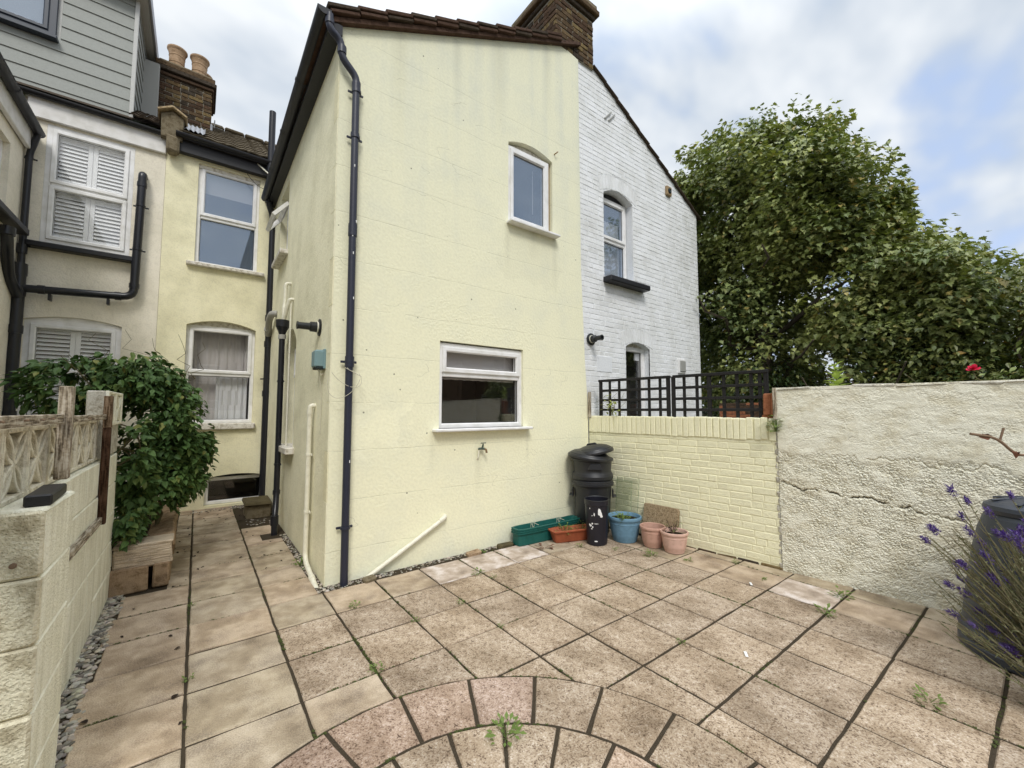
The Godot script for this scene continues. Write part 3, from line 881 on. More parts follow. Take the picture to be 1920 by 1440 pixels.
func build_paving() -> void:
	var g := MB.new()
	g.quad(V(-150, 0, 150), V(150, 0, 150), V(150, 0, -150), V(-150, 0, -150))
	kind(part("ground", g, M.lawn, self, at(V(0, -0.09, 0))), "structure")
	var bed := MB.new()
	bed.box(V(1.15, -0.033, 0.35), V(5.25, 0.05, 9.3))
	var pav: MeshInstance3D = kind(part("paving", bed, M.joint_soil), "structure")
	var r := RandomNumberGenerator.new()
	r.seed = 4
	var full := {}
	var C := Vector2(-0.145, 3.02)
	var circle := PackedVector2Array()
	for i in 96: circle.append(C + Vector2(cos(TAU * i / 96), sin(TAU * i / 96)) * 1.256)
	var xs := [-1.395, -0.957, -0.452, -0.042, 0.404, 0.848, 1.294, 1.738, 2.178, 2.63, 3.075, 3.52, 3.80]
	var zs := [0.135]
	for k in 13: zs.append(0.588 + 0.4566 * k)
	for k in 10: zs.insert(0, 0.135 - 0.453 * (k + 1))
	var joint := 0.0082
	for i in xs.size() - 1:
		for j in zs.size() - 1:
			var x0: float = xs[i] + joint
			var x1: float = xs[i + 1] - joint
			var z0: float = zs[j] + joint
			var z1: float = zs[j + 1] - joint
			if i == 3 and zs[j] < 0.1: continue
			if i > 3 and zs[j] < 0.1: continue
			if i > 9 and zs[j + 1] < 0.1: continue
			var poly := rect(x0, z0, x1, z1)
			if i == 2 and zs[j] < 0.1: # narrowed along the gravel strip; a gully round the waste pipe
				if zs[j] < -3.0: continue
				poly = rect(x0, z0, -0.075, z1)
				if zs[j] < -2.0 and zs[j] > -2.5: poly = PackedVector2Array([Vector2(x0, z0), Vector2(-0.28, z0), Vector2(-0.28, z1 - 0.14), Vector2(-0.075, z1 - 0.14), Vector2(-0.075, z1), Vector2(x0, z1)])
			if i == 0:
				var e0 := -1.405 + 0.035 * clampf((0.8 - zs[j]) * 0.0, 0, 1)
				poly = PackedVector2Array([Vector2(e0 + 0.012 * sin(zs[j] * 9.0), z0), Vector2(x1, z0), Vector2(x1, z1), Vector2(e0 + 0.02 * sin(zs[j] * 7.0 + 1.0), z1)])
				if zs[j] > 0.9: poly = PackedVector2Array([Vector2(-1.385, z0), Vector2(x1, z0), Vector2(x1, z1), Vector2(-1.375, z1)])
				if zs[j] < -0.85: poly = rect(-1.12, z0, x1, z1)
			if i == 11: # the wall on the right runs at a slight angle
				poly = PackedVector2Array([Vector2(x0, z0), Vector2(3.47 + 0.1 * z0, z0), Vector2(3.47 + 0.1 * z1, z1), Vector2(x0, z1)])
				if z0 > 2.2: poly = PackedVector2Array([Vector2(x0, z0), Vector2(3.52 + 0.081 * z0, z0), Vector2(3.52 + 0.081 * z1, z1), Vector2(x0, z1)])
				if z0 < 0.55: continue
			if i == 10 and z0 < 0.55: poly = PackedVector2Array([Vector2(x0, z0), Vector2(3.46, z0), Vector2(3.48, z1), Vector2(x0, z1)])
			var bits := Geometry2D.clip_polygons(poly, circle)
			var riven: bool = i <= 1 or i >= 10 or (i == 2 and zs[j] < 0.55) or (j == 10 and i > 2) or r.randf() < 0.06
			if i == 2 and zs[j] < -0.4: riven = true
			var whole: bool = bits.size() == 1 and bits[0].size() == 4 and i >= 3 and i <= 9
			for b in bits:
				var area := 0.0
				for t in b.size(): area += b[t].cross(b[(t + 1) % b.size()])
				if absf(area) < 0.004: continue
				var mm: Material = M["riven%d" % (r.randi() % 5)] if riven else M["slab%d" % (r.randi() % 6)]
				if j == 10 and i in [5, 6, 7] or i == 10 and j == 15: mm = M.riven_pale
				var tf := at(V(0, r.randf_range(-0.003, 0.003), 0))
				var mesh
				if whole:
					var kk := r.randi() % 8
					var key := "%d_%.3f_%.3f" % [kk, x1 - x0, z1 - z0]
					if not full.has(key):
						full[key] = slab_mesh(rect(-(x1 - x0) / 2, -(z1 - z0) / 2, (x1 - x0) / 2, (z1 - z0) / 2), 0.03, 0.006, 0.0028, r).mesh()
					mesh = full[key]
					tf = Transform3D(Basis(Vector3.UP, PI * (r.randi() % 2)) * Basis(V(1, 0, 0), r.randf_range(-0.006, 0.006)) * Basis(V(0, 0, 1), r.randf_range(-0.006, 0.006)), V((x0 + x1) / 2, r.randf_range(-0.002, 0.002), (z0 + z1) / 2))
				else:
					mesh = slab_mesh(b, 0.03, 0.006, 0.0028, r)
				part("paving_slab", mesh, mm, pav, tf)
	# rings of tapered slabs
	var rings := [[1.243, 0.887, 6.0, 0], [0.868, 0.49, -3.6, 1], [0.478, 0.16, 3.0, 2]]
	for e in rings:
		var cnt := 20 if e[3] < 2 else 10
		for k in cnt:
			var a0: float = deg_to_rad(e[2] + 360.0 / cnt * k) + 0.010 / e[0]
			var a1: float = deg_to_rad(e[2] + 360.0 / cnt * (k + 1)) - 0.010 / e[0]
			var p := PackedVector2Array()
			for s in 7:
				var a := lerpf(a0, a1, s / 6.0)
				p.append(C + Vector2(sin(a), -cos(a)) * e[0])
			for s in 7:
				var a := lerpf(a1 - 0.004, a0 + 0.004, s / 6.0)
				p.append(C + Vector2(sin(a), -cos(a)) * e[1])
			var mid: Vector2 = C + Vector2(sin((a0 + a1) / 2), -cos((a0 + a1) / 2)) * (e[0] + e[1]) * 0.5
			var pink: bool = (k in [19, 0, 18, 17]) and e[3] == 0 or r.randf() < 0.25
			if pink or true: part("paving_slab", slab_mesh(p, 0.03, 0.006, 0.002, r), M["slab_pink%d" % (r.randi() % 3)] if pink else M["slab%d" % (r.randi() % 6)], pav, at(V(0, r.randf_range(-0.002, 0.002), 0)))
	var hub := PackedVector2Array()
	for i in 24: hub.append(C + Vector2(cos(TAU * i / 24), sin(TAU * i / 24)) * 0.15)
	part("paving_slab", slab_mesh(hub, 0.03, 0.006, 0.001, r), M.slab_pink0, pav)
	# pebbles along the block wall and gravel at the foot of the house
	var stone := MB.new()
	stone.lathe(Vector3.ZERO, [Vector2(0.001, -0.6), Vector2(0.6, -0.5), Vector2(0.95, -0.2), Vector2(1.0, 0.05), Vector2(0.85, 0.38), Vector2(0.5, 0.56), Vector2(0.001, 0.62)], 10, 0.07)
	var sm := stone.mesh()
	var mm2 := MultiMesh.new()
	mm2.transform_format = MultiMesh.TRANSFORM_3D
	mm2.use_colors = true
	mm2.mesh = sm
	var spots := []
	for k in 900:
		var z := r.randf_range(-0.84, 1.9)
		var xw := -1.50 if z < 1.3 else -1.405
		var xr := -1.40 + 0.012 * sin(z * 8.0) if z < 0.9 else -1.375
		spots.append([V(r.randf_range(xw, xr), r.randf_range(-0.012, 0.004), z), r.randf_range(0.008, 0.019)])
	for k in 520:
		var z := r.randf_range(-2.0, 0.1)
		spots.append([V(r.randf_range(-0.07, 0.0), r.randf_range(-0.02, 0.0), z), r.randf_range(0.004, 0.013)])
	for k in 520:
		var x := pow(r.randf(), 1.4) * 2.2 - 0.02
		spots.append([V(x, r.randf_range(-0.02, 0.002), r.randf_range(0.01, 0.125 - 0.03 * x)), r.randf_range(0.004, 0.015)])
	for k in 420: spots.append([V(r.randf_range(-1.1, -0.05), r.randf_range(-0.02, 0.0), r.randf_range(-4.24, -3.98)), r.randf_range(0.006, 0.016)])
	for k in 160: spots.append([V(r.randf_range(-0.36, -0.05), r.randf_range(-0.03, 0.0), r.randf_range(-3.6, -2.7)), r.randf_range(0.006, 0.016)])
	mm2.instance_count = spots.size()
	for k in spots.size():
		var s: float = spots[k][1]
		mm2.set_instance_transform(k, Transform3D(Basis(Vector3.UP, r.randf() * TAU) * Basis(V(1, 0, 0), r.randf_range(-0.4, 0.4)) * Basis.from_scale(V(s * 1.25, s * 0.75, s * 0.9)), spots[k][0]))
		var t := r.randf_range(0.12, 0.52)
		mm2.set_instance_color(k, Color(t * r.randf_range(1.02, 1.2), t, t * r.randf_range(0.74, 0.92)))
	var pm := MultiMeshInstance3D.new()
	pm.name = "pebbles"
	pm.multimesh = mm2
	pm.material_override = M.pebble
	add_child(pm)
	tag(pm, "loose grey pebbles lining the foot of the walls beside the paving", "pebbles")
	kind(pm, "stuff")
	# moss in the joints
	var blade := MB.new()
	for k in 5:
		var a := TAU * k / 5.0
		blade.flat(Vector3.ZERO, V(cos(a), 0.5, sin(a)), V(cos(a + 0.9), 0.3, sin(a + 0.9)), V(0, 1, 0))
	var mo := MultiMesh.new()
	mo.transform_format = MultiMesh.TRANSFORM_3D
	mo.mesh = blade.mesh()
	var pts := []
	var pn := fn(88, 0.9, FastNoiseLite.TYPE_SIMPLEX_SMOOTH, 3)
	for k in 12000:
		var x := r.randf_range(-1.38, 3.7)
		var z := r.randf_range(-3.9, 4.0)
		if x > 0 and z < 0.1: continue
		if r.randf() < 0.5: x = xs[r.randi_range(1, 11)] + r.randf_range(-0.007, 0.007)
		else: z = zs[r.randi_range(0, zs.size() - 1)] + r.randf_range(-0.007, 0.007)
		if x > 0 and z < 0.1 or Vector2(x, z).distance_to(C) < 1.25: continue
		if pn.get_noise_2d(x, z) < 0.06: continue
		pts.append(V(x, -0.005, z))
	for k in 700:
		var a := r.randf() * TAU
		var q: Vector2 = C + Vector2(cos(a), sin(a)) * ([1.249, 0.878][k % 2] + r.randf_range(-0.006, 0.006))
		if pn.get_noise_2d(q.x * 2, q.y * 2) > 0.0: pts.append(V(q.x, -0.008, q.y))
	mo.instance_count = pts.size()
	for k in pts.size(): mo.set_instance_transform(k, Transform3D(Basis(Vector3.UP, r.randf() * TAU).scaled(Vector3.ONE * r.randf_range(0.005, 0.012)), pts[k]))
	var mi := MultiMeshInstance3D.new()
	mi.name = "moss"
	mi.multimesh = mo
	mi.material_override = M.moss
	add_child(mi)
	tag(mi, "thin green moss growing in the joints of the paving", "moss")
	kind(mi, "stuff")

# ---------------------------------------------------------------- houses
func tiled_slope(par: Node3D, o: Vector3, x: Vector3, up: Vector3, w: float, l: float, tw: float, tl: float, m: Material, sd: int, called := "roof_tile", limit := 260) -> void: # interlocking tiles from the eave upwards
	var r := RandomNumberGenerator.new()
	r.seed = sd
	var nrm := x.cross(up).normalized()
	var meshes := []
	for k in 3:
		var q := MB.new()
		var pr := []
		for s in 7:
			var t := s / 6.0
			pr.append(Vector2((t - 0.5) * tw, 0.022 * absf(sin(t * PI * 1.5 + 0.3)) + 0.004))
		for s in 6:
			var a: Vector2 = pr[s]
			var b: Vector2 = pr[s + 1]
			q.quad(V(a.x, a.y + 0.02, 0), V(b.x, b.y + 0.02, 0), V(b.x, b.y, -tl * 1.08), V(a.x, a.y, -tl * 1.08))
			q.quad(V(a.x, a.y - 0.004, 0), V(b.x, b.y - 0.004, 0), V(b.x, b.y + 0.02, 0), V(a.x, a.y + 0.02, 0))
		meshes.append(q.mesh())
	var rest := MB.new()
	var n := 0
	for j in int(l / tl):
		for i in int(w / tw + 0.5):
			var p: Vector3 = o + x * (tw * (i + 0.5)) + up * (tl * j) + nrm * (0.012 + r.randf_range(-0.004, 0.004))
			var t := Transform3D(Basis(x, nrm, -up) * Basis(Vector3.UP, r.randf_range(-0.03, 0.03)), p)
			if n < limit:
				part(called, meshes[r.randi() % 3], m, par, t)
			else:
				rest.xf = t
				rest.box(V(0, 0.012, -tl * 0.5), V(tw * 0.96, 0.024, tl))
			n += 1
	if rest.v.size(): kind(part("far_tiles", rest, m, par), "stuff")

func brick_stack(par: Node3D, o: Vector3, s: Vector3, sides: Array, sd: int) -> MeshInstance3D: # a chimney: core and its own bricks on the given sides
	var core := MB.new()
	core.box(V(s.x * 0.5, s.y * 0.5, -s.z * 0.5), s - V(0.02, 0, 0.02))
	var c := part("chimney", core, M.mortar_old, par, Transform3D(Basis(), o))
	var mats := ["brick_old0", "brick_old1", "brick_old2", "brick_old3", "brick_old4", "brick_old5"]
	for k in sides:
		var holder := c
		var w := s.x
		var f := Transform3D()
		if k == 1:
			w = s.z
			f = frame(V(0, 0, -s.z), V(0, 0, 1))
		elif k == 2:
			w = s.z
			f = frame(V(s.x, 0, 0), V(0, 0, -1))
		# bricks stay children of the chimney
		var r := RandomNumberGenerator.new()
		r.seed = sd + k
		var row := 0
		var y := 0.0
		while y < s.y - 0.03:
			var x := 0.0
			var q := row % 2
			while x < w - 0.01:
				var bl := minf((0.222 if q % 2 == 0 else 0.112) * r.randf_range(0.94, 1.06), w - x)
				if w - x - bl < 0.05: bl = w - x
				part("brick", brick_mesh(snappedf(bl - 0.011, 0.004), 0.064, 0.03, r.randi() % 4, 0.005), M[mats[r.randi() % 6]], holder, f * Transform3D(Basis(Vector3.BACK, r.randf_range(-0.015, 0.015)), V(x + bl * 0.5, y + 0.037, -0.012 + r.randf_range(-0.003, 0.004))))
				x += bl
				q += 1
			y += 0.075
			row += 1
	return c

func chimney_cap(c: MeshInstance3D, s: Vector3, y: float, steps: Array) -> void:
	for st in steps:
		slab_box("oversail_course", c, M[st[2]], V(s.x * 0.5, y + st[1] * 0.5, -s.z * 0.5), V(s.x + st[0] * 2.0, st[1] - 0.006, s.z + st[0] * 2.0), 0.012, Transform3D(), 0.006)
		y += st[1]

func pot(c: MeshInstance3D, p: Vector3) -> void:
	var q := MB.new()
	q.lathe(p, [Vector2(0.115, 0), Vector2(0.118, 0.10), Vector2(0.126, 0.11), Vector2(0.118, 0.12), Vector2(0.118, 0.24), Vector2(0.125, 0.25), Vector2(0.12, 0.27), Vector2(0.135, 0.34), Vector2(0.155, 0.375), Vector2(0.155, 0.40), Vector2(0.12, 0.40), Vector2(0.10, 0.2)], 24)
	part("chimney_pot", q, M.terracotta_pot, c)

func gutter(called: String, par: Node3D, a: Vector3, b: Vector3, r := 0.058, m: Material = null) -> void:
	if m == null: m = M.black_paint
	var q := MB.new()
	var d := (b - a).normalized()
	var s := d.cross(Vector3.UP).normalized()
	var k := 12
	for i in k:
		var t0 := PI * i / k
		var t1 := PI * (i + 1) / k
		var n0 := s * cos(t0) - Vector3.UP * sin(t0)
		var n1 := s * cos(t1) - Vector3.UP * sin(t1)
		q.squad(a + n0 * r, a + n1 * r, b + n1 * r, b + n0 * r, n0, n1, n1, n0, Vector2.ZERO, Vector2.ZERO, Vector2.ZERO, Vector2.ZERO)
		q.quad(a + n1 * (r - 0.006), a + n0 * (r - 0.006), b + n0 * (r - 0.006), b + n1 * (r - 0.006))
		q.flat(a, a + n0 * r, a + n1 * r, -d)
		q.flat(b, b + n0 * r, b + n1 * r, d)
	var g := part(called, q, m, par)
	var l := a.distance_to(b)
	var n := int(l / 0.9)
	for i in range(1, n):
		var w := MB.new()
		var p := a.lerp(b, float(i) / n)
		for j in 8:
			var t0 := PI * j / 8.0
			var t1 := PI * (j + 1) / 8.0
			w.quad(p - d * 0.03 + (s * cos(t0) - Vector3.UP * sin(t0)) * (r + 0.006), p - d * 0.03 + (s * cos(t1) - Vector3.UP * sin(t1)) * (r + 0.006), p + d * 0.03 + (s * cos(t1) - Vector3.UP * sin(t1)) * (r + 0.006), p + d * 0.03 + (s * cos(t0) - Vector3.UP * sin(t0)) * (r + 0.006))
		part("gutter_joint", w, m, g)

const ZF := -4.25

func build_yellow_house() -> void:
	var hs := thing("yellow_house", "pale yellow rendered house with a tall narrow back extension", "house")
	# gable end of the extension
	var out := PackedVector2Array([Vector2(0, -0.12), Vector2(3.46, -0.12), Vector2(3.455, 1.57), Vector2(3.40, 2.3), Vector2(3.34, 3.6), Vector2(3.32, 6.74), Vector2(2.9, 6.80), Vector2(0.0, 5.37)])
	var h1 := arch(2.04, 3.92, 2.79, 4.965, 0.085)
	var h2 := rect(1.115, 1.37, 2.277, 2.33)
	part("gable_wall", wall(out, [h1, h2], 0.24), M.gable, hs)
	var w1 := window(hs, Transform3D(Basis(), V(2.042, 3.93, 0)), 0.705, 1.02, 0.028, [], [true], "glass_coat", "dark_room")
	var fill := MB.new()
	fill.prism(arch(0.0, 0.99, 0.742, 1.03, 0.08), -0.08, -0.05)
	part("arch_infill", fill, M.sill_white, w1)
	slab_box("old_frame", w1, M.vent_brown, V(0.727, 0.52, -0.05), V(0.04, 1.05, 0.05), 0.004)
	slab_box("sill", w1, M.upvc, V(0.385, -0.018, 0.06), V(0.83, 0.03, 0.15), 0.006)
	var cord := MB.new()
	cord.tube([V(0.50, 0.28, -0.1), V(0.50, 0.88, -0.1)], 0.005, 6)
	part("blind_cord", cord, M.curtain, w1)
	var w2 := window(hs, Transform3D(Basis(), V(1.115, 1.37, 0)), 1.162, 0.945, 0.03, [0.60], [false, true], "glass_clear", "dark_room", 1.0)
	slab_box("sill", w2, M.upvc, V(0.58, -0.016, 0.055), V(1.32, 0.032, 0.16), 0.008)
	var bl := MB.new()
	bl.quad(V(0.06, 0.66, -0.11), V(1.1, 0.66, -0.11), V(1.1, 0.93, -0.11), V(0.06, 0.93, -0.11))
	part("roller_blind", bl, M.lace, w2)
	var trim := MB.new() # patterned valance edge
	for k in 26:
		var x := 0.06 + 0.04 * k
		trim.quad(V(x, 0.548 + 0.003 * sin(k * 2.1), -0.10), V(x + 0.041, 0.548 + 0.003 * sin(k * 2.1 + 2.1), -0.10), V(x + 0.041, 0.6, -0.10), V(x, 0.6, -0.10))
	part("lace_valance", trim, M.lace, w2)
	# side wall of the extension
	var f := frame(V(0, 0, ZF), V(0, 0, 1))
	var sout := PackedVector2Array([Vector2(0, -0.12), Vector2(4.244, -0.12), Vector2(4.244, 5.37), Vector2(0, 5.30)])
	var s1 := rect(0.80, 3.90, 1.55, 5.0)
	var s2 := arch(1.80, 1.10, 2.51, 2.45, 0.20)
	part("side_wall", wall(sout, [s1, s2], 0.22), M.stucco_yellow, hs, f * Transform3D(Basis(), V(0, 0, 0.002)))
	# corner strip of the lined-out render: a thin raised band with joints
	for k in 12:
		var y0 := maxf(1.19 + 0.4545 * (k - 3), -0.1)
		var y1 := 1.19 + 0.4545 * (k - 2) - 0.004
		slab_box("corner_render", hs, M.stucco_bright if k % 4 == 2 else M.stucco_yellow, V(0.0005, (y0 + y1) * 0.5, -0.066 + 0.004), V(0.011, y1 - y0, 0.128), 0.002)
	var sw1 := window(hs, f * Transform3D(Basis(), V(0.80, 3.90, 0)), 0.75, 1.10, 0.09, [0.78], [false, false], "glass_clear", "dark_room")
	slab_box("sill", sw1, M.sill_white, V(0.40, -0.03, 0.10), V(0.86, 0.07, 0.2), 0.01)
	var op := MB.new() # top-hung sash standing open
	op.ring(0.72, 0.30, [Vector2(0, -0.03), Vector2(0, 0.02), Vector2(0.045, 0.026), Vector2(0.05, 0.0), Vector2(0.05, -0.03), Vector2(0, -0.03)])
	var ops := part("open_sash", op, M.upvc, hs, f * Transform3D(Basis(), V(0.815, 4.42, 0.20)) * Transform3D(Basis(V(1, 0, 0), -0.70), Vector3.ZERO))
	var og := MB.new()
	og.quad(V(0.05, 0.05, 0), V(0.67, 0.05, 0), V(0.67, 0.25, 0), V(0.05, 0.25, 0))
	part("pane", og, M.glass_clear, ops)
	var sw2 := window(hs, f * Transform3D(Basis(), V(1.80, 1.10, 0)), 0.71, 1.36, 0.11, [0.9], [false, true], "glass_clear", "dark_room")
	var fl2 := MB.new()
	fl2.prism(arch(0.0, 1.33, 0.71, 1.35, 0.19), -0.06, -0.02)
	part("arch_infill", fl2, M.upvc, sw2)
	slab_box("sill", sw2, M.sill_white, V(0.37, -0.035, 0.105), V(0.84, 0.085, 0.2), 0.01, Transform3D(), 0.004)
	# rear wall of the main house
	var fr := Transform3D(Basis(), V(0, 0, ZF))
	var fo := PackedVector2Array([Vector2(-1.51, -0.15), Vector2(3.4, -0.15), Vector2(3.4, 5.9), Vector2(-1.51, 5.9)])
	var r1 := rect(-1.10, 3.935, -0.235, 5.60)
	var r2 := arch(-1.155, 1.34, -0.215, 2.93, 0.10)
	var r3 := arch(-0.83, 0.035, 0.0, 0.47, 0.05)
	part("rear_wall", wall(fo, [r1, r2, r3], 0.25), M.stucco_bright, hs, fr)
	var v1 := window(hs, fr * Transform3D(Basis(), V(-1.10, 3.935, 0)), 0.865, 1.665, 0.05, [0.80], [false, true], "glass_coat", "dark_room")
	slab_box("head_board", v1, M.sill_white, V(0.43, 1.64, 0.012), V(0.865, 0.085, 0.02), 0.004)
	slab_box("sill", v1, M.sill_white, V(0.435, -0.025, 0.05), V(1.07, 0.06, 0.16), 0.01)
	var bb := MB.new()
	bb.quad(V(0.06, 1.24, -0.09), V(0.8, 1.24, -0.09), V(0.8, 1.6, -0.09), V(0.06, 1.6, -0.09))
	part("blind", bb, M.lace, v1)
	var v2 := window(hs, fr * Transform3D(Basis(), V(-1.155, 1.355, 0)), 0.94, 1.59, 0.09, [0.80], [false, true], "glass_clear", "mid_room", 1.0)
	var ai := MB.new()
	ai.prism(arch(0.0, 1.56, 0.94, 1.575, 0.10), -0.05, -0.016)
	part("arch_infill", ai, M.sill_white, v2)
	slab_box("sill", v2, M.sill_white, V(0.46, -0.055, 0.06), V(1.04, 0.105, 0.2), 0.014, Transform3D(), 0.006)
	part("net_curtain", drape(0.82, 1.48, 9.0, 0.012, 3), M.lace, v2, Transform3D(Basis(), V(0.06, 0.05, -0.22)))
	part("white_curtain", drape(0.44, 0.74, 12.0, 0.014, 4), M.curtain, v2, Transform3D(Basis(), V(0.42, 0.05, -0.14)))
	var v3 := window(hs, fr * Transform3D(Basis(), V(-0.83, 0.04, 0)), 0.85, 0.43, 0.09, [], [false], "glass_clear", "dark_room")
	var a3 := MB.new()
	a3.prism(arch(0.0, 0.41, 0.85, 0.425, 0.05), -0.05, -0.02)
	part("arch_infill", a3, M.black_paint, v3)
	# eaves, fascia and roofs
	slab_box("fascia", hs, M.black_paint, V(-0.66, 5.77, ZF + 0.06), V(1.46, 0.24, 0.1), 0.008)
	gutter("gutter", hs, V(-1.40, 5.90, ZF + 0.19), V(-0.02, 5.885, ZF + 0.19))
	var roof := MB.new()
	var sl := 0.66
	var zr := -6.9
	var yr := 5.93 + sl * (ZF + 0.12 - zr)
	roof.quad(V(-1.51, 5.93, ZF + 0.12), V(3.4, 5.93, ZF + 0.12), V(3.4, yr, zr), V(-1.51, yr, zr))
	roof.quad(V(3.4, 5.93, 2 * zr - ZF), V(-1.51, 5.93, 2 * zr - ZF), V(-1.51, yr, zr), V(3.4, yr, zr))
	roof.quad(V(-1.51, 5.85, ZF + 0.12), V(-1.51, 5.85, 2 * zr - ZF), V(3.4, 5.85, 2 * zr - ZF), V(3.4, 5.85, ZF + 0.12))
	var rf := part("main_roof", roof, M.roof_tile_moss, hs)
	var up := V(0, sl, -1).normalized()
	tiled_slope(rf, V(-1.36, 5.93, ZF + 0.14), V(1, 0, 0), up, 2.6, 3.2, 0.30, 0.33, M.roof_tile_moss, 5)
	for k in 12: slab_box("ridge_tile", rf, M.roof_tile_moss, V(-1.3 + 0.38 * k, yr + 0.03, zr), V(0.37, 0.09, 0.2), 0.03, Transform3D(), 0.006)
	# extension roof: two slopes meeting over the party wall
	var er := MB.new()
	er.quad(V(-0.16, 5.27, ZF), V(-0.16, 5.27, 0.06), V(3.32, 6.98, 0.06), V(3.32, 6.98, ZF))
	er.quad(V(-0.16, 5.22, 0.06), V(-0.16, 5.22, ZF), V(3.32, 6.93, ZF), V(3.32, 6.93, 0.06))
	er.quad(V(-0.16, 5.22, 0.06), V(3.32, 6.93, 0.06), V(3.32, 6.98, 0.06), V(-0.16, 5.27, 0.06))
	var erf := part("extension_roof", er, M.verge_tile, hs)
	rng.seed = 61
	var ex := V(1, 0.482, 0).normalized()
	for k in 11: # verge tiles lapping up the gable
		for lay in 2:
			var p := V(-0.13, 5.365 - 0.045 * lay, 0.035 - 0.012 * lay) + ex * (0.305 * (k + 0.5) + 0.02 * lay)
			if p.x > 2.93: continue
			slab_box("verge_tile", erf, M.verge_tile if (k + lay) % 3 else M.roof_tile, Vector3.ZERO, V(0.31 if lay == 0 else 0.29, 0.036, 0.14), 0.005, Transform3D(Basis(Vector3.BACK, atan(0.482) - 0.075 + rng.randf_range(-0.02, 0.02)), p), 0.003)
	for k in 10: # mortar bedding under the verge
		slab_box("verge_mortar", erf, M.stucco_yellow, Vector3.ZERO, V(0.30, 0.035, 0.03), 0.012, Transform3D(Basis(Vector3.BACK, atan(0.482)), V(0.0, 5.345, 0.008) + ex * (0.31 * k + 0.16)), 0.008)
	var sof := MB.new()
	sof.box(V(-0.055, 5.22, ZF * 0.5), V(0.13, 0.10, -ZF + 0.1))
	part("eaves_board", sof, M.black_paint, hs)
	gutter("gutter", hs, V(-0.17, 5.30, 0.12), V(-0.17, 5.235, ZF + 0.15), 0.062)
	# chimney on the gable, astride both houses
	var c := brick_stack(hs, V(2.88, 6.76, 0.0), V(0.775, 0.78, 0.95), [0, 1, 2], 300)
	chimney_cap(c, V(0.775, 0, 0.95), 0.78, [[0.03, 0.07, "brick_old3"], [0.075, 0.08, "brick_old0"], [0.05, 0.09, "stone_old"]])
	# chimney over the party wall on the left
	var c2 := brick_stack(hs, V(-1.77, 6.55, -5.5), V(0.79, 1.10, 0.75), [0, 2], 320)
	chimney_cap(c2, V(0.79, 0, 0.75), 1.10, [[0.035, 0.075, "brick_old1"], [0.07, 0.085, "brick_old3"], [0.045, 0.10, "brick_old0"], [0.0, 0.05, "stone_old"]])
	pot(c2, V(0.24, 1.40, -0.2))
	pot(c2, V(0.58, 1.40, -0.2))
	pot(c2, V(0.64, 1.33, -0.55))
	slab_box("lead_flashing", c2, M.lead, V(0.80, 0.42, -0.3), V(0.05, 0.16, 0.6), 0.02)
	# kneeler stone with its little gabled cap between the two roofs
	var kn := MB.new()
	kn.prism(PackedVector2Array([Vector2(-0.13, -0.24), Vector2(0.13, -0.24), Vector2(0.14, 0.12), Vector2(0.0, 0.2), Vector2(-0.14, 0.12)]), -0.35, 0.0, 0.012)
	var ks := part("kneeler_stone", kn, M.stone_old, hs, Transform3D(Basis(), V(-1.45, 6.03, ZF + 0.16)))
	for s in [-1, 1]: slab_box("cap_stone", ks, M.stone_pale, Vector3.ZERO, V(0.21, 0.03, 0.5), 0.006, Transform3D(Basis(Vector3.BACK, -s * 0.55), V(s * 0.088, 0.185, -0.18)))
	var fs := MB.new()
	for k in 9: # rippled flashing beside it
		fs.quad(V(0.02 + 0.03 * k, 0.03 * (k % 2), 0), V(0.05 + 0.03 * k, 0.03 * ((k + 1) % 2), 0), V(0.05 + 0.03 * k, 0.42 + 0.03 * ((k + 1) % 2), -0.6), V(0.02 + 0.03 * k, 0.42 + 0.03 * (k % 2), -0.6))
	part("lead_flashing", fs, M.lead, ks, Transform3D(Basis(), V(0.12, -0.02, -0.02)))
	slab_box("gutter_end_block", hs, M.stone_old, V(-1.43, 5.70, ZF + 0.11), V(0.16, 0.26, 0.18), 0.03, Transform3D(), 0.01)

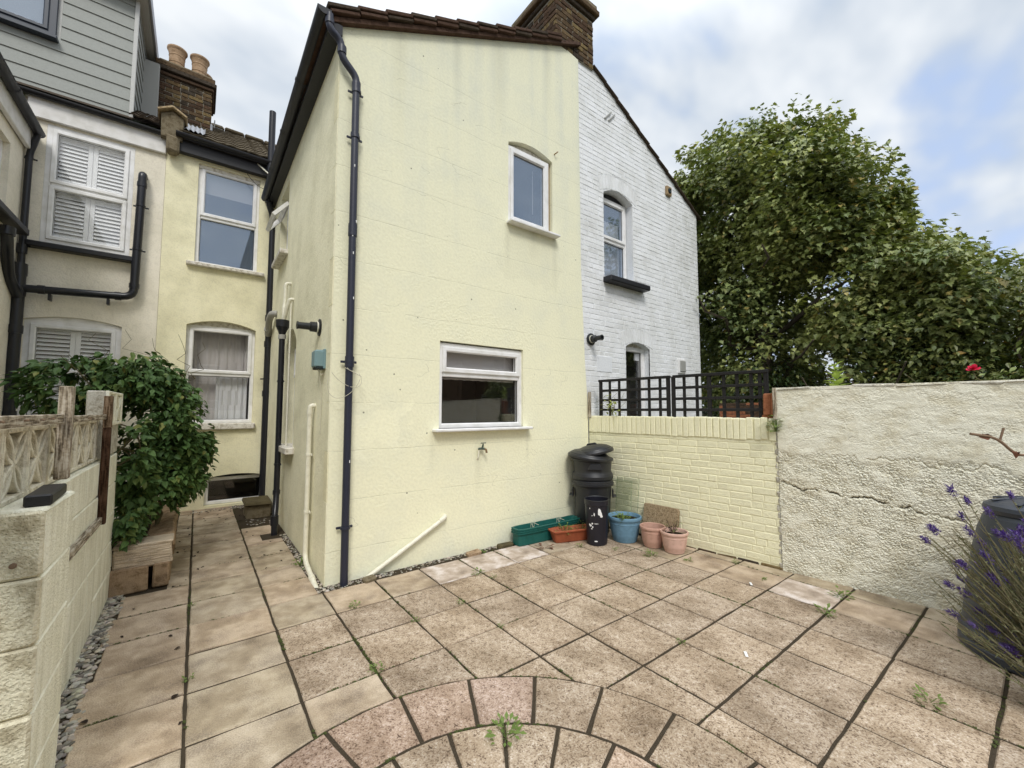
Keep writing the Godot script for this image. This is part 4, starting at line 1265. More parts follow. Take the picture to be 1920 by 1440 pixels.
func build_white_house() -> void:
	var hs := thing("white_house", "white painted brick house joined to the right of the yellow gable", "house")
	var out := PackedVector2Array([Vector2(3.47, -0.12), Vector2(6.62, -0.12), Vector2(6.60, 5.36), Vector2(3.65, 6.88), Vector2(3.325, 6.79), Vector2(3.345, 3.6), Vector2(3.41, 2.3), Vector2(3.46, 1.57)])
	var h1 := arch(3.885, 3.60, 4.60, 4.93, 0.11)
	var h2 := arch(4.37, 0.2, 5.0, 2.58, 0.08)
	part("rear_wall", wall(out, [h1, h2], 0.22), M.mortar_white, hs, Transform3D(Basis(), V(0, 0, -0.035)))
	# soldier bricks over both openings, then the courses round them
	var keep := [h1, h2]
	for e in [[3.885, 4.60, 4.93, 0.11], [4.37, 5.0, 2.58, 0.08]]:
		var n := int((e[1] - e[0]) / 0.078) + 3
		var band := PackedVector2Array()
		var x0: float = e[0] - 0.09
		var x1: float = e[1] + 0.09
		for k in 13: band.append(Vector2(lerpf(x0, x1, k / 12.0), e[2] + e[3] * 4.0 * (k / 12.0) * (1 - k / 12.0) + 0.0))
		for k in 13: band.append(Vector2(lerpf(x1 + 0.03, x0 - 0.03, k / 12.0), e[2] + e[3] * 4.0 * (k / 12.0) * (1 - k / 12.0) + 0.225))
		for k in n:
			var a := float(k) / n
			var b := float(k + 1) / n
			var y := func(t: float) -> float: return e[2] + e[3] * 4.0 * t * (1.0 - t) + 0.002
			var q := MB.new()
			var g := 0.004
			q.prism(PackedVector2Array([Vector2(lerpf(x0, x1, a) + g, y.call(a)), Vector2(lerpf(x0, x1, b) - g, y.call(b)), Vector2(lerpf(x0 - 0.03, x1 + 0.03, b) - g, y.call(b) + 0.22), Vector2(lerpf(x0 - 0.03, x1 + 0.03, a) + g, y.call(a) + 0.22)]), -0.02, 0.008, 0.005)
			part("arch_brick", q, M["brick_white%d" % (k % 4)], hs, Transform3D(Basis(), V(0, 0, -0.035)))
		keep.append(band)
	var holder := Node3D.new()
	lay(hs_at(hs, V(0, 0, -0.035)), out, keep, 0.0765, 0.222, ["brick_white0", "brick_white1", "brick_white2", "brick_white3"], 11, 300, 0.005, true)
	holder.free()
	var w1 := window(hs, Transform3D(Basis(), V(3.885, 3.60, -0.035)), 0.70, 1.34, 0.12, [0.66], [false, true], "glass_coat", "mid_room", 0.8)
	var ai := MB.new()
	ai.prism(arch(0.0, 1.32, 0.71, 1.325, 0.11), -0.05, -0.016)
	part("arch_infill", ai, M.black_paint, w1)
	slab_box("sill", w1, M.black_paint, V(0.46, -0.05, 0.15), V(0.98, 0.085, 0.26), 0.012)
	part("net_curtain", drape(0.6, 0.42, 16.0, 0.012, 8), M.curtain, w1, Transform3D(Basis(), V(0.05, 0.62, -0.12)))
	part("net_curtain", drape(0.6, 0.58, 12.0, 0.014, 9), M.curtain, w1, Transform3D(Basis(), V(0.05, 0.04, -0.12)))
	var d := window(hs, Transform3D(Basis(), V(4.37, 0.2, -0.035)), 0.63, 2.40, 0.10, [1.0], [false, false], "glass_clear", "dark_room", 0.8, "upvc", "door", 0.075)
	var di := MB.new()
	di.prism(arch(0.0, 2.37, 0.63, 2.38, 0.08), -0.05, -0.01)
	part("arch_infill", di, M.sill_white, d)
	slab_box("air_vent", hs, M.vent_grey, V(5.94, 2.36, -0.01), V(0.17, 0.2, 0.05), 0.01)
	slab_box("vent_cover", hs, M.upvc, V(5.94, 2.36, -0.022), V(0.23, 0.26, 0.04), 0.01)
	var av := slab_box("air_brick", hs, M.vent_brown, V(5.63, 5.50, -0.012), V(0.15, 0.17, 0.05), 0.01)
	var hole := MB.new()
	hole.lathe(Vector3.ZERO, [Vector2(0.03, 0), Vector2(0.045, 0.0), Vector2(0.05, 0.012), Vector2(0.03, 0.02), Vector2(0.001, 0.005)], 16)
	part("vent_pipe", hole, M.box_dark, av, Transform3D(Basis(V(1, 0, 0), PI / 2), V(0, 0, 0.022)))
	for k in 2: # old iron tie bars
		slab_box("tie_bar", hs, M.vent_grey, V(4.0 + 0.09 * k, 6.2, -0.015), V(0.022, 0.22, 0.02), 0.004, Transform3D())
	for t in hs.get_children():
		if str(t.name).begins_with("tie_bar"): t.rotation.z = -0.75
	# patch of flush cement under the lamp
	slab_box("cement_patch", hs, M.mortar_white, V(3.86, 2.26, -0.04), V(0.34, 0.24, 0.03), 0.006)
	var er := MB.new()
	er.quad(V(3.32, 6.97, -0.05), V(6.70, 5.31, -0.05), V(6.70, 5.31, ZF), V(3.32, 6.97, ZF))
	er.quad(V(3.66, 6.78, -0.05), V(6.70, 5.285, -0.05), V(6.70, 5.31, -0.05), V(3.66, 6.805, -0.05))
	er.quad(V(6.70, 5.285, -0.05), V(3.66, 6.78, -0.05), V(3.66, 6.78, ZF), V(6.70, 5.285, ZF))
	var rf := part("roof", er, M.roof_tile, hs)
	rng.seed = 63
	for k in 11:
		var p := V(3.66, 6.835, -0.03) + V(1, -0.513, 0).normalized() * (0.31 * (k + 0.5))
		slab_box("verge_tile", rf, M.roof_tile, Vector3.ZERO, V(0.325, 0.024, 0.10), 0.004, Transform3D(Basis(Vector3.BACK, -atan(0.513) + 0.06 + rng.randf_range(-0.02, 0.02)), p), 0.003)
	var sw := MB.new()
	sw.box(V(6.50, 2.6, -2.2), V(0.22, 5.4, 4.1))
	part("side_wall", sw, M.mortar_white, hs)

func hs_at(par: Node3D, p: Vector3) -> Node3D: # bricks of the white house hang from one wall part
	var q := MB.new()
	q.box(V(4.9, 2.5, -0.16), V(0.2, 0.2, 0.02))
	return part("brick_face", q, M.mortar_white, par, Transform3D(Basis(), p))

func shutters(win: MeshInstance3D, w: float, y0: float, y1: float, n: int, tilt: float) -> void: # two louvred leaves
	var lw := (w - 0.12) / 2.0
	for s in 2:
		var x0 := 0.06 + lw * s
		var q := MB.new()
		q.ring(lw - 0.004, y1 - y0, [Vector2(0, -0.014), Vector2(0, 0.014), Vector2(0.05, 0.014), Vector2(0.05, -0.014)])
		part("shutter_leaf", q, M.shutter_white, win, Transform3D(Basis(), V(x0 + 0.002, y0, -0.085)))
		var slat := MB.new()
		slat.box(Vector3.ZERO, V(lw - 0.11, 0.007, 0.070), 0.002)
		var sm := slat.mesh()
		for k in n:
			part("slat", sm, M.shutter_white, win, Transform3D(Basis(V(1, 0, 0), tilt), V(x0 + lw * 0.5, lerpf(y0 + 0.075, y1 - 0.075, k / (n - 1.0)), -0.085)))

func build_cream_house() -> void:
	var hs := thing("cream_house", "cream rendered house next door with grey clad loft dormer", "house")
	var fr := Transform3D(Basis(), V(0, 0, ZF - 0.004))
	var fo := PackedVector2Array([Vector2(-3.0, -0.15), Vector2(-1.513, -0.15), Vector2(-1.513, 5.86), Vector2(-3.0, 5.86)])
	var r1 := rect(-2.78, 3.86, -1.87, 5.54)
	var r2 := arch(-2.87, 1.2, -1.90, 2.79, 0.07)
	part("rear_wall", wall(fo, [r1, r2], 0.25), M.stucco_cream, hs, fr)
	var w1 := window(hs, fr * Transform3D(Basis(), V(-2.78, 3.86, 0)), 0.91, 1.68, 0.0, [0.84], [true, true], "glass_clear", "mid_room", 0.8, "upvc", "window", 0.07)
	shutters(w1, 0.91, 0.09, 0.80, 11, 1.0)
	shutters(w1, 0.91, 0.90, 1.60, 11, 1.0)
	slab_box("sill", w1, M.black_paint, V(0.47, -0.065, 0.06), V(1.13, 0.075, 0.16), 0.01)
	var w2 := window(hs, fr * Transform3D(Basis(), V(-2.87, 1.2, 0)), 0.97, 1.60, 0.04, [0.85], [false, true], "glass_clear", "dark_room", 0.8, "upvc", "window", 0.075)
	var ai := MB.new()
	ai.prism(arch(0.0, 1.58, 0.97, 1.59, 0.07), -0.04, -0.004)
	part("arch_infill", ai, M.upvc, w2)
	shutters(w2, 0.97, 0.09, 0.80, 10, 0.7)
	shutters(w2, 0.97, 0.91, 1.52, 9, 0.7)
	slab_box("fascia", hs, M.white_board, V(-2.24, 5.71, ZF + 0.03), V(1.45, 0.28, 0.05), 0.006)
	gutter("gutter", hs, V(-3.15, 5.88, ZF + 0.10), V(-1.55, 5.865, ZF + 0.10), 0.05)
	# roof and dormer
	var roof := MB.new()
	roof.quad(V(-4.6, 5.93, ZF + 0.1), V(-1.515, 5.93, ZF + 0.1), V(-1.515, 7.66, -6.9), V(-4.6, 7.66, -6.9))
	roof.quad(V(-1.515, 5.93, -9.6), V(-4.6, 5.93, -9.6), V(-4.6, 7.66, -6.9), V(-1.515, 7.66, -6.9))
	var rf := part("main_roof", roof, M.roof_tile, hs)
	tiled_slope(rf, V(-1.95, 5.94, ZF + 0.14), V(1, 0, 0), V(0, 0.653, -1).normalized(), 0.33, 1.2, 0.17, 0.26, M.roof_tile, 8)
	var core := MB.new()
	core.box(V(-3.28, 7.05, -5.75), V(2.62, 2.2, 2.6))
	var dm := part("dormer", core, M.trim_grey, hs)
	rng.seed = 12
	for k in 11:
		var y := 5.97 + 0.193 * k
		var x0 := -4.55
		if y > 6.88: # broken by the window
			slab_box("cladding_board", dm, M.cladding, V(-2.355, y + 0.097, -4.432), V(0.80, 0.205, 0.016), 0.003, Transform3D(Basis(V(1, 0, 0), 0.0), Vector3.ZERO))
		else:
			slab_box("cladding_board", dm, M.cladding, V((x0 - 1.955) * 0.5, y + 0.097, -4.432), V(-1.955 - x0, 0.205, 0.016), 0.003)
		var cb := slab_box("cladding_board", dm, M.cladding, V(-1.958, y + 0.097, -5.72), V(0.016, 0.2, 2.54), 0.003)
		cb.rotation.z = 0.07
	for b in dm.get_children():
		if b.position.z > -4.5: b.rotation.x = -0.075
	slab_box("corner_trim", dm, M.trim_grey, V(-1.962, 7.05, -4.425), V(0.05, 2.2, 0.05), 0.004)
	slab_box("roof_edge", dm, M.trim_grey, V(-3.2, 8.06, -5.65), V(2.74, 0.12, 2.9), 0.01)
	slab_box("metal_edge", dm, M.lead, V(-1.815, 8.09, -5.65), V(0.03, 0.2, 2.94), 0.006)
	slab_box("lead_apron", hs, M.vent_grey, V(-1.86, 7.15, -5.42), V(0.24, 1.2, 0.08), 0.01)
	var dw := window(hs, Transform3D(Basis(), V(-4.2, 6.90, -4.425)), 1.40, 1.06, -0.02, [], [true], "glass_coat", "mid_room", 0.5, "grey_frame", "dormer_window", 0.09)
	slab_box("sill", dw, M.grey_frame, V(0.7, -0.03, 0.03), V(1.46, 0.05, 0.12), 0.006)
	# the back extension next door, its side wall facing the yellow house
	var fx := frame(V(-2.95, 0, 3.0), V(0, 0, -1))
	var xo := PackedVector2Array([Vector2(0, -0.15), Vector2(7.27, -0.15), Vector2(7.27, 5.3), Vector2(0, 5.3)])
	var xh := rect(5.2, 3.93, 6.68, 4.88)
	part("extension_wall", wall(xo, [xh], 0.22), M.stucco_cream, hs, fx)
	var xw := window(hs, fx * Transform3D(Basis(), V(5.2, 3.93, 0)), 1.48, 0.95, 0.06, [0.5], [false, false], "glass_clear", "mid_room")
	slab_box("sill", xw, M.black_paint, V(0.9, -0.05, 0.1), V(1.8, 0.09, 0.2), 0.012)
	slab_box("fascia", hs, M.white_board, V(-2.91, 5.19, -0.7), V(0.05, 0.26, 7.0), 0.006)
	gutter("gutter", hs, V(-2.83, 5.36, 2.9), V(-2.83, 5.33, -4.18), 0.06)
	var xr := MB.new()
	xr.quad(V(-2.85, 5.33, 3.0), V(-2.85, 5.33, ZF), V(-6.2, 6.9, ZF), V(-6.2, 6.9, 3.0))
	xr.quad(V(-2.95, 5.3, 3.0), V(-6.2, 5.3, 3.0), V(-6.2, 6.85, 3.0), V(-2.95, 5.3, 3.0))
	part("extension_roof", xr, M.roof_tile, hs)
	var gw := MB.new()
	gw.box(V(-4.6, 2.6, 2.9), V(3.2, 5.4, 0.2))
	part("extension_end_wall", gw, M.stucco_cream, hs)

# ---------------------------------------------------------------- pipes and fittings on the houses
func build_pipes() -> void:
	var t := thing("downpipe", "dark blue rainwater pipe with swan neck on the front corner of the yellow gable", "drainpipe")
	pipe("pipe", t, M.pipe_blue, [V(-0.12, 5.27, 0.10), V(-0.12, 5.13, 0.10), V(-0.01, 5.08, 0.085), V(0.0, 4.93, 0.08), V(0.145, 4.80, 0.07), V(0.145, 4.6, 0.065), V(0.15, -0.02, 0.065)], 0.034, 0.06)
	for e in [[5.20, -0.12, 0.1, 0.05], [4.995, 0.0, 0.083, 0.07], [4.70, 0.145, 0.066, 0.11], [4.22, 0.145, 0.065, 0.04], [3.28, 0.147, 0.065, 0.12], [2.02, 0.149, 0.065, 0.10]]: collar(t, M.pipe_blue, V(e[1], e[0], e[2]), Vector3.UP, 0.041, e[3])
	for y in [4.66, 4.2, 2.02, 0.5]: clip(t, M.pipe_blue, V(0.149, y, 0.065), V(0, 0, -1), 0.038)
	for e in [[3.36, 0.02], [3.22, -0.01], [2.62, 0.012], [3.9, -0.008], [1.1, 0.015], [3.05, 0.0]]: slab_box("paint_fleck", t, M.paint_splash, V(0.149 + e[1], e[0], 0.099), V(0.008, 0.025, 0.003), 0.001)
	var w := thing("waste_pipe", "slanting cream waste pipe low on the yellow gable wall", "pipe")
	pipe("pipe", w, M.pipe_white, [V(1.19, 0.44, -0.01), V(1.19, 0.44, 0.035), V(1.13, 0.40, 0.035), V(0.27, -0.05, 0.045)], 0.022, 0.04)
	collar(w, M.pipe_white, V(1.15, 0.415, 0.035), V(0.86, 0.45, 0), 0.027, 0.06)
	collar(w, M.pipe_white, V(0.68, 0.165, 0.04), V(0.86, 0.45, 0), 0.026, 0.035)
	var sp := thing("white_waste_pipe", "white upright waste pipe near the corner of the yellow side wall", "pipe")
	pipe("pipe", sp, M.pipe_white, [V(0.01, 1.615, -0.565), V(-0.05, 1.615, -0.565), V(-0.05, 1.5, -0.575), V(-0.05, 0.12, -0.58), V(-0.05, 0.06, -0.52), V(-0.06, -0.02, -0.03), V(-0.03, -0.06, 0.03)], 0.024, 0.05)
	for y in [1.12, 0.55]: clip(sp, M.pipe_white, V(-0.05, y, -0.577), V(1, 0, 0), 0.024)
	collar(sp, M.pipe_white, V(-0.05, 1.55, -0.573), Vector3.UP, 0.029, 0.05)
	collar(sp, M.pipe_white, V(-0.057, 0.012, -0.22), V(0, -0.16, 1), 0.029, 0.05)
	var sp2 := thing("overflow_pipe", "thin cream overflow pipe beside the white upright waste pipe", "pipe")
	pipe("pipe", sp2, M.pipe_white, [V(0.01, 1.40, -0.66), V(-0.035, 1.40, -0.66), V(-0.035, 1.3, -0.665), V(-0.035, 0.03, -0.665)], 0.011, 0.03, 10)
	for y in [1.1, 0.6]: collar(sp2, M.pipe_white, V(-0.035, y, -0.664), Vector3.UP, 0.015, 0.02)
	var hp := thing("hopper_pipe", "black waste pipe with hopper head on the yellow side wall", "pipe")
	pipe("pipe", hp, M.pipe_black, [V(-0.10, 2.66, -2.19), V(-0.10, 0.50, -2.19), V(-0.11, 0.34, -2.13), V(-0.13, 0.20, -2.05), V(-0.13, -0.05, -2.04)], 0.036, 0.08)
	var hop := MB.new()
	hop.lathe(V(-0.10, 2.58, -2.19), [Vector2(0.04, 0), Vector2(0.055, 0.05), Vector2(0.08, 0.10), Vector2(0.082, 0.19), Vector2(0.076, 0.19), Vector2(0.07, 0.08)], 20)
	part("hopper", hop, M.pipe_black, hp)
	collar(hp, M.pipe_grey, V(-0.10, 2.545, -2.19), Vector3.UP, 0.046, 0.06, "coupling")
	for y in [1.95, 0.86]: clip(hp, M.pipe_black, V(-0.10, y, -2.19), V(1, 0, 0), 0.037)
	collar(hp, M.pipe_black, V(-0.10, 0.50, -2.19), Vector3.UP, 0.044, 0.06)
	collar(hp, M.pipe_black, V(-0.13, 0.17, -2.05), Vector3.UP, 0.047, 0.12)
	var up1 := thing("basin_waste", "cream plastic pipe running down into the black hopper", "pipe")
	pipe("pipe", up1, M.pipe_white, [V(0.01, 3.30, -2.26), V(-0.07, 3.30, -2.26), V(-0.07, 3.05, -2.25), V(-0.085, 2.95, -2.23), V(-0.09, 2.70, -2.20)], 0.022, 0.04)
	collar(up1, M.pipe_white, V(-0.07, 3.25, -2.26), Vector3.UP, 0.027, 0.05)
	var up2 := thing("bath_waste", "greyish elbow pipe entering the black hopper from the right", "pipe")
	pipe("pipe", up2, M.pipe_white, [V(0.01, 3.03, -2.02), V(-0.05, 3.03, -2.02), V(-0.07, 2.93, -2.06), V(-0.10, 2.70, -2.17)], 0.024, 0.05)
	pipe("pipe", up2, M.pipe_white, [V(-0.03, 3.0, -2.03), V(-0.03, 1.1, -2.05)], 0.011, 0.03, 8)
	var soil := thing("soil_pipe", "tall black soil vent pipe rising past the eaves in the corner", "pipe")
	pipe("pipe", soil, M.pipe_black, [V(-0.11, 6.80, -4.06), V(-0.11, 5.12, -4.06), V(-0.045, 4.98, -4.12), V(-0.035, 4.8, -4.14), V(-0.04, -0.05, -4.14)], 0.052, 0.1, 16)
	for e in [[5.20, -0.11, -4.06], [5.74, -0.11, -4.06], [3.15, -0.038, -4.14], [2.70, -0.038, -4.14], [1.85, -0.04, -4.14]]: collar(soil, M.pipe_black, V(e[1], e[0], e[2]), Vector3.UP, 0.062, 0.10)
	for y in [5.75, 2.1]: clip(soil, M.pipe_black, V(-0.11 if y > 5 else -0.04, y, -4.06 if y > 5 else -4.14), V(0, 0, -1), 0.056)
	var tw := thing("toilet_branch", "fat grey branch pipe curving into the black soil pipe", "pipe")
	pipe("pipe", tw, M.pipe_grey, [V(0.01, 3.12, -3.5), V(-0.07, 3.12, -3.55), V(-0.08, 3.05, -3.75), V(-0.05, 2.86, -4.1)], 0.05, 0.12)
	collar(tw, M.pipe_grey, V(-0.064, 2.93, -3.98), V(0.2, -0.5, -1), 0.06, 0.05)
	var rod := thing("white_overflow", "short white overflow pipe sticking out under the black gutter", "pipe")
	pipe("pipe", rod, M.pipe_white, [V(-0.36, 5.90, -4.2), V(-0.12, 5.62, -4.0)], 0.012, 0.02, 8)
	# neighbour's pipes
	var np := thing("cream_house_downpipe", "black rainwater pipe in the corner of the cream house", "drainpipe")
	pipe("pipe", np, M.pipe_black, [V(-2.83, 5.30, -4.12), V(-2.86, 5.16, -4.13), V(-2.90, 5.0, -4.15), V(-2.90, 3.4, -4.15)], 0.036, 0.08)
	for y in [4.95, 3.75]: clip(np, M.pipe_black, V(-2.90, y, -4.15), V(0, 0, -1), 0.036)
	collar(np, M.pipe_black, V(-2.90, 3.70, -4.15), Vector3.UP, 0.05, 0.12)
	collar(np, M.pipe_black, V(-2.91, 3.42, -4.15), Vector3.UP, 0.075, 0.16)
	var ns := thing("cream_house_soil_pipe", "thick black soil pipe standing in the corner of the cream house", "pipe")
	pipe("pipe", ns, M.pipe_black, [V(-2.90, 3.42, -4.14), V(-2.91, -0.1, -4.14)], 0.06, 0.1, 16)
	for y in [3.12, 2.62, 1.5]: collar(ns, M.pipe_black, V(-2.905, y, -4.14), Vector3.UP, 0.073, 0.11)
	pipe("branch", ns, M.pipe_black, [V(-2.90, 3.05, -4.14), V(-2.92, 3.22, -3.85), V(-2.88, 3.55, -3.55), V(-2.88, 3.75, -3.5)], 0.055, 0.12)
	collar(ns, M.pipe_black, V(-2.88, 3.72, -3.5), Vector3.UP, 0.075, 0.10)
	var nw := thing("cream_house_bath_waste", "black pipe making an L below the shuttered window of the cream house", "pipe")
	pipe("pipe", nw, M.pipe_black, [V(-1.76, 5.12, -4.27), V(-1.76, 5.12, -4.13), V(-1.76, 5.0, -4.13), V(-1.785, 3.23, -4.14), V(-2.88, 3.17, -4.14)], 0.052, 0.13, 16)
	for p in [V(-1.762, 4.62, -4.13), V(-1.772, 3.95, -4.135)]: clip(nw, M.pipe_black, p, V(0, 0, -1), 0.054)
	for p in [V(-2.05, 3.12, -4.16), V(-2.62, 3.09, -4.16)]: slab_box("bracket", nw, M.pipe_black, p, V(0.03, 0.09, 0.09), 0.006)
	for e in [[V(-1.761, 4.95, -4.13), Vector3.UP], [V(-1.783, 3.4, -4.14), Vector3.UP], [V(-1.95, 3.22, -4.14), V(1, 0.05, 0)], [V(-2.7, 3.18, -4.14), V(1, 0.05, 0)]]: collar(nw, M.pipe_black, e[0], e[1], 0.06, 0.07)
	# wall lamps, junction box, tap, cables
	var fl := thing("flue_terminal", "small black flue outlet with round flange on the yellow side wall", "flue", frame(V(0, 2.41, -0.47), V(0, 0, 1)))
	var fq := MB.new()
	fq.xf = Transform3D(Basis(V(1, 0, 0), PI / 2), Vector3.ZERO)
	fq.lathe(Vector3.ZERO, [Vector2(0.085, -0.002), Vector2(0.088, 0.012), Vector2(0.05, 0.026), Vector2(0.001, 0.026)], 24)
	part("flange", fq, M.lamp_black, fl)
	var fw := MB.new()
	fw.xf = fq.xf
	fw.lathe(Vector3.ZERO, [Vector2(0.058, 0.02), Vector2(0.058, 0.034), Vector2(0.03, 0.036)], 24)
	part("seal_ring", fw, M.pipe_white, fl)
	var ft := MB.new()
	ft.xf = fq.xf
	ft.lathe(Vector3.ZERO, [Vector2(0.052, 0.03), Vector2(0.05, 0.09), Vector2(0.036, 0.10), Vector2(0.034, 0.2), Vector2(0.039, 0.202), Vector2(0.039, 0.215), Vector2(0.02, 0.215), Vector2(0.018, 0.16)], 24)
	part("outlet", ft, M.lamp_black, fl)
	var f2 := fl.duplicate()
	f2.name = numbered(self, "flue_terminal")
	add_child(f2)
	f2.transform = Transform3D(Basis(), V(3.55, 2.60, -0.02))
	tag(f2, "small black flue outlet on the white brick wall", "flue")
	var jb := thing("junction_box", "grey green plastic junction box high on the corner of the yellow side wall", "junction box", frame(V(0.0, 2.06, -0.26), V(0, 0, 1)))
	slab_box("case", jb, M.box_teal, V(0, 0, 0.05), V(0.16, 0.17, 0.10), 0.016)
	slab_box("base", jb, M.box_dark, V(0, -0.085, 0.045), V(0.15, 0.03, 0.085), 0.006)
	slab_box("cover_lip", jb, M.box_teal, V(0, 0.0, 0.012), V(0.175, 0.19, 0.024), 0.005)
	for k in 2: slab_box("cable_port", jb, M.cable_dark, V(-0.03 + 0.06 * k, -0.09, 0.075), V(0.035, 0.025, 0.03), 0.004)
	pipe("cable", jb, M.cable, [V(0.02, -0.09, 0.06), V(0.05, -0.16, 0.03), V(0.07, -0.14, 0.02)], 0.004, 0.03, 6)
	pipe("cable", jb, M.cable, [V(0.0, -0.09, 0.05), V(0.01, -0.35, 0.012), V(-0.03, -0.60, 0.008), V(-0.035, -0.72, 0.006)], 0.003, 0.1, 6)
	var tp := thing("garden_tap", "small old brass tap on the yellow gable under the kitchen window", "tap", Transform3D(Basis(), V(1.635, 1.115, 0)))
	pipe("pipe", tp, M.pipe_white, [V(-0.03, -0.10, 0.0), V(-0.03, -0.08, 0.02), V(-0.022, 0.0, 0.022)], 0.010, 0.02, 8)
	var tb := MB.new()
	tb.tube([V(-0.03, 0.015, 0.02), V(0.0, 0.02, 0.045), V(0.03, 0.015, 0.06)], 0.013, 10)
	tb.tube([V(0.005, 0.02, 0.05), V(0.012, 0.06, 0.055), V(0.014, 0.075, 0.055)], [0.013, 0.010, 0.006], 10)
	part("valve_body", tb, M.verdigris, tp)
	var ts := MB.new()
	ts.tube([V(0.03, 0.015, 0.06), V(0.045, 0.005, 0.07), V(0.05, -0.03, 0.072)], [0.013, 0.012, 0.013], 10)
	part("spout", ts, M.brass, tp)
	slab_box("handle", tp, M.verdigris, V(0.016, 0.082, 0.055), V(0.07, 0.010, 0.016), 0.004)
	var hook := thing("wall_hook", "small bolt projecting beside the upper gable window", "bolt", Transform3D(Basis(), V(2.83, 5.10, 0)))
	pipe("shaft", hook, M.brass, [V(0, 0, -0.01), V(0, 0, 0.05), V(0.02, 0.02, 0.05)], 0.008, 0.02, 8)
	var wr := thing("wire_loop", "loose white wire looped round the dark blue downpipe", "wire")
	for k in 3:
		var pts := []
		for j in 13:
			var a := j / 12.0
			pts.append(V(0.10 + 0.15 * sin(a * 3.0 + k), 1.96 - 0.13 * sin(a * PI) * (0.6 + 0.4 * k) - 0.05 * k, 0.105 + 0.012 * sin(a * 5.0 + k)))
		pipe("strand", wr, M.cable, pts, 0.0025, 0.01, 5)
	var dc := thing("dark_cable", "thin dark cable drooping from the black gutter across the upper window", "cable")
	var dp := []
	for j in 14:
		var a := j / 13.0
		dp.append(V(lerpf(-0.52, -0.12, a), lerpf(5.72, 5.42, a) - 0.10 * sin(a * PI), ZF + 0.10))
	pipe("strand", dc, M.cable_dark, dp, 0.004, 0.02, 6)
	var ae := thing("tv_aerial", "spiky television aerial seen behind the left chimney", "aerial", at(V(-0.93, 7.15, -6.6)))
	pipe("mast", ae, M.vent_grey, [V(0, -0.4, 0), V(0.02, 0.62, 0)], 0.012, 0.02, 6)
	for k in 8: slab_box("element", ae, M.vent_grey, V(0.07, 0.02 + 0.075 * k, 0), V(0.24 - 0.01 * k, 0.01, 0.01), 0.002)

# ---------------------------------------------------------------- garden walls
func screen_block(w: float, h: float, d: float) -> ArrayMesh: # pierced concrete block: frame and four curved petals
	var m := MB.new()
	m.ring(w, h, [Vector2(0, -d), Vector2(0, -0.004), Vector2(0.004, 0), Vector2(0.018, 0), Vector2(0.024, -0.008), Vector2(0.024, -d)])
	for sx in [-1, 1]:
		for sy in [-1, 1]:
			for bow in [-1, 1]:
				var prev := Vector2.ZERO
				for k in 7:
					var t := k / 6.0
					var c := Vector2(sx * w * 0.47, sy * h * 0.47) * t
					var nn := Vector2(-c.y, c.x).normalized() if k > 0 else Vector2.ZERO
					var p: Vector2 = c + nn * bow * 0.030 * sin(t * PI)
					if k > 0:
						var dd: Vector2 = (p - prev).normalized()
						var s := Vector2(-dd.y, dd.x) * 0.0085
						var q := PackedVector2Array([prev - s, p - s + dd * 0.003, p + s + dd * 0.003, prev + s])
						m.xf = Transform3D(Basis(), V(w * 0.5, h * 0.5, -0.003 - 0.001 * (bow + 1) - 0.0007 * (sx + 1)))
						m.prism(q, -d * 0.92, 0.0, 0.003)
					prev = p
	m.xf = Transform3D()
	return m.mesh()

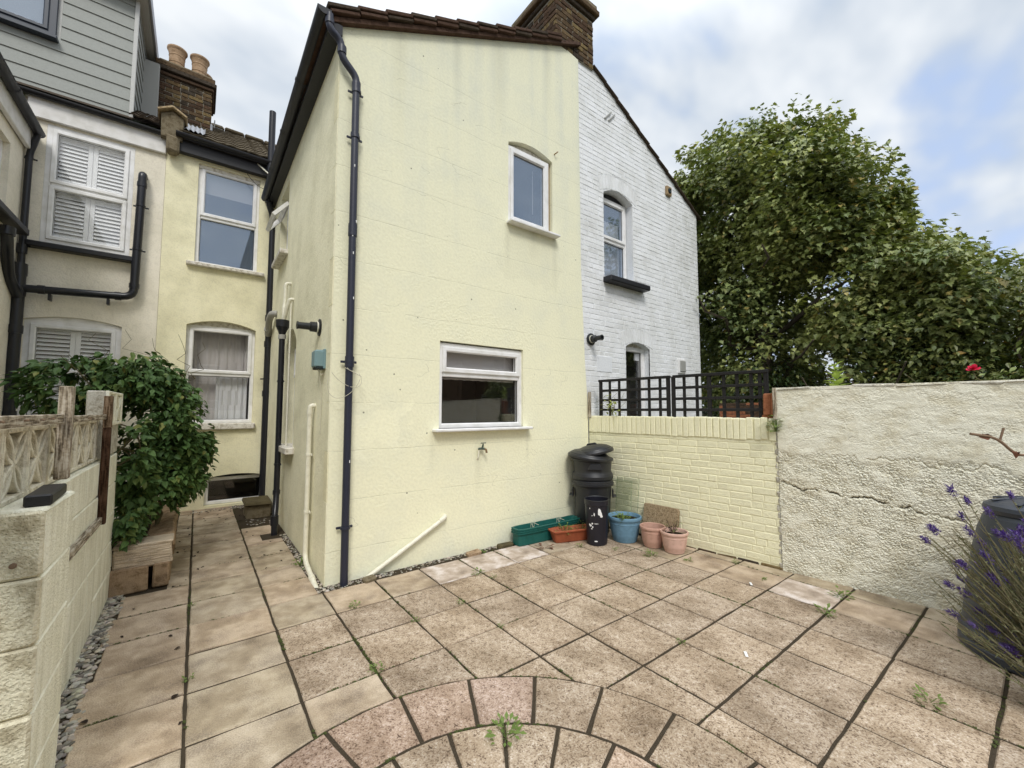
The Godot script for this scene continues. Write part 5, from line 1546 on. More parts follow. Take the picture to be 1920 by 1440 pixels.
func build_block_wall() -> void:
	# frame along the wall: x runs away from the camera (-z), z faces the alley (+x); a buttress pier stands at its near end
	var f := frame(V(-1.50, 0, 1.76), V(0, 0, -1))
	var t := thing("block_wall", "cream painted concrete block garden wall topped with pierced screen blocks", "wall", f)
	rng.seed = 33
	var L := 2.64
	var core := MB.new()
	core.box(V(L * 0.5, 0.53, -0.075), V(L - 0.02, 1.32, 0.12))
	part("wall_core", core, M.mortar_yellow, t)
	var pier := MB.new()
	pier.box(V(0.225, 0.53, -0.12), V(0.43, 1.33, 0.42))
	part("pier_core", pier, M.mortar_yellow, t)
	for r in 6:
		var y0 := -0.242 + 0.2405 * r
		var y1 := y0 + 0.2365
		if r == 0: y0 = -0.1
		var x := 0.30 - (0.22 if r % 2 else 0.0)
		while x < L:
			var a := maxf(x + 0.002, 0.43)
			var b := minf(x + 0.445, L)
			x += 0.447
			if b - a < 0.04: continue
			var q := MB.new()
			q.box(V((a + b) * 0.5, (y0 + y1) * 0.5, -0.05 + rng.randf_range(-0.003, 0.003)), V(b - a, y1 - y0, 0.10), 0.006, 0.003, rng)
			part("block", q, M.block_paint, t)
		for k in 2: # near face of the pier
			var q := MB.new()
			q.box(V(0.004 + rng.randf_range(-0.003, 0.003), (y0 + y1) * 0.5, 0.1 - 0.113 - 0.24 * k), V(0.03, y1 - y0, 0.226 if k else 0.228), 0.008, 0.003, rng)
			part("block", q, M.block_tan, t)
		var sd := MB.new() # its flank along the alley
		sd.box(V(0.233, (y0 + y1) * 0.5, 0.088), V(0.436, y1 - y0, 0.026), 0.007, 0.003, rng)
		part("block", sd, M.block_paint, t)
	slab_box("cap_block", t, M.block_paint, V(0.22, 1.196, -0.115), V(0.45, 0.016, 0.44), 0.006, Transform3D(), 0.003)
	var sb := screen_block(0.297, 0.296, 0.085)
	for k in 9: part("screen_block", sb, M.screen_paint, t, Transform3D(Basis(), V(-0.53 + 0.30 * k, 1.206, -0.03)))
	slab_box("end_block", t, M.block_grey, V(1.93 + 0.36, 1.46, -0.056), V(0.72, 0.50, 0.10), 0.008)
	var eb := screen_block(0.35, 0.26, 0.02)
	for k in 2: part("screen_block", eb, M.block_paint, t, Transform3D(Basis(), V(1.935 + 0.36 * k, 1.45, 0.014)))
	slab_box("timber_post", t, M.timber_grey, V(0.65, 1.46, 0.022), V(0.05, 0.45, 0.05), 0.004)
	slab_box("timber_post", t, M.timber_red, V(1.86, 1.10, 0.022), V(0.05, 0.68, 0.044), 0.004)
	slab_box("timber_post", t, M.timber_brown, V(1.86, 1.555, 0.022), V(0.055, 0.23, 0.046), 0.004)
	beam("timber_rail", t, M.timber_grey, V(0.10, 1.527, 0.010), V(1.07, 0.044, 0.022), 0.003)
	beam("timber_rail", t, M.timber_grey, V(1.27, 1.520, 0.008), V(1.17, 0.036, 0.02), 0.003)
	beam("timber_batten", t, M.timber_grey, V(1.29, 0.79, 0.014), V(1.10, 0.046, 0.028), 0.003)
	for e in [[0.05, 1.53], [0.25, 1.528], [0.4, 1.53], [-0.2, 1.53], [1.2, 1.52], [1.75, 0.80], [1.3, 0.79]]: slab_box("nail", t, M.twig_brown, V(e[0], e[1], 0.026), V(0.012, 0.008, 0.014), 0.002)
	var bk := thing("dark_block", "black painted wooden block lying on top of the near wall pier", "wood block", f * at(V(0.20, 1.228, 0.062), 0.05))
	slab_box("block", bk, M.black_paint, Vector3.ZERO, V(0.31, 0.044, 0.075), 0.006)
	var bolt := thing("rusty_bolt", "rusty bolt stub sticking out of the near pier face", "bolt", f * Transform3D(Basis(), V(-0.01, 1.02, 0.035)))
	pipe("shank", bolt, M.twig_brown, [V(0.02, 0, 0), V(-0.02, -0.004, 0)], 0.006, 0.01, 8)
	collar(bolt, M.twig_brown, V(-0.014, -0.003, 0), V(1, 0, 0), 0.010, 0.008, "nut")

func build_brick_wall() -> void:
	var f := frame(V(3.464, 0, 0.0), V(0.236, 0, 2.315))
	var t := thing("yellow_brick_wall", "low pale yellow painted brick wall with a soldier course on top", "wall", f)
	var L := 2.325
	var core := MB.new()
	core.box(V(L * 0.5, 0.7, -0.1125), V(L, 1.52, 0.20))
	part("wall_core", core, M.mortar_yellow, t)
	lay(t, rect(0.0, 0.035, L, 1.262), [], 0.0745, 0.221, ["brick_yellow0", "brick_yellow1", "brick_yellow2", "brick_yellow3"], 21, 300, -0.008, true, 0.035)
	rng.seed = 5
	var x := 0.0
	while x < L - 0.03:
		var w := rng.randf_range(0.062, 0.073)
		slab_box("coping_brick", t, M["brick_yellow%d" % (rng.randi() % 3)], V(x + w * 0.5, 1.38 + rng.randf_range(-0.002, 0.002), -0.112), V(w - 0.006, 0.228, 0.232), 0.007, Transform3D(Basis(Vector3.BACK, rng.randf_range(-0.004, 0.004)), Vector3.ZERO), 0.0025)
		x += w
	for k in 11: slab_box("footing_brick", t, M["brick_old%d" % (k % 6)], V(0.11 + 0.212 * k, -0.02, -0.035), V(0.2, 0.075, 0.06), 0.008, Transform3D(), 0.006)
	var tr := thing("trellis", "black timber lattice trellis standing on top of the yellow brick wall", "trellis", f * at(V(0, 0, -0.10)))
	for k in 17:
		var px: float = [0.145, 0.292, 0.44, 0.585, 0.735, 0.885, 1.03, 1.145, 1.205, 1.345, 1.49, 1.64, 1.79, 1.935, 2.07, 2.16, 2.215][k]
		var big: bool = k in [0, 7, 8, 11, 16]
		slab_box("upright_slat", tr, M.timber_black, V(px, 1.74, -0.004 if not big else 0.0), V(0.044 if big else 0.036, 0.50, 0.03 if big else 0.016), 0.003, Transform3D(Basis(Vector3.BACK, 0.002 * sin(k * 3.0)), Vector3.ZERO))
	for k in 3:
		for s in 2: slab_box("cross_slat", tr, M.timber_black, V(0.645 + 1.08 * s, 1.845 - 0.133 * k, 0.011), V(0.98 if s == 0 else 0.97, 0.034, 0.014), 0.003)
	for s in 2: slab_box("top_rail", tr, M.timber_black, V(0.645 + 1.08 * s, 1.985, 0.004), V(1.05 if s == 0 else 1.03, 0.034, 0.05), 0.004)
	var bt := thing("wall_batten", "short weathered grey batten between the yellow gable and the trellis", "batten", Transform3D(Basis(), V(3.455, 1.65, 0.03)))
	slab_box("batten", bt, M.timber_grey, V(0, 0, 0), V(0.035, 0.36, 0.04), 0.004)
	# rough rendered wall on the right
	var g := frame(V(3.70, 0, 2.318), V(0.0807, 0, 0.9967))
	var rw := thing("rendered_wall", "tall rough cream rendered garden wall with cracks", "wall", g)
	var nz := fn(51, 34.0, FastNoiseLite.TYPE_SIMPLEX_SMOOTH, 3)
	var n2 := fn(52, 62.0, FastNoiseLite.TYPE_SIMPLEX_SMOOTH, 2)
	var lumps := cell(55, 34.0, FastNoiseLite.RETURN_DISTANCE)
	lumps.domain_warp_enabled = true
	lumps.domain_warp_amplitude = 0.03
	lumps.domain_warp_frequency = 14.0
	var n3 := fn(53, 2.2, FastNoiseLite.TYPE_SIMPLEX_SMOOTH, 4)
	var n4 := fn(54, 7.0, FastNoiseLite.TYPE_SIMPLEX_SMOOTH, 3)
	var NX := 560
	var NY := 460
	var WX := 2.3
	var WY := 1.90
	var hs := PackedFloat32Array()
	hs.resize((NX + 1) * (NY + 1))
	var cr := PackedFloat32Array()
	cr.resize((NX + 1) * (NY + 1))
	for j in NY + 1:
		for i in NX + 1:
			var x0 := WX * i / NX
			var y0 := WY * j / NY - 0.1
			var edge := 1.16 + 0.12 * n3.get_noise_2d(x0 * 0.8, 3.0) + 0.03 * n4.get_noise_2d(x0, 1.0) - 0.05 * clampf(x0 - 0.5, 0, 1)
			var smooth: float = smoothstep(edge - 0.02, edge + 0.03, y0) * 0.72 + clampf(n3.get_noise_2d(x0 * 1.5 + 9.0, y0 * 1.5) * 1.3 - 0.1, 0.0, 0.5)
			smooth = clampf(smooth, 0.0, 0.92)
			var v1 := nz.get_noise_2d(x0 * 0.55, y0)
			var v2 := nz.get_noise_2d(x0 * 1.0 + 31.0, y0 * 1.7)
			var rough := -0.0095 * exp(-pow(v1 / 0.14, 2.0)) * clampf(0.75 + n4.get_noise_2d(x0, y0 + 5.0) * 1.6, 0.1, 1.3) - 0.005 * exp(-pow(v2 / 0.15, 2.0)) - lumps.get_noise_2d(x0 * 0.72, y0) * 0.003 + n2.get_noise_2d(x0 * 0.7, y0) * 0.003
			var hgt := rough * (1.0 - smooth) + n4.get_noise_2d(x0 * 0.6, y0 * 1.2) * 0.004 + 0.008 * smooth
			var c1 := 0.845 - 0.10 * x0 + 0.012 * sin(x0 * 3.4) + 0.05 * n4.get_noise_2d(x0 * 0.7, 7.0) + 0.02 * n4.get_noise_2d(x0 * 3.1, 3.0)
			var c2 := 1.155 - 0.02 * x0 + 0.07 * n4.get_noise_2d(x0 * 0.8, 17.0) + 0.02 * n4.get_noise_2d(x0 * 3.7, 11.0)
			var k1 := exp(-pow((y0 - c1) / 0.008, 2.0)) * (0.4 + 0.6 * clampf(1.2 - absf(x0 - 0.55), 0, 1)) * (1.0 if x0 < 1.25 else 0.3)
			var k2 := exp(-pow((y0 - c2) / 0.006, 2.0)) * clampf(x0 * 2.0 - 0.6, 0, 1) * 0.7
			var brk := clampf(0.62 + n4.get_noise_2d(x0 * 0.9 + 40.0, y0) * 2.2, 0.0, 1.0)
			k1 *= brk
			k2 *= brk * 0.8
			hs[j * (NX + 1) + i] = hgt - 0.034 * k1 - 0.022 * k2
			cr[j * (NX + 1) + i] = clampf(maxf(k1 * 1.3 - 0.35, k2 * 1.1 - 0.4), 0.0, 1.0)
	var vs := PackedVector3Array()
	var ns := PackedVector3Array()
	var cs := PackedColorArray()
	var ix := PackedInt32Array()
	var W := NX + 1
	for j in NY + 1:
		for i in W:
			var i0 := maxi(i - 1, 0)
			var i1 := mini(i + 1, NX)
			var j0 := maxi(j - 1, 0)
			var j1 := mini(j + 1, NY)
			vs.append(V(WX * i / NX, WY * j / NY - 0.1, hs[j * W + i]))
			ns.append(V(-(hs[j * W + i1] - hs[j * W + i0]) / (WX * (i1 - i0) / NX), -(hs[j1 * W + i] - hs[j0 * W + i]) / (WY * (j1 - j0) / NY), 1.0).normalized())
			cs.append(Color(1, 1, 1).lerp(Color(0.16, 0.125, 0.09), cr[j * W + i])) # crack shade painted into the colour, along with lodged soil and moss
			if i < NX and j < NY:
				var a := j * W + i
				ix.append_array(PackedInt32Array([a, a + W + 1, a + 1, a, a + W, a + W + 1]))
	var ar := []
	ar.resize(Mesh.ARRAY_MAX)
	ar[Mesh.ARRAY_VERTEX] = vs
	ar[Mesh.ARRAY_NORMAL] = ns
	ar[Mesh.ARRAY_COLOR] = cs
	ar[Mesh.ARRAY_INDEX] = ix
	var q := ArrayMesh.new()
	q.add_surface_from_arrays(Mesh.PRIMITIVE_TRIANGLES, ar)
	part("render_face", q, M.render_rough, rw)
	var bk := MB.new()
	bk.box(V(2.4, 0.84, -0.16), V(4.8, 1.88, 0.20), 0.012)
	bk.box(V(3.57, 0.84, -0.05), V(2.5, 1.88, 0.10), 0.012)
	part("wall_core", bk, M.render_rough, rw)
	rng.seed = 71
	for k in 16: slab_box("coping", rw, M.block_grey, V(0.15 + 0.3 * k, 1.786 + rng.randf_range(-0.006, 0.006), -0.10), V(0.292, 0.026, 0.225), 0.009, Transform3D(), 0.009)
	# red bricks stacked at the end of the trellis
	var pr := thing("red_brick_pier", "two upright red bricks at the end of the trellis against the rendered wall", "bricks", f * at(V(2.275, 0, -0.045)))
	for k in 2: slab_box("brick", pr, M.brick_orange, V(-0.036 + 0.075 * k, 1.635, -0.03 + 0.02 * k), V(0.07, 0.22 + 0.02 * k, 0.11), 0.008, Transform3D(), 0.004)
	slab_box("brick", pr, M.brick_orange, V(-0.01, 1.505, -0.05), V(0.16, 0.045, 0.12), 0.008, Transform3D(), 0.004)
	var b2 := thing("end_batten", "short weathered grey batten at the top end of the rendered wall", "batten", g * at(V(-0.012, 1.64, 0.01)))
	slab_box("batten", b2, M.timber_grey, Vector3.ZERO, V(0.03, 0.32, 0.035), 0.003)
	var fg := thing("mortar_fillet", "ragged grey mortar strip filling the gap between brick and rendered walls", "mortar", g * at(V(-0.012, 0, -0.01)))
	for k in 20: slab_box("lump", fg, M.block_grey, V(rng.randf_range(-0.006, 0.004), 0.035 + 0.07 * k, rng.randf_range(-0.012, 0.0)), V(0.03, 0.064, 0.03), 0.01, Transform3D(), 0.006)
	# neighbour's walls seen through the lattice
	var nbw := thing("far_red_wall", "low red brick garden wall seen through the trellis", "wall", frame(V(6.4, 0, 0.4), V(0.05, 0, 1)))
	var nc := MB.new()
	nc.box(V(2.2, 0.82, -0.13), V(4.4, 1.75, 0.2))
	part("wall_core", nc, M.mortar_old, nbw)
	lay(nbw, rect(0, 0.6, 4.4, 1.70), [], 0.0755, 0.222, ["brick_orange", "brick_old1", "brick_old5"], 31, 300, -0.006, false, 0.6)
	var sc := screen_block(0.29, 0.29, 0.09)
	for k in 4: part("screen_block", sc, M.block_grey, nbw, Transform3D(Basis(), V(1.5 + 0.292 * k, 1.38, 0.1)))

# ---------------------------------------------------------------- pots, bins, stones
func trough(called: String, label: String, p: Vector3, yaw: float, l: float, w: float, h: float, m: Material, rims: int, flare: float, group := "") -> Node3D:
	var t := thing(called, label, "planter", at(p, yaw), group)
	var sup := func(hx: float, hz: float, y: float, k: int) -> Vector3:
		var a := TAU * k / 40.0
		var cx := signf(cos(a)) * pow(absf(cos(a)), 0.28)
		var cz := signf(sin(a)) * pow(absf(sin(a)), 0.28)
		return V(cx * hx, y, cz * hz)
	var prof := [] # (half length, half width, height)
	prof.append([l * 0.5 - flare - 0.01, w * 0.5 - flare - 0.01, 0.0])
	prof.append([l * 0.5 - flare, w * 0.5 - flare, 0.012])
	var yb := h - 0.022 * rims
	prof.append([l * 0.5 - 0.012, w * 0.5 - 0.012, yb])
	for k in rims:
		prof.append([l * 0.5 + 0.004, w * 0.5 + 0.004, yb + 0.022 * k + 0.001])
		prof.append([l * 0.5 + 0.006, w * 0.5 + 0.006, yb + 0.022 * k + 0.015])
		prof.append([l * 0.5 - 0.004, w * 0.5 - 0.004, yb + 0.022 * k + 0.020])
	prof.append([l * 0.5 - 0.018, w * 0.5 - 0.018, h - 0.004])
	prof.append([l * 0.5 - 0.03 - flare * 0.4, w * 0.5 - 0.03 - flare * 0.4, h * 0.55])
	var q := MB.new()
	for i in prof.size() - 1:
		for k in 40:
			var a = sup.call(prof[i][0], prof[i][1], prof[i][2], k)
			var b = sup.call(prof[i][0], prof[i][1], prof[i][2], k + 1)
			var c = sup.call(prof[i + 1][0], prof[i + 1][1], prof[i + 1][2], k + 1)
			var d = sup.call(prof[i + 1][0], prof[i + 1][1], prof[i + 1][2], k)
			q.quad(b, a, d, c)
	part("body", q, m, t)
	var s := MB.new()
	var e = prof[-1]
	for k in 40: s.flat(V(0, e[2] + 0.012, 0), sup.call(e[0] + 0.006, e[1] + 0.006, e[2], k), sup.call(e[0] + 0.006, e[1] + 0.006, e[2], k + 1), Vector3.UP)
	part("soil", s, M.soil, t)
	return t

func sprig(par: Node3D, called: String, m: Material, o: Vector3, n: int, r: float, h: float, ls: float, sd: int, droop := 0.3) -> void: # small leaves on short stalks, one mesh
	var g := RandomNumberGenerator.new()
	g.seed = sd
	var q := MB.new()
	for k in n:
		var a := g.randf() * TAU
		var p := o + V(cos(a), 0, sin(a)) * r * sqrt(g.randf()) + V(0, h * g.randf(), 0)
		var d := V(cos(a), g.randf_range(-droop, 1.0 - droop), sin(a)).normalized()
		var s := d.cross(Vector3.UP).normalized()
		var l := ls * g.randf_range(0.6, 1.2)
		var nn := s.cross(d).normalized()
		if nn.y < 0: nn = -nn
		var mid := p + d * l * 0.5 + nn * l * 0.08
		q.flat(p, mid + s * l * 0.28, mid, nn)
		q.flat(p, mid - s * l * 0.28, mid, nn)
		q.flat(mid, mid + s * l * 0.28, p + d * l, nn)
		q.flat(mid, mid - s * l * 0.28, p + d * l, nn)
		if k % 3 == 0:
			var base := o + (p - o) * 0.15
			base.y = o.y
			q.tube([base, p], 0.0016, 4, false)
	part(called, q, m, par)

func round_pot(called: String, label: String, p: Vector3, r: float, h: float, m: Material, group := "", fill := 0.75) -> Node3D:
	var t := thing(called, label, "plant pot", at(p), group)
	var q := MB.new()
	q.lathe(Vector3.ZERO, [Vector2(0.001, 0), Vector2(r * 0.62, 0), Vector2(r * 0.68, 0.006), Vector2(r * 0.70, 0.02), Vector2(r * 0.80, h * 0.28), Vector2(r * 0.87, h * 0.55), Vector2(r * 0.9, h * 0.70), Vector2(r * 0.915, h * 0.71), Vector2(r * 0.915, h * 0.74), Vector2(r * 0.905, h * 0.75), Vector2(r * 0.92, h * 0.86)], 40)
	part("body", q, m, t)
	var k := MB.new()
	k.lathe(Vector3.ZERO, [Vector2(r * 0.92, h * 0.86), Vector2(r * 0.985, h * 0.87), Vector2(r, h * 0.90), Vector2(r, h * 0.96), Vector2(r * 0.98, h * 0.995), Vector2(r * 0.93, h), Vector2(r * 0.90, h * 0.98), Vector2(r * 0.84, h * fill)], 40)
	part("rim", k, m, t)
	var s := MB.new()
	s.lathe(V(0, h * fill, 0), [Vector2(r * 0.845, 0.0), Vector2(r * 0.5, 0.012), Vector2(0.001, 0.015)], 24)
	part("soil", s, M.soil, t)
	return t

func build_pots() -> void:
	var g1 := trough("green_trough", "long dark green plastic trough, two nested, against the foot of the gable", V(2.53, 0, 0.165), -0.035, 1.0, 0.19, 0.20, M.trough_green, 3, 0.012)
	for e in [[-0.26, 0.0], [0.14, 0.01]]:
		var c := MB.new()
		c.lathe(V(e[0], 0.11, e[1]), [Vector2(0.07, 0), Vector2(0.06, 0.035), Vector2(0.03, 0.05), Vector2(0.001, 0.052)], 12, 0.1)
		part("compost_lump", c, M.soil, g1)
		for j in 3: pipe("dry_stalk", g1, M.cable, [V(e[0] + 0.02 * j, 0.14, e[1]), V(e[0] + 0.03 * j - 0.02, 0.235, e[1] + 0.02), V(e[0] + 0.05 * j + 0.03, 0.15 + 0.05 * j, e[1] + 0.05)], 0.003, 0.02, 5)
	var g2 := trough("terracotta_trough", "orange brown plastic window box beside the green trough", V(2.70, 0, 0.405), -0.30, 0.56, 0.20, 0.155, M.trough_red, 1, 0.05)
	sprig(g2, "weeds", M.weed_leaf, V(-0.08, 0.10, 0), 70, 0.13, 0.09, 0.035, 3)
	sprig(g2, "weeds", M.weed_leaf, V(0.14, 0.10, 0), 30, 0.07, 0.12, 0.03, 4)
	# oval black tub
	var tb := thing("black_tub", "tall narrow black plastic tub splashed with white paint", "tub", at(V(2.875, 0, 0.655), 0.5))
	var q := MB.new()
	q.lathe(Vector3.ZERO, [Vector2(0.001, 0), Vector2(0.125, 0), Vector2(0.134, 0.012), Vector2(0.15, 0.35), Vector2(0.156, 0.455), Vector2(0.162, 0.462), Vector2(0.163, 0.515), Vector2(0.158, 0.522), Vector2(0.152, 0.515), Vector2(0.14, 0.2), Vector2(0.12, 0.02), Vector2(0.001, 0.02)], 40, 0.0, Vector2(1.0, 0.88))
	part("body", q, M.tub_black, tb)
	var lip := MB.new()
	lip.lathe(V(0, 0.518, 0), [Vector2(0.153, 0.0), Vector2(0.158, 0.006), Vector2(0.165, 0.002), Vector2(0.164, -0.004)], 40, 0.0, Vector2(1.0, 0.88))
	part("rim", lip, M.bin_black, tb)
	rng.seed = 17
	var tw := V(-0.79, 0, 0.61) # towards the camera
	for e in [[0.405, -0.05, 0.022, 0.035], [0.375, -0.06, 0.03, 0.03], [0.35, -0.075, 0.02, 0.02], [0.37, 0.02, 0.008, 0.02], [0.35, 0.05, 0.007, 0.007], [0.26, 0.05, 0.012, 0.010], [0.235, 0.075, 0.015, 0.014], [0.22, 0.045, 0.01, 0.009], [0.245, 0.09, 0.008, 0.012], [0.20, 0.06, 0.01, 0.007], [0.26, 0.0, 0.03, 0.003], [0.06, 0.0, 0.018, 0.008], [0.43, 0.08, 0.006, 0.01]]:
		var a: float = atan2(0.61, -0.79) - 0.5 * 0.0 + e[1] * 6.5
		var sp := MB.new()
		var pg := PackedVector2Array()
		for k in 9: pg.append(Vector2(cos(TAU * k / 9) * e[2], sin(TAU * k / 9) * e[3]) * rng.randf_range(0.6, 1.15))
		sp.prism(pg, -0.006, 0.0025)
		var yy: float = e[0]
		var rr := 0.1345 + 0.0205 * yy / 0.45
		var aa := a + 0.5
		var nd := V(cos(aa), 0, sin(aa) * 0.88)
		var nn := V(cos(aa) * 0.88, 0, sin(aa)).normalized()
		part("paint_splash", sp, M.paint_splash, tb, Transform3D(Basis(Vector3.UP.cross(nn).normalized(), Vector3.UP, nn), V(nd.x * rr, yy, nd.z * rr)))
	# stack of dustbins with two lids
	var b1 := thing("lower_dustbin", "black plastic dustbin with side handles, lowest of the corner stack", "dustbin", at(V(3.20, 0, 0.30), -0.84), "stacked dustbins")
	var c1 := MB.new()
	c1.lathe(Vector3.ZERO, [Vector2(0.001, 0), Vector2(0.19, 0), Vector2(0.20, 0.012), Vector2(0.235, 0.50), Vector2(0.242, 0.60), Vector2(0.27, 0.612), Vector2(0.272, 0.64), Vector2(0.262, 0.645), Vector2(0.262, 0.665), Vector2(0.25, 0.675), Vector2(0.235, 0.6)], 44)
	part("body", c1, M.bin_black, b1)
	for s in [-1, 1]:
		var hq := MB.new()
		hq.box(V(s * 0.255, 0.50, 0), V(0.018, 0.10, 0.13), 0.004)
		hq.box(V(s * 0.275, 0.47, 0), V(0.05, 0.012, 0.13), 0.004)
		hq.xf = Transform3D(Basis(Vector3.BACK, s * 0.5), V(s * 0.045, 0.03 - 0.0, 0)) * Transform3D(Basis(), V(0, 0, 0))
		hq.box(V(s * 0.25, 0.32 + 0.1, 0), V(0.016, 0.13, 0.14), 0.004)
		part("handle", hq, M.bin_black, b1)
	var b2 := thing("upper_dustbin", "black plastic dustbin nested inside the lower one in the corner", "dustbin", at(V(3.20, 0.66, 0.30), 0.3), "stacked dustbins")
	var c2 := MB.new()
	c2.lathe(Vector3.ZERO, [Vector2(0.24, 0.0), Vector2(0.255, 0.02), Vector2(0.264, 0.035), Vector2(0.267, 0.07), Vector2(0.255, 0.10), Vector2(0.243, 0.115), Vector2(0.240, 0.125), Vector2(0.238, 0.14), Vector2(0.243, 0.20), Vector2(0.25, 0.255), Vector2(0.268, 0.265), Vector2(0.27, 0.285), Vector2(0.25, 0.295)], 44)
	part("body", c2, M.bin_black, b2)
	var hb := MB.new()
	hb.box(V(-0.12, 0.21, 0.225), V(0.0, 0.0, 0.0))
	hb = MB.new()
	hb.xf = Transform3D(Basis(Vector3.UP, -1.05), Vector3.ZERO)
	hb.prism(PackedVector2Array([Vector2(-0.09, -0.035), Vector2(0.09, -0.035), Vector2(0.06, 0.035), Vector2(-0.06, 0.035)]), 0.0, 0.03, 0.006)
	for i in hb.v.size(): hb.v[i] += V(-0.845 * 0.238, 0.20, 0.535 * 0.238)
	part("handle_plate", hb, M.bin_black, b2)
	for e in [["dustbin_lid", "black domed dustbin lid tilted to the left, under another lid", 0.955, 0.13, 0.285, V(-0.03, 0, -0.02), 0.5], ["dustbin_lid", "black domed dustbin lid on top of the corner stack", 1.015, -0.20, 0.265, V(0.01, 0, 0.01), 2.0]]:
		var l := thing(e[0], e[1], "dustbin lid", Transform3D(Basis(Vector3.UP, e[6]) * Basis(), V(3.20, e[2], 0.30) + e[5]), "dustbin lids")
		l.basis = Basis(V(0.744, 0, -0.67).normalized(), e[3]) * Basis(Vector3.UP, e[6])
		var lq := MB.new()
		var R: float = e[4]
		lq.lathe(Vector3.ZERO, [Vector2(R * 0.94, -0.018), Vector2(R, -0.012), Vector2(R * 1.01, 0.012), Vector2(R * 0.97, 0.03), Vector2(R * 0.92, 0.034), Vector2(R * 0.90, 0.045), Vector2(R * 0.72, 0.075), Vector2(R * 0.45, 0.098), Vector2(R * 0.2, 0.108), Vector2(0.001, 0.11)], 44)
		part("dome", lq, M.bin_black, l)
		var lh := MB.new()
		lh.tube(rounded([V(-0.07, 0.09, 0), V(-0.055, 0.118, 0), V(0.055, 0.118, 0), V(0.07, 0.09, 0)], 0.02), 0.011, 8)
		if e[2] > 0.96: part("grip", lh, M.bin_black, l)
	# pots
	var pb := round_pot("blue_pot", "large faded blue plastic plant pot with weeds growing in it", V(3.225, 0, 0.785), 0.20, 0.30, M.pot_blue, "", 0.86)
	sprig(pb, "weeds", M.weed_leaf, V(-0.06, 0.25, 0.02), 90, 0.13, 0.07, 0.035, 9)
	sprig(pb, "weeds", M.weed_leaf, V(-0.14, 0.26, 0.06), 50, 0.05, 0.09, 0.035, 19)
	round_pot("pink_pot", "empty dusty pink plant pot with darker sides beside the blue pot", V(3.31, 0, 1.115), 0.145, 0.235, M.pot_pink, "pink plant pots", 0.6)
	var p2 := round_pot("pink_pot", "pale pink plant pot holding a dead twiggy plant", V(3.335, 0, 1.375), 0.15, 0.23, M.pot_pink_pale, "pink plant pots", 0.8)
	rng.seed = 29
	var tg := MB.new()
	for k in 9:
		var a := rng.randf() * TAU
		var o := V(-0.02, 0.19, 0.0)
		var pts := [o]
		for j in 4: pts.append(pts[-1] + V(cos(a) * rng.randf_range(0.005, 0.03), rng.randf_range(0.02, 0.055), sin(a) * rng.randf_range(0.005, 0.03)))
		tg.tube(pts, [0.004, 0.0035, 0.003, 0.002, 0.0015], 5)
	part("dead_stems", tg, M.twig_brown, p2)
	sprig(p2, "dry_leaves", M.dead_leaf_dark, V(-0.02, 0.22, 0.0), 30, 0.10, 0.15, 0.03, 30, 0.8)
	sprig(p2, "green_leaves", M.weed_leaf, V(0.0, 0.22, 0.0), 16, 0.12, 0.12, 0.028, 31, 0.5)
	# paving slab and glass leaning on the wall
	var sl := thing("leaning_slab", "grey brown concrete slab leaning on the yellow brick wall behind the pink pots", "slab", frame(V(3.47, 0, 0.86), V(0.1, 0, 1)))
	var sq := MB.new()
	sq.prism(PackedVector2Array([Vector2(0.0, 0.0), Vector2(0.445, 0.0), Vector2(0.447, 0.395), Vector2(0.43, 0.42), Vector2(0.02, 0.428), Vector2(0.003, 0.41)]), -0.02, 0.02, 0.006)
	part("slab", sq, M.concrete, sl, Transform3D(Basis(V(1, 0, 0), -0.20), V(0, 0.005, 0.02)))
	for e in [["glass_sheet", "sheet of clear greenish glass leaning on the brick wall, the right one of two", 0.47, 0.32, 0.70, 0.03], ["glass_sheet", "sheet of clear greenish glass leaning on the brick wall, overlapped by another", 0.38, 0.33, 0.67, 0.06]]:
		var gs := thing(e[0], e[1], "glass sheet", frame(V(3.40 + 0.1 * e[2], 0, e[2]), V(0.1, 0, 1)))
		var gq := MB.new()
		gq.quad(V(0, 0, 0), V(e[3], 0, 0), V(e[3], e[4], 0), V(0, e[4], 0))
		var tt := Transform3D(Basis(V(1, 0, 0), -0.12), V(0, 0.004, e[5]))
		part("sheet", gq, M.glass_tint, gs, tt)
		var ge := MB.new()
		ge.ring(e[3], e[4], [Vector2(0, -0.002), Vector2(0, 0.002), Vector2(0.003, 0.002), Vector2(0.003, -0.002), Vector2(0, -0.002)])
		part("polished_edge", ge, M.glass_edge, gs, tt)
	# compost bin
	var cb := thing("compost_bin", "tapering black plastic compost bin with lid in front of the rendered wall", "compost bin", at(V(3.36, 0, 3.94), 0.4))
	var cq := MB.new()
	cq.lathe(Vector3.ZERO, [Vector2(0.395, 0), Vector2(0.405, 0.012), Vector2(0.402, 0.055), Vector2(0.388, 0.07), Vector2(0.392, 0.08), Vector2(0.398, 0.095), Vector2(0.394, 0.14), Vector2(0.38, 0.15), Vector2(0.36, 0.30), Vector2(0.335, 0.48), Vector2(0.31, 0.64), Vector2(0.28, 0.78), Vector2(0.25, 0.87), Vector2(0.232, 0.90), Vector2(0.225, 0.93)], 56)
	part("body", cq, M.compost_bin, cb)
	var lq2 := MB.new()
	lq2.lathe(Vector3.ZERO, [Vector2(0.225, 0.895), Vector2(0.243, 0.90), Vector2(0.25, 0.925), Vector2(0.243, 0.95), Vector2(0.22, 0.965), Vector2(0.15, 0.99), Vector2(0.08, 1.005), Vector2(0.001, 1.01)], 56)
	part("lid", lq2, M.compost_bin, cb)
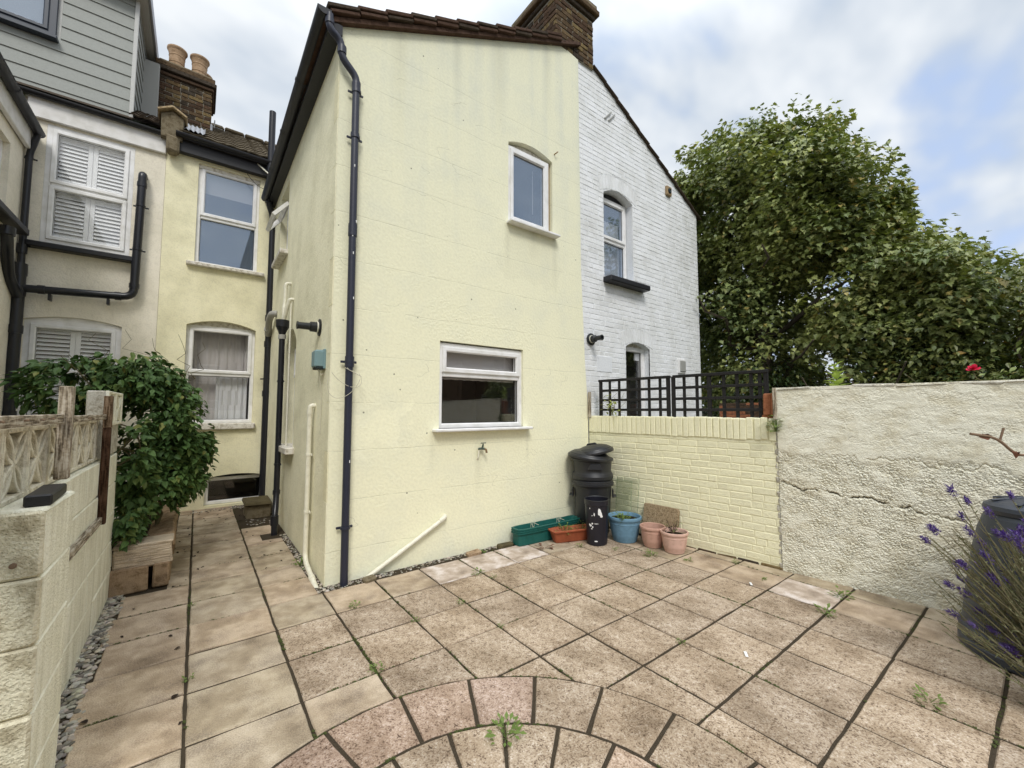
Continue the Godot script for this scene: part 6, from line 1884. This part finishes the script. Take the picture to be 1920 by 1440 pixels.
	for k in 8: # moulded ridges on the lid
		slab_box("lid_rib", cb, M.compost_bin, Vector3.ZERO, V(0.15, 0.012, 0.022), 0.005, Transform3D(Basis(Vector3.UP, TAU * k / 8.0) * Basis(Vector3.BACK, -0.2), Basis(Vector3.UP, TAU * k / 8.0) * V(0.145, 0.992, 0)))
	var hd := MB.new()
	hd.xf = Transform3D(Basis(Vector3.UP, -2.35), Vector3.ZERO)
	hd.prism(PackedVector2Array([Vector2(-0.13, 0.16), Vector2(0.13, 0.16), Vector2(0.12, 0.36), Vector2(-0.12, 0.36)]), 0.28, 0.375, 0.01)
	part("hatch", hd, M.compost_bin, cb)
	for k in 3: slab_box("fleck", cb, M.paint_splash, Vector3.ZERO, V(0.012, 0.014, 0.006), 0.002, Transform3D(Basis(), V(-0.385 + 0.02 * k, 0.16 + 0.07 * k, 0.06 - 0.05 * k)))
	# raised bed of stone slabs round the creeper, and the stone step
	var pl := thing("stone_planter", "raised bed edged with weathered stone slabs at the end of the block wall", "planter")
	rng.seed = 41
	slab_box("edging_stone", pl, M.planter_stone, V(-1.36, 0.10, -0.90), V(0.255, 0.215, 0.09), 0.012, Transform3D(Basis(Vector3.UP, 0.02), Vector3.ZERO), 0.006)
	slab_box("edging_stone", pl, M.planter_stone, V(-1.165, 0.105, -0.90), V(0.115, 0.21, 0.10), 0.012, Transform3D(), 0.006)
	beam("capping_stone", pl, M.planter_cap, V(-1.285, 0.315, -0.92), V(0.39, 0.185, 0.10), 0.014, Transform3D(Basis(Vector3.BACK, 0.03), Vector3.ZERO), 0.008)
	beam("top_slab", pl, M.planter_cap, V(-1.285, 0.42, -1.0), V(0.40, 0.035, 0.24), 0.012, Transform3D(Basis(Vector3.BACK, 0.03), Vector3.ZERO), 0.006)
	for k in 4: slab_box("edging_stone", pl, M.planter_stone, V(-1.155 - 0.02 * (k % 2), 0.11, -1.18 - 0.45 * k), V(0.09, 0.22 + 0.01 * k, 0.43), 0.012, Transform3D(), 0.008)
	for k in 3: slab_box("capping_stone", pl, M.planter_stone, V(-1.185, 0.31 - 0.035 * k, -1.45 - 0.55 * k), V(0.2, 0.13 - 0.02 * k, 0.50), 0.016, Transform3D(Basis(Vector3.BACK, 0.04) * Basis(V(1, 0, 0), 0.05), Vector3.ZERO), 0.012)
	slab_box("leaning_stone", pl, M.planter_stone, V(-1.15, 0.33, -3.0), V(0.20, 0.34, 0.06), 0.014, Transform3D(Basis(V(1, 0, 0), -0.25), V(0, -0.02, -0.75)), 0.012)
	var so := MB.new()
	so.box(V(-1.36, 0.17, -2.0), V(0.42, 0.2, 2.1))
	part("soil", so, M.soil, pl)
	var st := thing("stone_step", "mossy stone step by the black pipes at the end of the alley", "step", at(V(-0.20, 0, -3.28)))
	slab_box("tread", st, M.step_stone, V(0.0, 0.215, 0.0), V(0.34, 0.06, 0.52), 0.014, Transform3D(), 0.008)
	slab_box("riser", st, M.stone_old, V(0.01, 0.09, -0.02), V(0.30, 0.2, 0.46), 0.014, Transform3D(), 0.01)

# ---------------------------------------------------------------- plants
func leaf_mesh(shape: int) -> ArrayMesh: # 0 maple, 1 pointed oval, 2 small oval; unit length along +z, face up
	var half := []
	if shape == 0: half = [Vector2(0.06, 0.02), Vector2(0.30, -0.04), Vector2(0.24, 0.12), Vector2(0.50, 0.34), Vector2(0.28, 0.42), Vector2(0.34, 0.62), Vector2(0.16, 0.62), Vector2(0.0, 1.0)]
	elif shape == 1: half = [Vector2(0.16, 0.08), Vector2(0.30, 0.30), Vector2(0.27, 0.52), Vector2(0.14, 0.76), Vector2(0.0, 1.0)]
	else: half = [Vector2(0.24, 0.2), Vector2(0.28, 0.55), Vector2(0.0, 1.0)]
	var m := MB.new()
	for s in [-1, 1]:
		var prev := Vector2(0, 0)
		for h in half:
			var f := func(v: Vector2) -> Vector3: return V(s * v.x, 0.28 * v.x - 0.18 * v.y * v.y, v.y)
			var ce := f.call(Vector2(0, 0.35)) as Vector3
			var a := f.call(prev) as Vector3
			var b := f.call(h) as Vector3
			var nn := (a - ce).cross(b - ce).normalized()
			if nn.y < 0: nn = -nn
			nn = (nn + V(s * -0.15, 0.6, 0)).normalized()
			m.flat(ce, a, b, nn)
			prev = h
	return m.mesh()

# leaves of a crown: lobes are (centre, radii); returns transforms and tints
func crown(lobes: Array, n: int, size: float, tints: Array, r: RandomNumberGenerator, clump: float, dens: FastNoiseLite, hang := 0.35, shell := 0.45) -> Array:
	var out := []
	var vol := []
	var tot := 0.0
	for l in lobes:
		tot += pow(l[1].x * l[1].y * l[1].z, 0.66)
		vol.append(tot)
	var tries := 0
	while out.size() < n and tries < n * 6:
		tries += 1
		var w := r.randf() * tot
		var li := 0
		while vol[li] < w: li += 1
		var l = lobes[li]
		var d := V(r.randfn(), r.randfn(), r.randfn()).normalized()
		var rad := pow(r.randf(), shell)
		var bump := 1.0 + 0.22 * dens.get_noise_3dv(d * 2.2 + l[0])
		var p: Vector3 = l[0] + d * rad * bump * l[1]
		if dens.get_noise_3dv(p * clump) < -0.03 - 0.25 * (1.0 - rad): continue
		if p.y < 0.02: continue
		var yaw := atan2(d.x, d.z) + r.randfn() * 0.7
		var pitch := r.randf_range(-0.3, 0.9) * (0.55 + hang) + hang * 0.2
		var b := Basis(Vector3.UP, yaw) * Basis(V(1, 0, 0), pitch) * Basis(V(0, 0, 1), r.randfn() * 0.35)
		var s := size * r.randf_range(0.6, 1.15)
		var c: Color = tints[0]
		var t := dens.get_noise_3dv(p * 0.55 + V(31, 7, 3)) * 0.9 + r.randfn() * 0.22
		c = tints[0].lerp(tints[1], clampf(0.5 + t, 0, 1))
		if r.randf() < 0.05: c = tints[2]
		if r.randf() < 0.10: c = c.lerp(tints[3], 0.6)
		out.append([Transform3D(b.scaled(Vector3.ONE * s), p), c])
	return out

func put_leaves(par: Node3D, leaves: Array, mesh: ArrayMesh, m: Material, mats: Array, single: int) -> void:
	leaves.sort_custom(func(a, b): return a[0].origin.distance_squared_to(CAM) < b[0].origin.distance_squared_to(CAM))
	var rest := []
	var n := 0
	for e in leaves:
		if n < single and (n * 7 + rest.size()) % 3 != 0:
			part("leaf", mesh, M[mats[n % mats.size()]], par, e[0])
			n += 1
		elif n < single and rest.size() < leaves.size() - single:
			rest.append(e)
		else: rest.append(e)
	var mm := MultiMesh.new()
	mm.transform_format = MultiMesh.TRANSFORM_3D
	mm.use_colors = true
	mm.mesh = mesh
	mm.instance_count = rest.size()
	for i in rest.size():
		mm.set_instance_transform(i, rest[i][0])
		mm.set_instance_color(i, rest[i][1])
	var o := MultiMeshInstance3D.new()
	o.name = numbered(par, "foliage")
	o.multimesh = mm
	o.material_override = m
	par.add_child(o)
	kind(o, "stuff")

func branch(q: MB, a: Vector3, b: Vector3, r0: float, r1: float, r: RandomNumberGenerator, wob := 0.06) -> void:
	var pts := []
	var rad := []
	var l := a.distance_to(b)
	for i in 7:
		var t := i / 6.0
		pts.append(a.lerp(b, t) + V(r.randfn(), r.randfn() * 0.4 - 0.0, r.randfn()) * wob * l * t * (1.0 - t) * 2.0 + V(0, -0.12 * l * t * (1 - t), 0))
		rad.append(lerpf(r0, r1, t))
	q.tube(pts, rad, 7)

func build_plants() -> void:
	var r := RandomNumberGenerator.new()
	r.seed = 202
	var dens := fn(91, 0.9, FastNoiseLite.TYPE_SIMPLEX_SMOOTH, 3)
	# creeper in the stone planter
	var cr := thing("climbing_shrub", "bushy dark green climber spilling over the end of the block wall", "shrub")
	var q := MB.new()
	for k in 5: branch(q, V(-1.33 + 0.03 * k * (k % 2), 0.2, -1.7 + 0.04 * k), V(-1.28 + r.randfn() * 0.14, 1.5 + r.randfn() * 0.3, -1.6 + r.randfn() * 0.35), 0.022, 0.006, r, 0.25)
	for k in 3: branch(q, V(-1.35, 1.0, -1.5), V(-2.0 + r.randf() * 0.3, 2.0 + r.randfn() * 0.15, -1.5 + r.randfn() * 0.3), 0.010, 0.002, r, 0.2)
	for k in 5: branch(q, V(-1.6 + 0.15 * k, 1.9, -1.5), V(-1.75 + 0.2 * k, 2.28 + 0.06 * (k % 2), -1.35), 0.004, 0.0015, r, 0.3)
	part("stems", q, M.stem, cr)
	var lobes := [[V(-1.27, 1.40, -1.60), V(0.40, 0.58, 0.50)], [V(-1.14, 1.08, -1.72), V(0.34, 0.50, 0.40)], [V(-1.02, 1.12, -1.6), V(0.24, 0.40, 0.32)], [V(-1.22, 0.85, -1.5), V(0.24, 0.34, 0.36)], [V(-1.50, 1.82, -1.55), V(0.42, 0.34, 0.42)], [V(-1.90, 1.78, -1.5), V(0.36, 0.28, 0.32)], [V(-1.40, 0.98, -1.16), V(0.15, 0.62, 0.24)], [V(-1.42, 0.52, -0.98), V(0.10, 0.28, 0.16)]]
	var tints := [Color(0.056, 0.115, 0.031), Color(0.092, 0.165, 0.042), Color(0.20, 0.21, 0.05), Color(0.18, 0.24, 0.065)]
	put_leaves(cr, crown(lobes, 12500, 0.08, tints, r, 1.4, fn(92, 1.6, FastNoiseLite.TYPE_SIMPLEX_SMOOTH, 2), 0.75, 0.34), leaf_mesh(1), M.leaf_creeper, ["leaf_c0", "leaf_c1", "leaf_c2", "leaf_c0", "leaf_c3"], 300)
	# big maple
	var tr := thing("maple_tree", "big dark green maple tree standing beyond the garden wall", "tree")
	var O := V(8.2, 0.55, 0.45)
	var tb := MB.new()
	branch(tb, O - V(0, 0.4, 0), O + V(0.1, 3.0, -0.1), 0.22, 0.15, r, 0.03)
	branch(tb, O + V(0.1, 2.9, -0.1), O + V(0.3, 6.6, -0.2), 0.15, 0.03, r, 0.08)
	for k in 22:
		var h := 1.3 + 4.6 * k / 22.0
		var a := k * 2.4
		var l := 1.9 - 0.52 * maxf(0.0, h - 3.2)
		branch(tb, O + V(0.08, h, -0.06), O + V(cos(a) * l, h + 0.6 + r.randf() * 0.4, sin(a) * l), 0.06, 0.012, r, 0.15)
	part("trunk", tb, M.bark, tr)
	var ml := [[O + V(0.0, 5.3, -0.1), V(1.75, 1.95, 1.85)], [O + V(-0.2, 4.3, -1.5), V(1.5, 1.7, 1.4)], [O + V(-0.3, 4.6, 1.0), V(1.5, 1.45, 1.3)], [O + V(0.3, 3.0, -0.4), V(1.9, 1.6, 2.2)], [O + V(0.0, 2.8, 1.75), V(1.3, 1.1, 1.2)], [O + V(0.4, 6.35, -0.6), V(1.1, 0.9, 1.1)], [O + V(0.1, 5.6, 1.0), V(1.0, 1.2, 0.9)], [O + V(0.1, 1.5, 0.5), V(1.7, 1.1, 1.8)], [O + V(-0.6, 5.9, -1.2), V(0.9, 0.9, 0.9)], [O + V(0.2, 4.6, 2.0), V(0.75, 0.62, 0.65)], [O + V(-0.2, 2.7, 2.7), V(0.95, 0.9, 0.9)], [O + V(0.0, 6.5, 0.1), V(0.75, 0.55, 0.7)], [O + V(0.1, 4.9, 1.7), V(0.8, 0.8, 0.6)], [O + V(0.5, 3.5, 1.8), V(1.2, 1.1, 1.1)], [O + V(0.3, 1.6, 2.6), V(1.0, 1.1, 1.0)]]
	var mt := [Color(0.145, 0.19, 0.07), Color(0.35, 0.375, 0.125), Color(0.38, 0.31, 0.10), Color(0.45, 0.47, 0.20)]
	put_leaves(tr, crown(ml, 105000, 0.106, mt, r, 0.75, dens, 0.5, 0.42), leaf_mesh(0), M.leaf_maple, ["leaf_m0", "leaf_m1", "leaf_m2", "leaf_m0", "leaf_m1", "leaf_m3"], 300)
	# shrubs to the right of the maple and a hedge behind
	var specs := [
		["yellowing_shrub", "large shrub with yellowing leaves at the right beyond the rendered wall", V(7.9, 0, 4.5), [[V(0, 1.6, 0), V(1.2, 1.5, 1.3)], [V(0.2, 2.9, -0.5), V(0.9, 0.75, 0.9)], [V(0.3, 3.0, 0.8), V(0.9, 0.7, 0.9)], [V(-0.2, 1.5, -1.5), V(0.9, 1.4, 1.0)], [V(0.2, 2.2, -1.3), V(0.8, 0.9, 0.8)]], 14000, 0.085, [Color(0.09, 0.12, 0.035), Color(0.21, 0.22, 0.06), Color(0.30, 0.19, 0.05), Color(0.27, 0.28, 0.09)]],
		["dark_bush", "dark leafy bush in shade at the foot of the maple", V(6.9, 0, 2.2), [[V(0, 1.1, 0), V(0.8, 1.1, 1.2)], [V(0.3, 1.5, -1.4), V(0.7, 1.2, 0.9)], [V(0.6, 1.2, 1.3), V(0.8, 1.2, 0.9)]], 9000, 0.07, [Color(0.022, 0.042, 0.014), Color(0.05, 0.08, 0.022), Color(0.12, 0.13, 0.03), Color(0.09, 0.12, 0.035)]],
		["tall_shrub", "tall rounded green tree rising behind the yellowing shrub", V(10.6, 0, 4.9), [[V(0, 2.6, 0), V(1.7, 1.9, 2.0)], [V(-0.3, 3.4, -1.6), V(1.2, 0.9, 1.1)], [V(-0.2, 1.6, -1.9), V(1.1, 1.7, 1.1)]], 13000, 0.105, [Color(0.07, 0.10, 0.035), Color(0.16, 0.18, 0.055), Color(0.17, 0.13, 0.035), Color(0.12, 0.13, 0.04)]],
		["garden_hedge", "deep green hedge closing off the neighbouring garden behind the maple", V(11.5, 0, 0.2), [[V(0, 1.5, -2.6), V(0.9, 1.9, 2.2)], [V(0, 1.6, 0.6), V(0.9, 1.9, 2.0)], [V(0, 1.5, 3.2), V(0.9, 1.9, 1.8)]], 6000, 0.17, [Color(0.022, 0.04, 0.015), Color(0.045, 0.065, 0.02), Color(0.08, 0.08, 0.025), Color(0.06, 0.08, 0.028)]]]
	for e in specs:
		var t := thing(e[0], e[1], "shrub" if e[0] != "garden_hedge" else "hedge", at(e[2]))
		var b := MB.new()
		for k in 8: branch(b, V(r.randfn() * 0.1, 0, r.randfn() * 0.1), e[3][0][0] + V(r.randfn() * 0.5, 0.6 + r.randf() * 0.7, r.randfn() * 0.5), 0.04, 0.008, r, 0.2)
		part("stems", b, M.bark, t)
		var lv := crown(e[3], e[4], e[5], e[6], r, 1.1, dens, 0.5, 0.4)
		put_leaves(t, lv, leaf_mesh(0 if e[5] > 0.16 and e[0] == "garden_hedge" else 1), M.leaf_maple, ["leaf_m0"], 0)
	# rose growing along the wall top, with one bloom
	var ro := thing("rose_bush", "straggling rose with one red bloom along the top of the rendered wall", "rose bush", at(V(4.75, 0, 3.6)))
	var rb := MB.new()
	for k in 26:
		var a := r.randf() * TAU
		var o := V(r.randfn() * 0.2, 1.35, r.randfn() * 0.35)
		branch(rb, o, o + V(cos(a) * 0.45, 0.30 + r.randf() * 0.30, sin(a) * 0.6), 0.006, 0.002, r, 0.35)
	for k in 4: branch(rb, V(0, 0, 0.1 * k), V(0.05, 1.4, 0.12 * k - 0.2), 0.014, 0.008, r, 0.1)
	branch(rb, V(0, 1.5, 0.1), V(0.0, 1.93, -0.02), 0.005, 0.003, r, 0.2)
	part("stems", rb, M.stem, ro)
	put_leaves(ro, crown([[V(0.1, 1.75, 0.4), V(0.35, 0.25, 0.6)], [V(0.35, 2.1, 0.75), V(0.5, 0.5, 0.5)]], 2400, 0.06, [Color(0.16, 0.21, 0.06), Color(0.28, 0.32, 0.11), Color(0.28, 0.24, 0.08), Color(0.3, 0.34, 0.12)], r, 1.2, dens, 0.4, 0.6), leaf_mesh(1), M.leaf_creeper, ["leaf_c3"], 0)
	var fl := MB.new()
	for k in 14:
		var a := k * 2.4
		var rr := 0.006 + 0.0024 * k
		var b := Basis(Vector3.UP, a) * Basis(V(1, 0, 0), -1.35 + 0.075 * k)
		for s in [-1, 1]:
			fl.flat(b * V(0, 0, 0) + b * V(0, 0, 0), b * V(s * 0.022, 0.01, rr + 0.015), b * V(0, 0.006, rr + 0.030), (b * V(0, 1, 0)))
	part("bloom", fl, M.rose_red, ro, Transform3D(Basis(V(0, 0, 1), 0.9).scaled(Vector3.ONE * 0.9), V(0.0, 1.95, -0.02)))
	# laurel sprig on the wall
	var la := thing("laurel_sprig", "upright sprig of bright yellow green leaves behind the rendered wall top", "plant", at(V(4.08, 0, 2.72)))
	var ls := MB.new()
	ls.tube([V(0, 0.0, 0), V(0.02, 1.2, 0), V(0.0, 2.0, 0.0)], [0.01, 0.007, 0.003], 6)
	part("stem", ls, M.stem, la)
	var lm := leaf_mesh(1)
	for k in 28:
		var y := 1.70 + 0.33 * k / 27.0
		part("leaf", lm, M.laurel_leaf, la, Transform3D((Basis(Vector3.UP, k * 2.4 + 0.3) * Basis(V(1, 0, 0), -0.55 + r.randf_range(-0.3, 0.3))).scaled(Vector3.ONE * (0.16 - 0.003 * k)), V(0.005, y, 0)))
	# climber on the trellis end
	var hc := thing("trellis_climber", "few yellow green leaves climbing the left end of the trellis", "plant", at(V(3.56, 1.45, 0.30)))
	var hq := MB.new()
	for k in 4: branch(hq, V(0, 0, 0.05 * k), V(-0.04, 0.35, -0.08 + 0.12 * k), 0.004, 0.0015, r, 0.3)
	part("stems", hq, M.stem, hc)
	put_leaves(hc, crown([[V(-0.05, 0.2, 0.06), V(0.06, 0.17, 0.17)]], 46, 0.055, [Color(0.2, 0.24, 0.05), Color(0.3, 0.32, 0.07), Color(0.3, 0.3, 0.08), Color(0.3, 0.34, 0.1)], r, 0.1, dens, 0.4, 0.8), lm, M.leaf_creeper, ["weed_leaf"], 0)
	# purple flowering clump leaning in from the right, rooted just outside the paving
	var lv := thing("lavender", "leggy purple flowered lavender leaning left in front of the compost bin", "lavender", at(V(2.62, 0.0, 4.16)))
	var sm := MB.new()
	var hd := MB.new()
	var lf := MB.new()
	r.seed = 515
	var lead := [V(-0.19, 1.12, -0.50), V(-0.11, 1.06, -0.45), V(-0.13, 0.97, -0.47), V(-0.02, 1.0, -0.38), V(-0.29, 0.84, -0.60), V(-0.26, 0.90, -0.57), V(-0.12, 0.71, -0.48), V(-0.02, 0.75, -0.40), V(0.05, 0.68, -0.35), V(-0.10, 0.89, -0.45), V(0.07, 0.86, -0.32), V(0.12, 0.88, -0.28), V(0.15, 0.93, -0.25), V(0.11, 0.6, -0.33), V(0.08, 1.09, -0.30)]
	for k in 340:
		var u := r.randf()
		var tip := V(lerpf(-0.16, 0.3, u), 0.30 + 0.62 * r.randf(), lerpf(-0.46, -0.10, u)) + V(r.randfn() * 0.05, 0, r.randfn() * 0.12)
		if k < lead.size(): tip = lead[k]
		var o := V(r.randfn() * 0.07, 0.0, r.randfn() * 0.07)
		var mid: Vector3 = o.lerp(tip, 0.5) + V(0.05, -0.02, 0.05) + V(r.randfn(), 0, r.randfn()) * 0.04
		var pts := []
		for j in 8:
			var t := j / 7.0
			pts.append(o.lerp(mid, t).lerp(mid.lerp(tip, t), t) + V(r.randfn(), r.randfn(), r.randfn()) * 0.004)
		sm.tube(pts, [0.0045, 0.0042, 0.0038, 0.0034, 0.003, 0.0026, 0.0022, 0.0018], 5, false)
		for j in 40: # short narrow leaves and spent florets up the stem
			var t := 0.25 + 0.73 * j / 40.0
			var p: Vector3 = o.lerp(mid, t).lerp(mid.lerp(tip, t), t)
			var d: Vector3 = ((tip - o).normalized() + V(r.randfn(), r.randfn(), r.randfn()) * 0.5).normalized()
			var s: Vector3 = d.cross(V(r.randfn(), r.randfn(), r.randfn())).normalized()
			var l := r.randf_range(0.014, 0.036)
			lf.flat(p - s * 0.003, p + s * 0.003, p + d * l, s.cross(d).normalized())
			lf.flat(p - s * 0.002 + d * l * 0.3, p + s * 0.0034 + d * l * 0.3, p + d * l, s.cross(d).normalized())
		if k < lead.size() or r.randf() < 0.16:
			var dd: Vector3 = (tip - mid).normalized()
			var big := r.randf_range(0.7, 1.25)
			for j in 90:
				var e := V(r.randfn(), r.randfn(), r.randfn()).normalized()
				var c: Vector3 = tip + dd * r.randf_range(-0.02, 0.02) * big + e * 0.012 * big
				var s: Vector3 = e.cross(dd).normalized()
				var l := r.randf_range(0.008, 0.018) * big
				hd.flat(c - s * 0.0045, c + s * 0.0045, c + e * l + dd * 0.006, (e + V(0, 0.5, 0)).normalized())
	part("stems", sm, M.lavender_stem, lv)
	kind(part("small_leaves", lf, M.lavender_leaf, lv), "stuff")
	part("flower_heads", hd, M.lavender, lv)
	var tw := thing("dry_twig", "bare brown twig with a shrivelled leaf reaching in at the right", "twig", at(V(2.02, 0.0, 4.12)))
	var tq := MB.new()
	tq.tube(rounded([V(0.02, 0.0, 0.03), V(0.10, 0.8, 0.0), V(0.05, 1.34, -0.09), V(-0.22, 1.385, -0.155), V(-0.30, 1.39, -0.19), V(-0.345, 1.46, -0.235), V(-0.425, 1.475, -0.30)], 0.04), 0.0055, 7)
	tq.tube([V(-0.335, 1.445, -0.228), V(-0.33, 1.50, -0.215)], 0.004, 6)
	part("twig", tq, M.twig_brown, tw)
	var dq := MB.new()
	for k in 7:
		var a := k * 0.9
		dq.flat(V(-0.355, 1.465, -0.245), V(-0.375 + 0.006 * sin(a), 1.462 + 0.014 * sin(a * 2.1), -0.262 + 0.010 * cos(a)), V(-0.405, 1.468 + 0.006 * sin(a), -0.285), V(sin(a), cos(a), 0.4).normalized())
		dq.flat(V(-0.312, 1.375, -0.19), V(-0.305 + 0.012 * sin(a), 1.395 + 0.010 * cos(a), -0.185 + 0.008 * sin(a * 1.7)), V(-0.32, 1.405, -0.2), V(sin(a), cos(a), 0.4).normalized())
	part("shrivelled_leaf", dq, M.dry_leaf, tw)
	# weeds in the paving
	var ws := [[1.25, 0.60, 0.07, "weed tuft in the joint in front of the pale slabs by the gable"], [1.31, 0.75, 0.045, "small weed just right of the tuft near the pale slabs"], [0.11, 0.57, 0.06, "low weed in the joint just right of the drainpipe foot"], [0.40, 1.06, 0.04, "tiny weed at a slab corner in front of the gable pipe"], [0.80, 1.02, 0.045, "small weed in the long joint in front of the gable middle"], [-0.045, 1.48, 0.06, "green weed in the alley side joint, level with the curved paving"], [0.28, 2.36, 0.10, "upright weed growing in the ring of curved slabs"], [3.43, 2.86, 0.10, "bright weed clump in the joint beside the rendered wall"], [2.98, 2.87, 0.09, "second bright weed clump in the joint before the rendered wall"], [3.02, 1.30, 0.09, "leafy weed at the foot of the darker pink pot"], [2.60, 0.62, 0.06, "little weed between the window box and the paving joint"], [2.85, 0.95, 0.05, "small weed in front of the black tub"], [3.18, 1.62, 0.055, "bright small weed right of the pale pink pot"], [3.52, 1.95, 0.05, "weed tuft at the foot of the yellow brick wall"], [2.25, 3.54, 0.075, "faint weed on the joint at the right foreground"], [-0.06, -0.67, 0.10, "broad leaved weed in the gravel at the foot of the white pipe"], [1.62, 0.12, 0.05, "dark weed at the base of the gable by the mossy stones"], [0.85, 1.52, 0.035, "tiny weed at a crossing of joints in the middle of the yard"], [-0.95, 0.9, 0.04, "small weed in the joint nearest the block wall"], [-0.94, -0.25, 0.04, "tiny weed in the left alley joint near the planter"], [1.70, 2.42, 0.04, "tiny weed in a joint right of the curved slabs"], [3.30, 2.30, 0.04, "short weed on the joint in front of the mortar strip"]]
	for i in ws.size():
		var e = ws[i]
		var t := thing("weed", e[3], "weed", at(V(e[0], -0.006, e[1])), "weeds in the paving")
		sprig(t, "leaves", M.weed_leaf, Vector3.ZERO, 14 + int(e[2] * 220), e[2] * 0.7, e[2] * 0.55, e[2] * 0.42, 600 + i, 0.1)
	var wt := thing("wall_weed", "grassy weed growing at the top of the gap beside the rendered wall", "weed", at(V(3.69, 1.36, 2.31)))
	sprig(wt, "leaves", M.weed_leaf, V(-0.02, 0.0, 0), 60, 0.05, 0.16, 0.06, 88, 0.6)
	# fallen leaves along the alley
	var fm := MultiMesh.new()
	fm.transform_format = MultiMesh.TRANSFORM_3D
	fm.mesh = leaf_mesh(1)
	fm.instance_count = 70
	for k in 70:
		var p := V(r.randf_range(-1.1, -0.15), 0.006, -4.0 + pow(r.randf(), 1.6) * 3.4)
		if k > 62: p = V(r.randf_range(-1.38, -0.9), 0.006, r.randf_range(-0.6, 1.4))
		fm.set_instance_transform(k, Transform3D((Basis(Vector3.UP, r.randf() * TAU) * Basis(V(1, 0, 0), r.randf_range(-0.2, 0.2))).scaled(V(1, 1.6, 1) * r.randf_range(0.022, 0.05)), p))
	var fo := MultiMeshInstance3D.new()
	fo.name = "fallen_leaves"
	fo.multimesh = fm
	fo.material_override = M.dead_leaf_dark
	add_child(fo)
	tag(fo, "dark fallen leaves scattered over the alley slabs", "leaves")
	kind(fo, "stuff")
	var bl := thing("brown_leaf_heap", "few crumpled brown leaves in front of the green trough", "leaves", at(V(2.25, 0.005, 0.42)))
	sprig(bl, "leaves", M.dry_leaf, Vector3.ZERO, 16, 0.08, 0.03, 0.06, 90, 0.5)
	for e in [[3.09, 2.28, "white scrap of litter lying before the yellow brick wall"], [1.91, 2.75, "white scrap of litter on the middle slabs"]]:
		var li := thing("litter", e[2], "litter", at(V(e[0], 0.006, e[1]), 0.6))
		slab_box("scrap", li, M.paint_splash, Vector3.ZERO, V(0.06, 0.006, 0.018), 0.002)
	# edging stones by the gable
	for k in 3:
		var es := thing("edging_stone", ["flat mossy stone at the foot of the gable, nearest the green trough", "small tan brick end set in the gravel below the tap", "rounded stone by the foot of the slanting waste pipe"][k], "stone", at(V([1.93, 1.50, 0.36][k], 0.0, [0.10, 0.10, 0.13][k]), 0.1 * k))
		slab_box("stone", es, [M.step_stone, M.planter_stone, M.stone_old][k], V(0, 0.012, 0), V([0.2, 0.17, 0.11][k], 0.05, 0.085), 0.012, Transform3D(), 0.006)

func build_surroundings() -> void: # what the windows reflect, behind and beside the camera
	for e in [["opposite_house", "brown brick house facing the yard from behind the camera", V(4.0, 0, 19.0), 12.0, 5.2, PI], ["side_house", "brown brick house beyond the rendered wall to the right of the camera", V(16.0, 0, 9.5), 9.0, 4.6, PI]]:
		var t := thing(e[0], e[1], "house", at(e[2], e[5]))
		var hs := []
		var n := int(e[3] / 3.0)
		for k in n:
			hs.append(rect(0.9 + 3.0 * k, 0.9, 2.1 + 3.0 * k, 2.2))
			hs.append(rect(0.9 + 3.0 * k, 3.2, 2.1 + 3.0 * k, 4.4))
		part("wall", wall(rect(0, -0.1, e[3], e[4]), hs, 0.25), M.brick_far, t)
		for h in hs: window(t, Transform3D(Basis(), V(h[0].x, h[0].y, 0)), h[1].x - h[0].x, h[2].y - h[1].y, 0.1, [0.7], [false, true], "glass_clear", "dark_room")
		var rf := MB.new()
		rf.quad(V(-0.2, e[4], 0.3), V(e[3] + 0.2, e[4], 0.3), V(e[3] + 0.2, e[4] + 2.6, -4.0), V(-0.2, e[4] + 2.6, -4.0))
		rf.quad(V(e[3] + 0.2, e[4], -8.0), V(-0.2, e[4], -8.0), V(-0.2, e[4] + 2.6, -4.0), V(e[3] + 0.2, e[4] + 2.6, -4.0))
		part("roof", rf, M.roof_tile, t)
		for s in [0.0, e[3]]:
			var sw := MB.new()
			sw.box(V(s + (0.1 if s == 0.0 else -0.1), e[4] * 0.5, -4.1), V(0.2, e[4], 7.6))
			part("side_wall", sw, M.brick_far, t)
	var gw := thing("back_garden_wall", "cream rendered garden wall closing the yard behind the camera", "wall", at(V(3.9, 0, 9.0), PI))
	var q := MB.new()
	q.box(V(2.9, 0.75, 0), V(5.8, 1.6, 0.2), 0.01)
	part("wall_core", q, M.render_rough, gw)

func _ready() -> void:
	build_camera_and_light()
	make_materials()
	build_paving()
	build_yellow_house()
	build_white_house()
	build_cream_house()
	build_block_wall()
	build_brick_wall()
	build_surroundings()
	build_pipes()
	build_pots()
	build_plants()
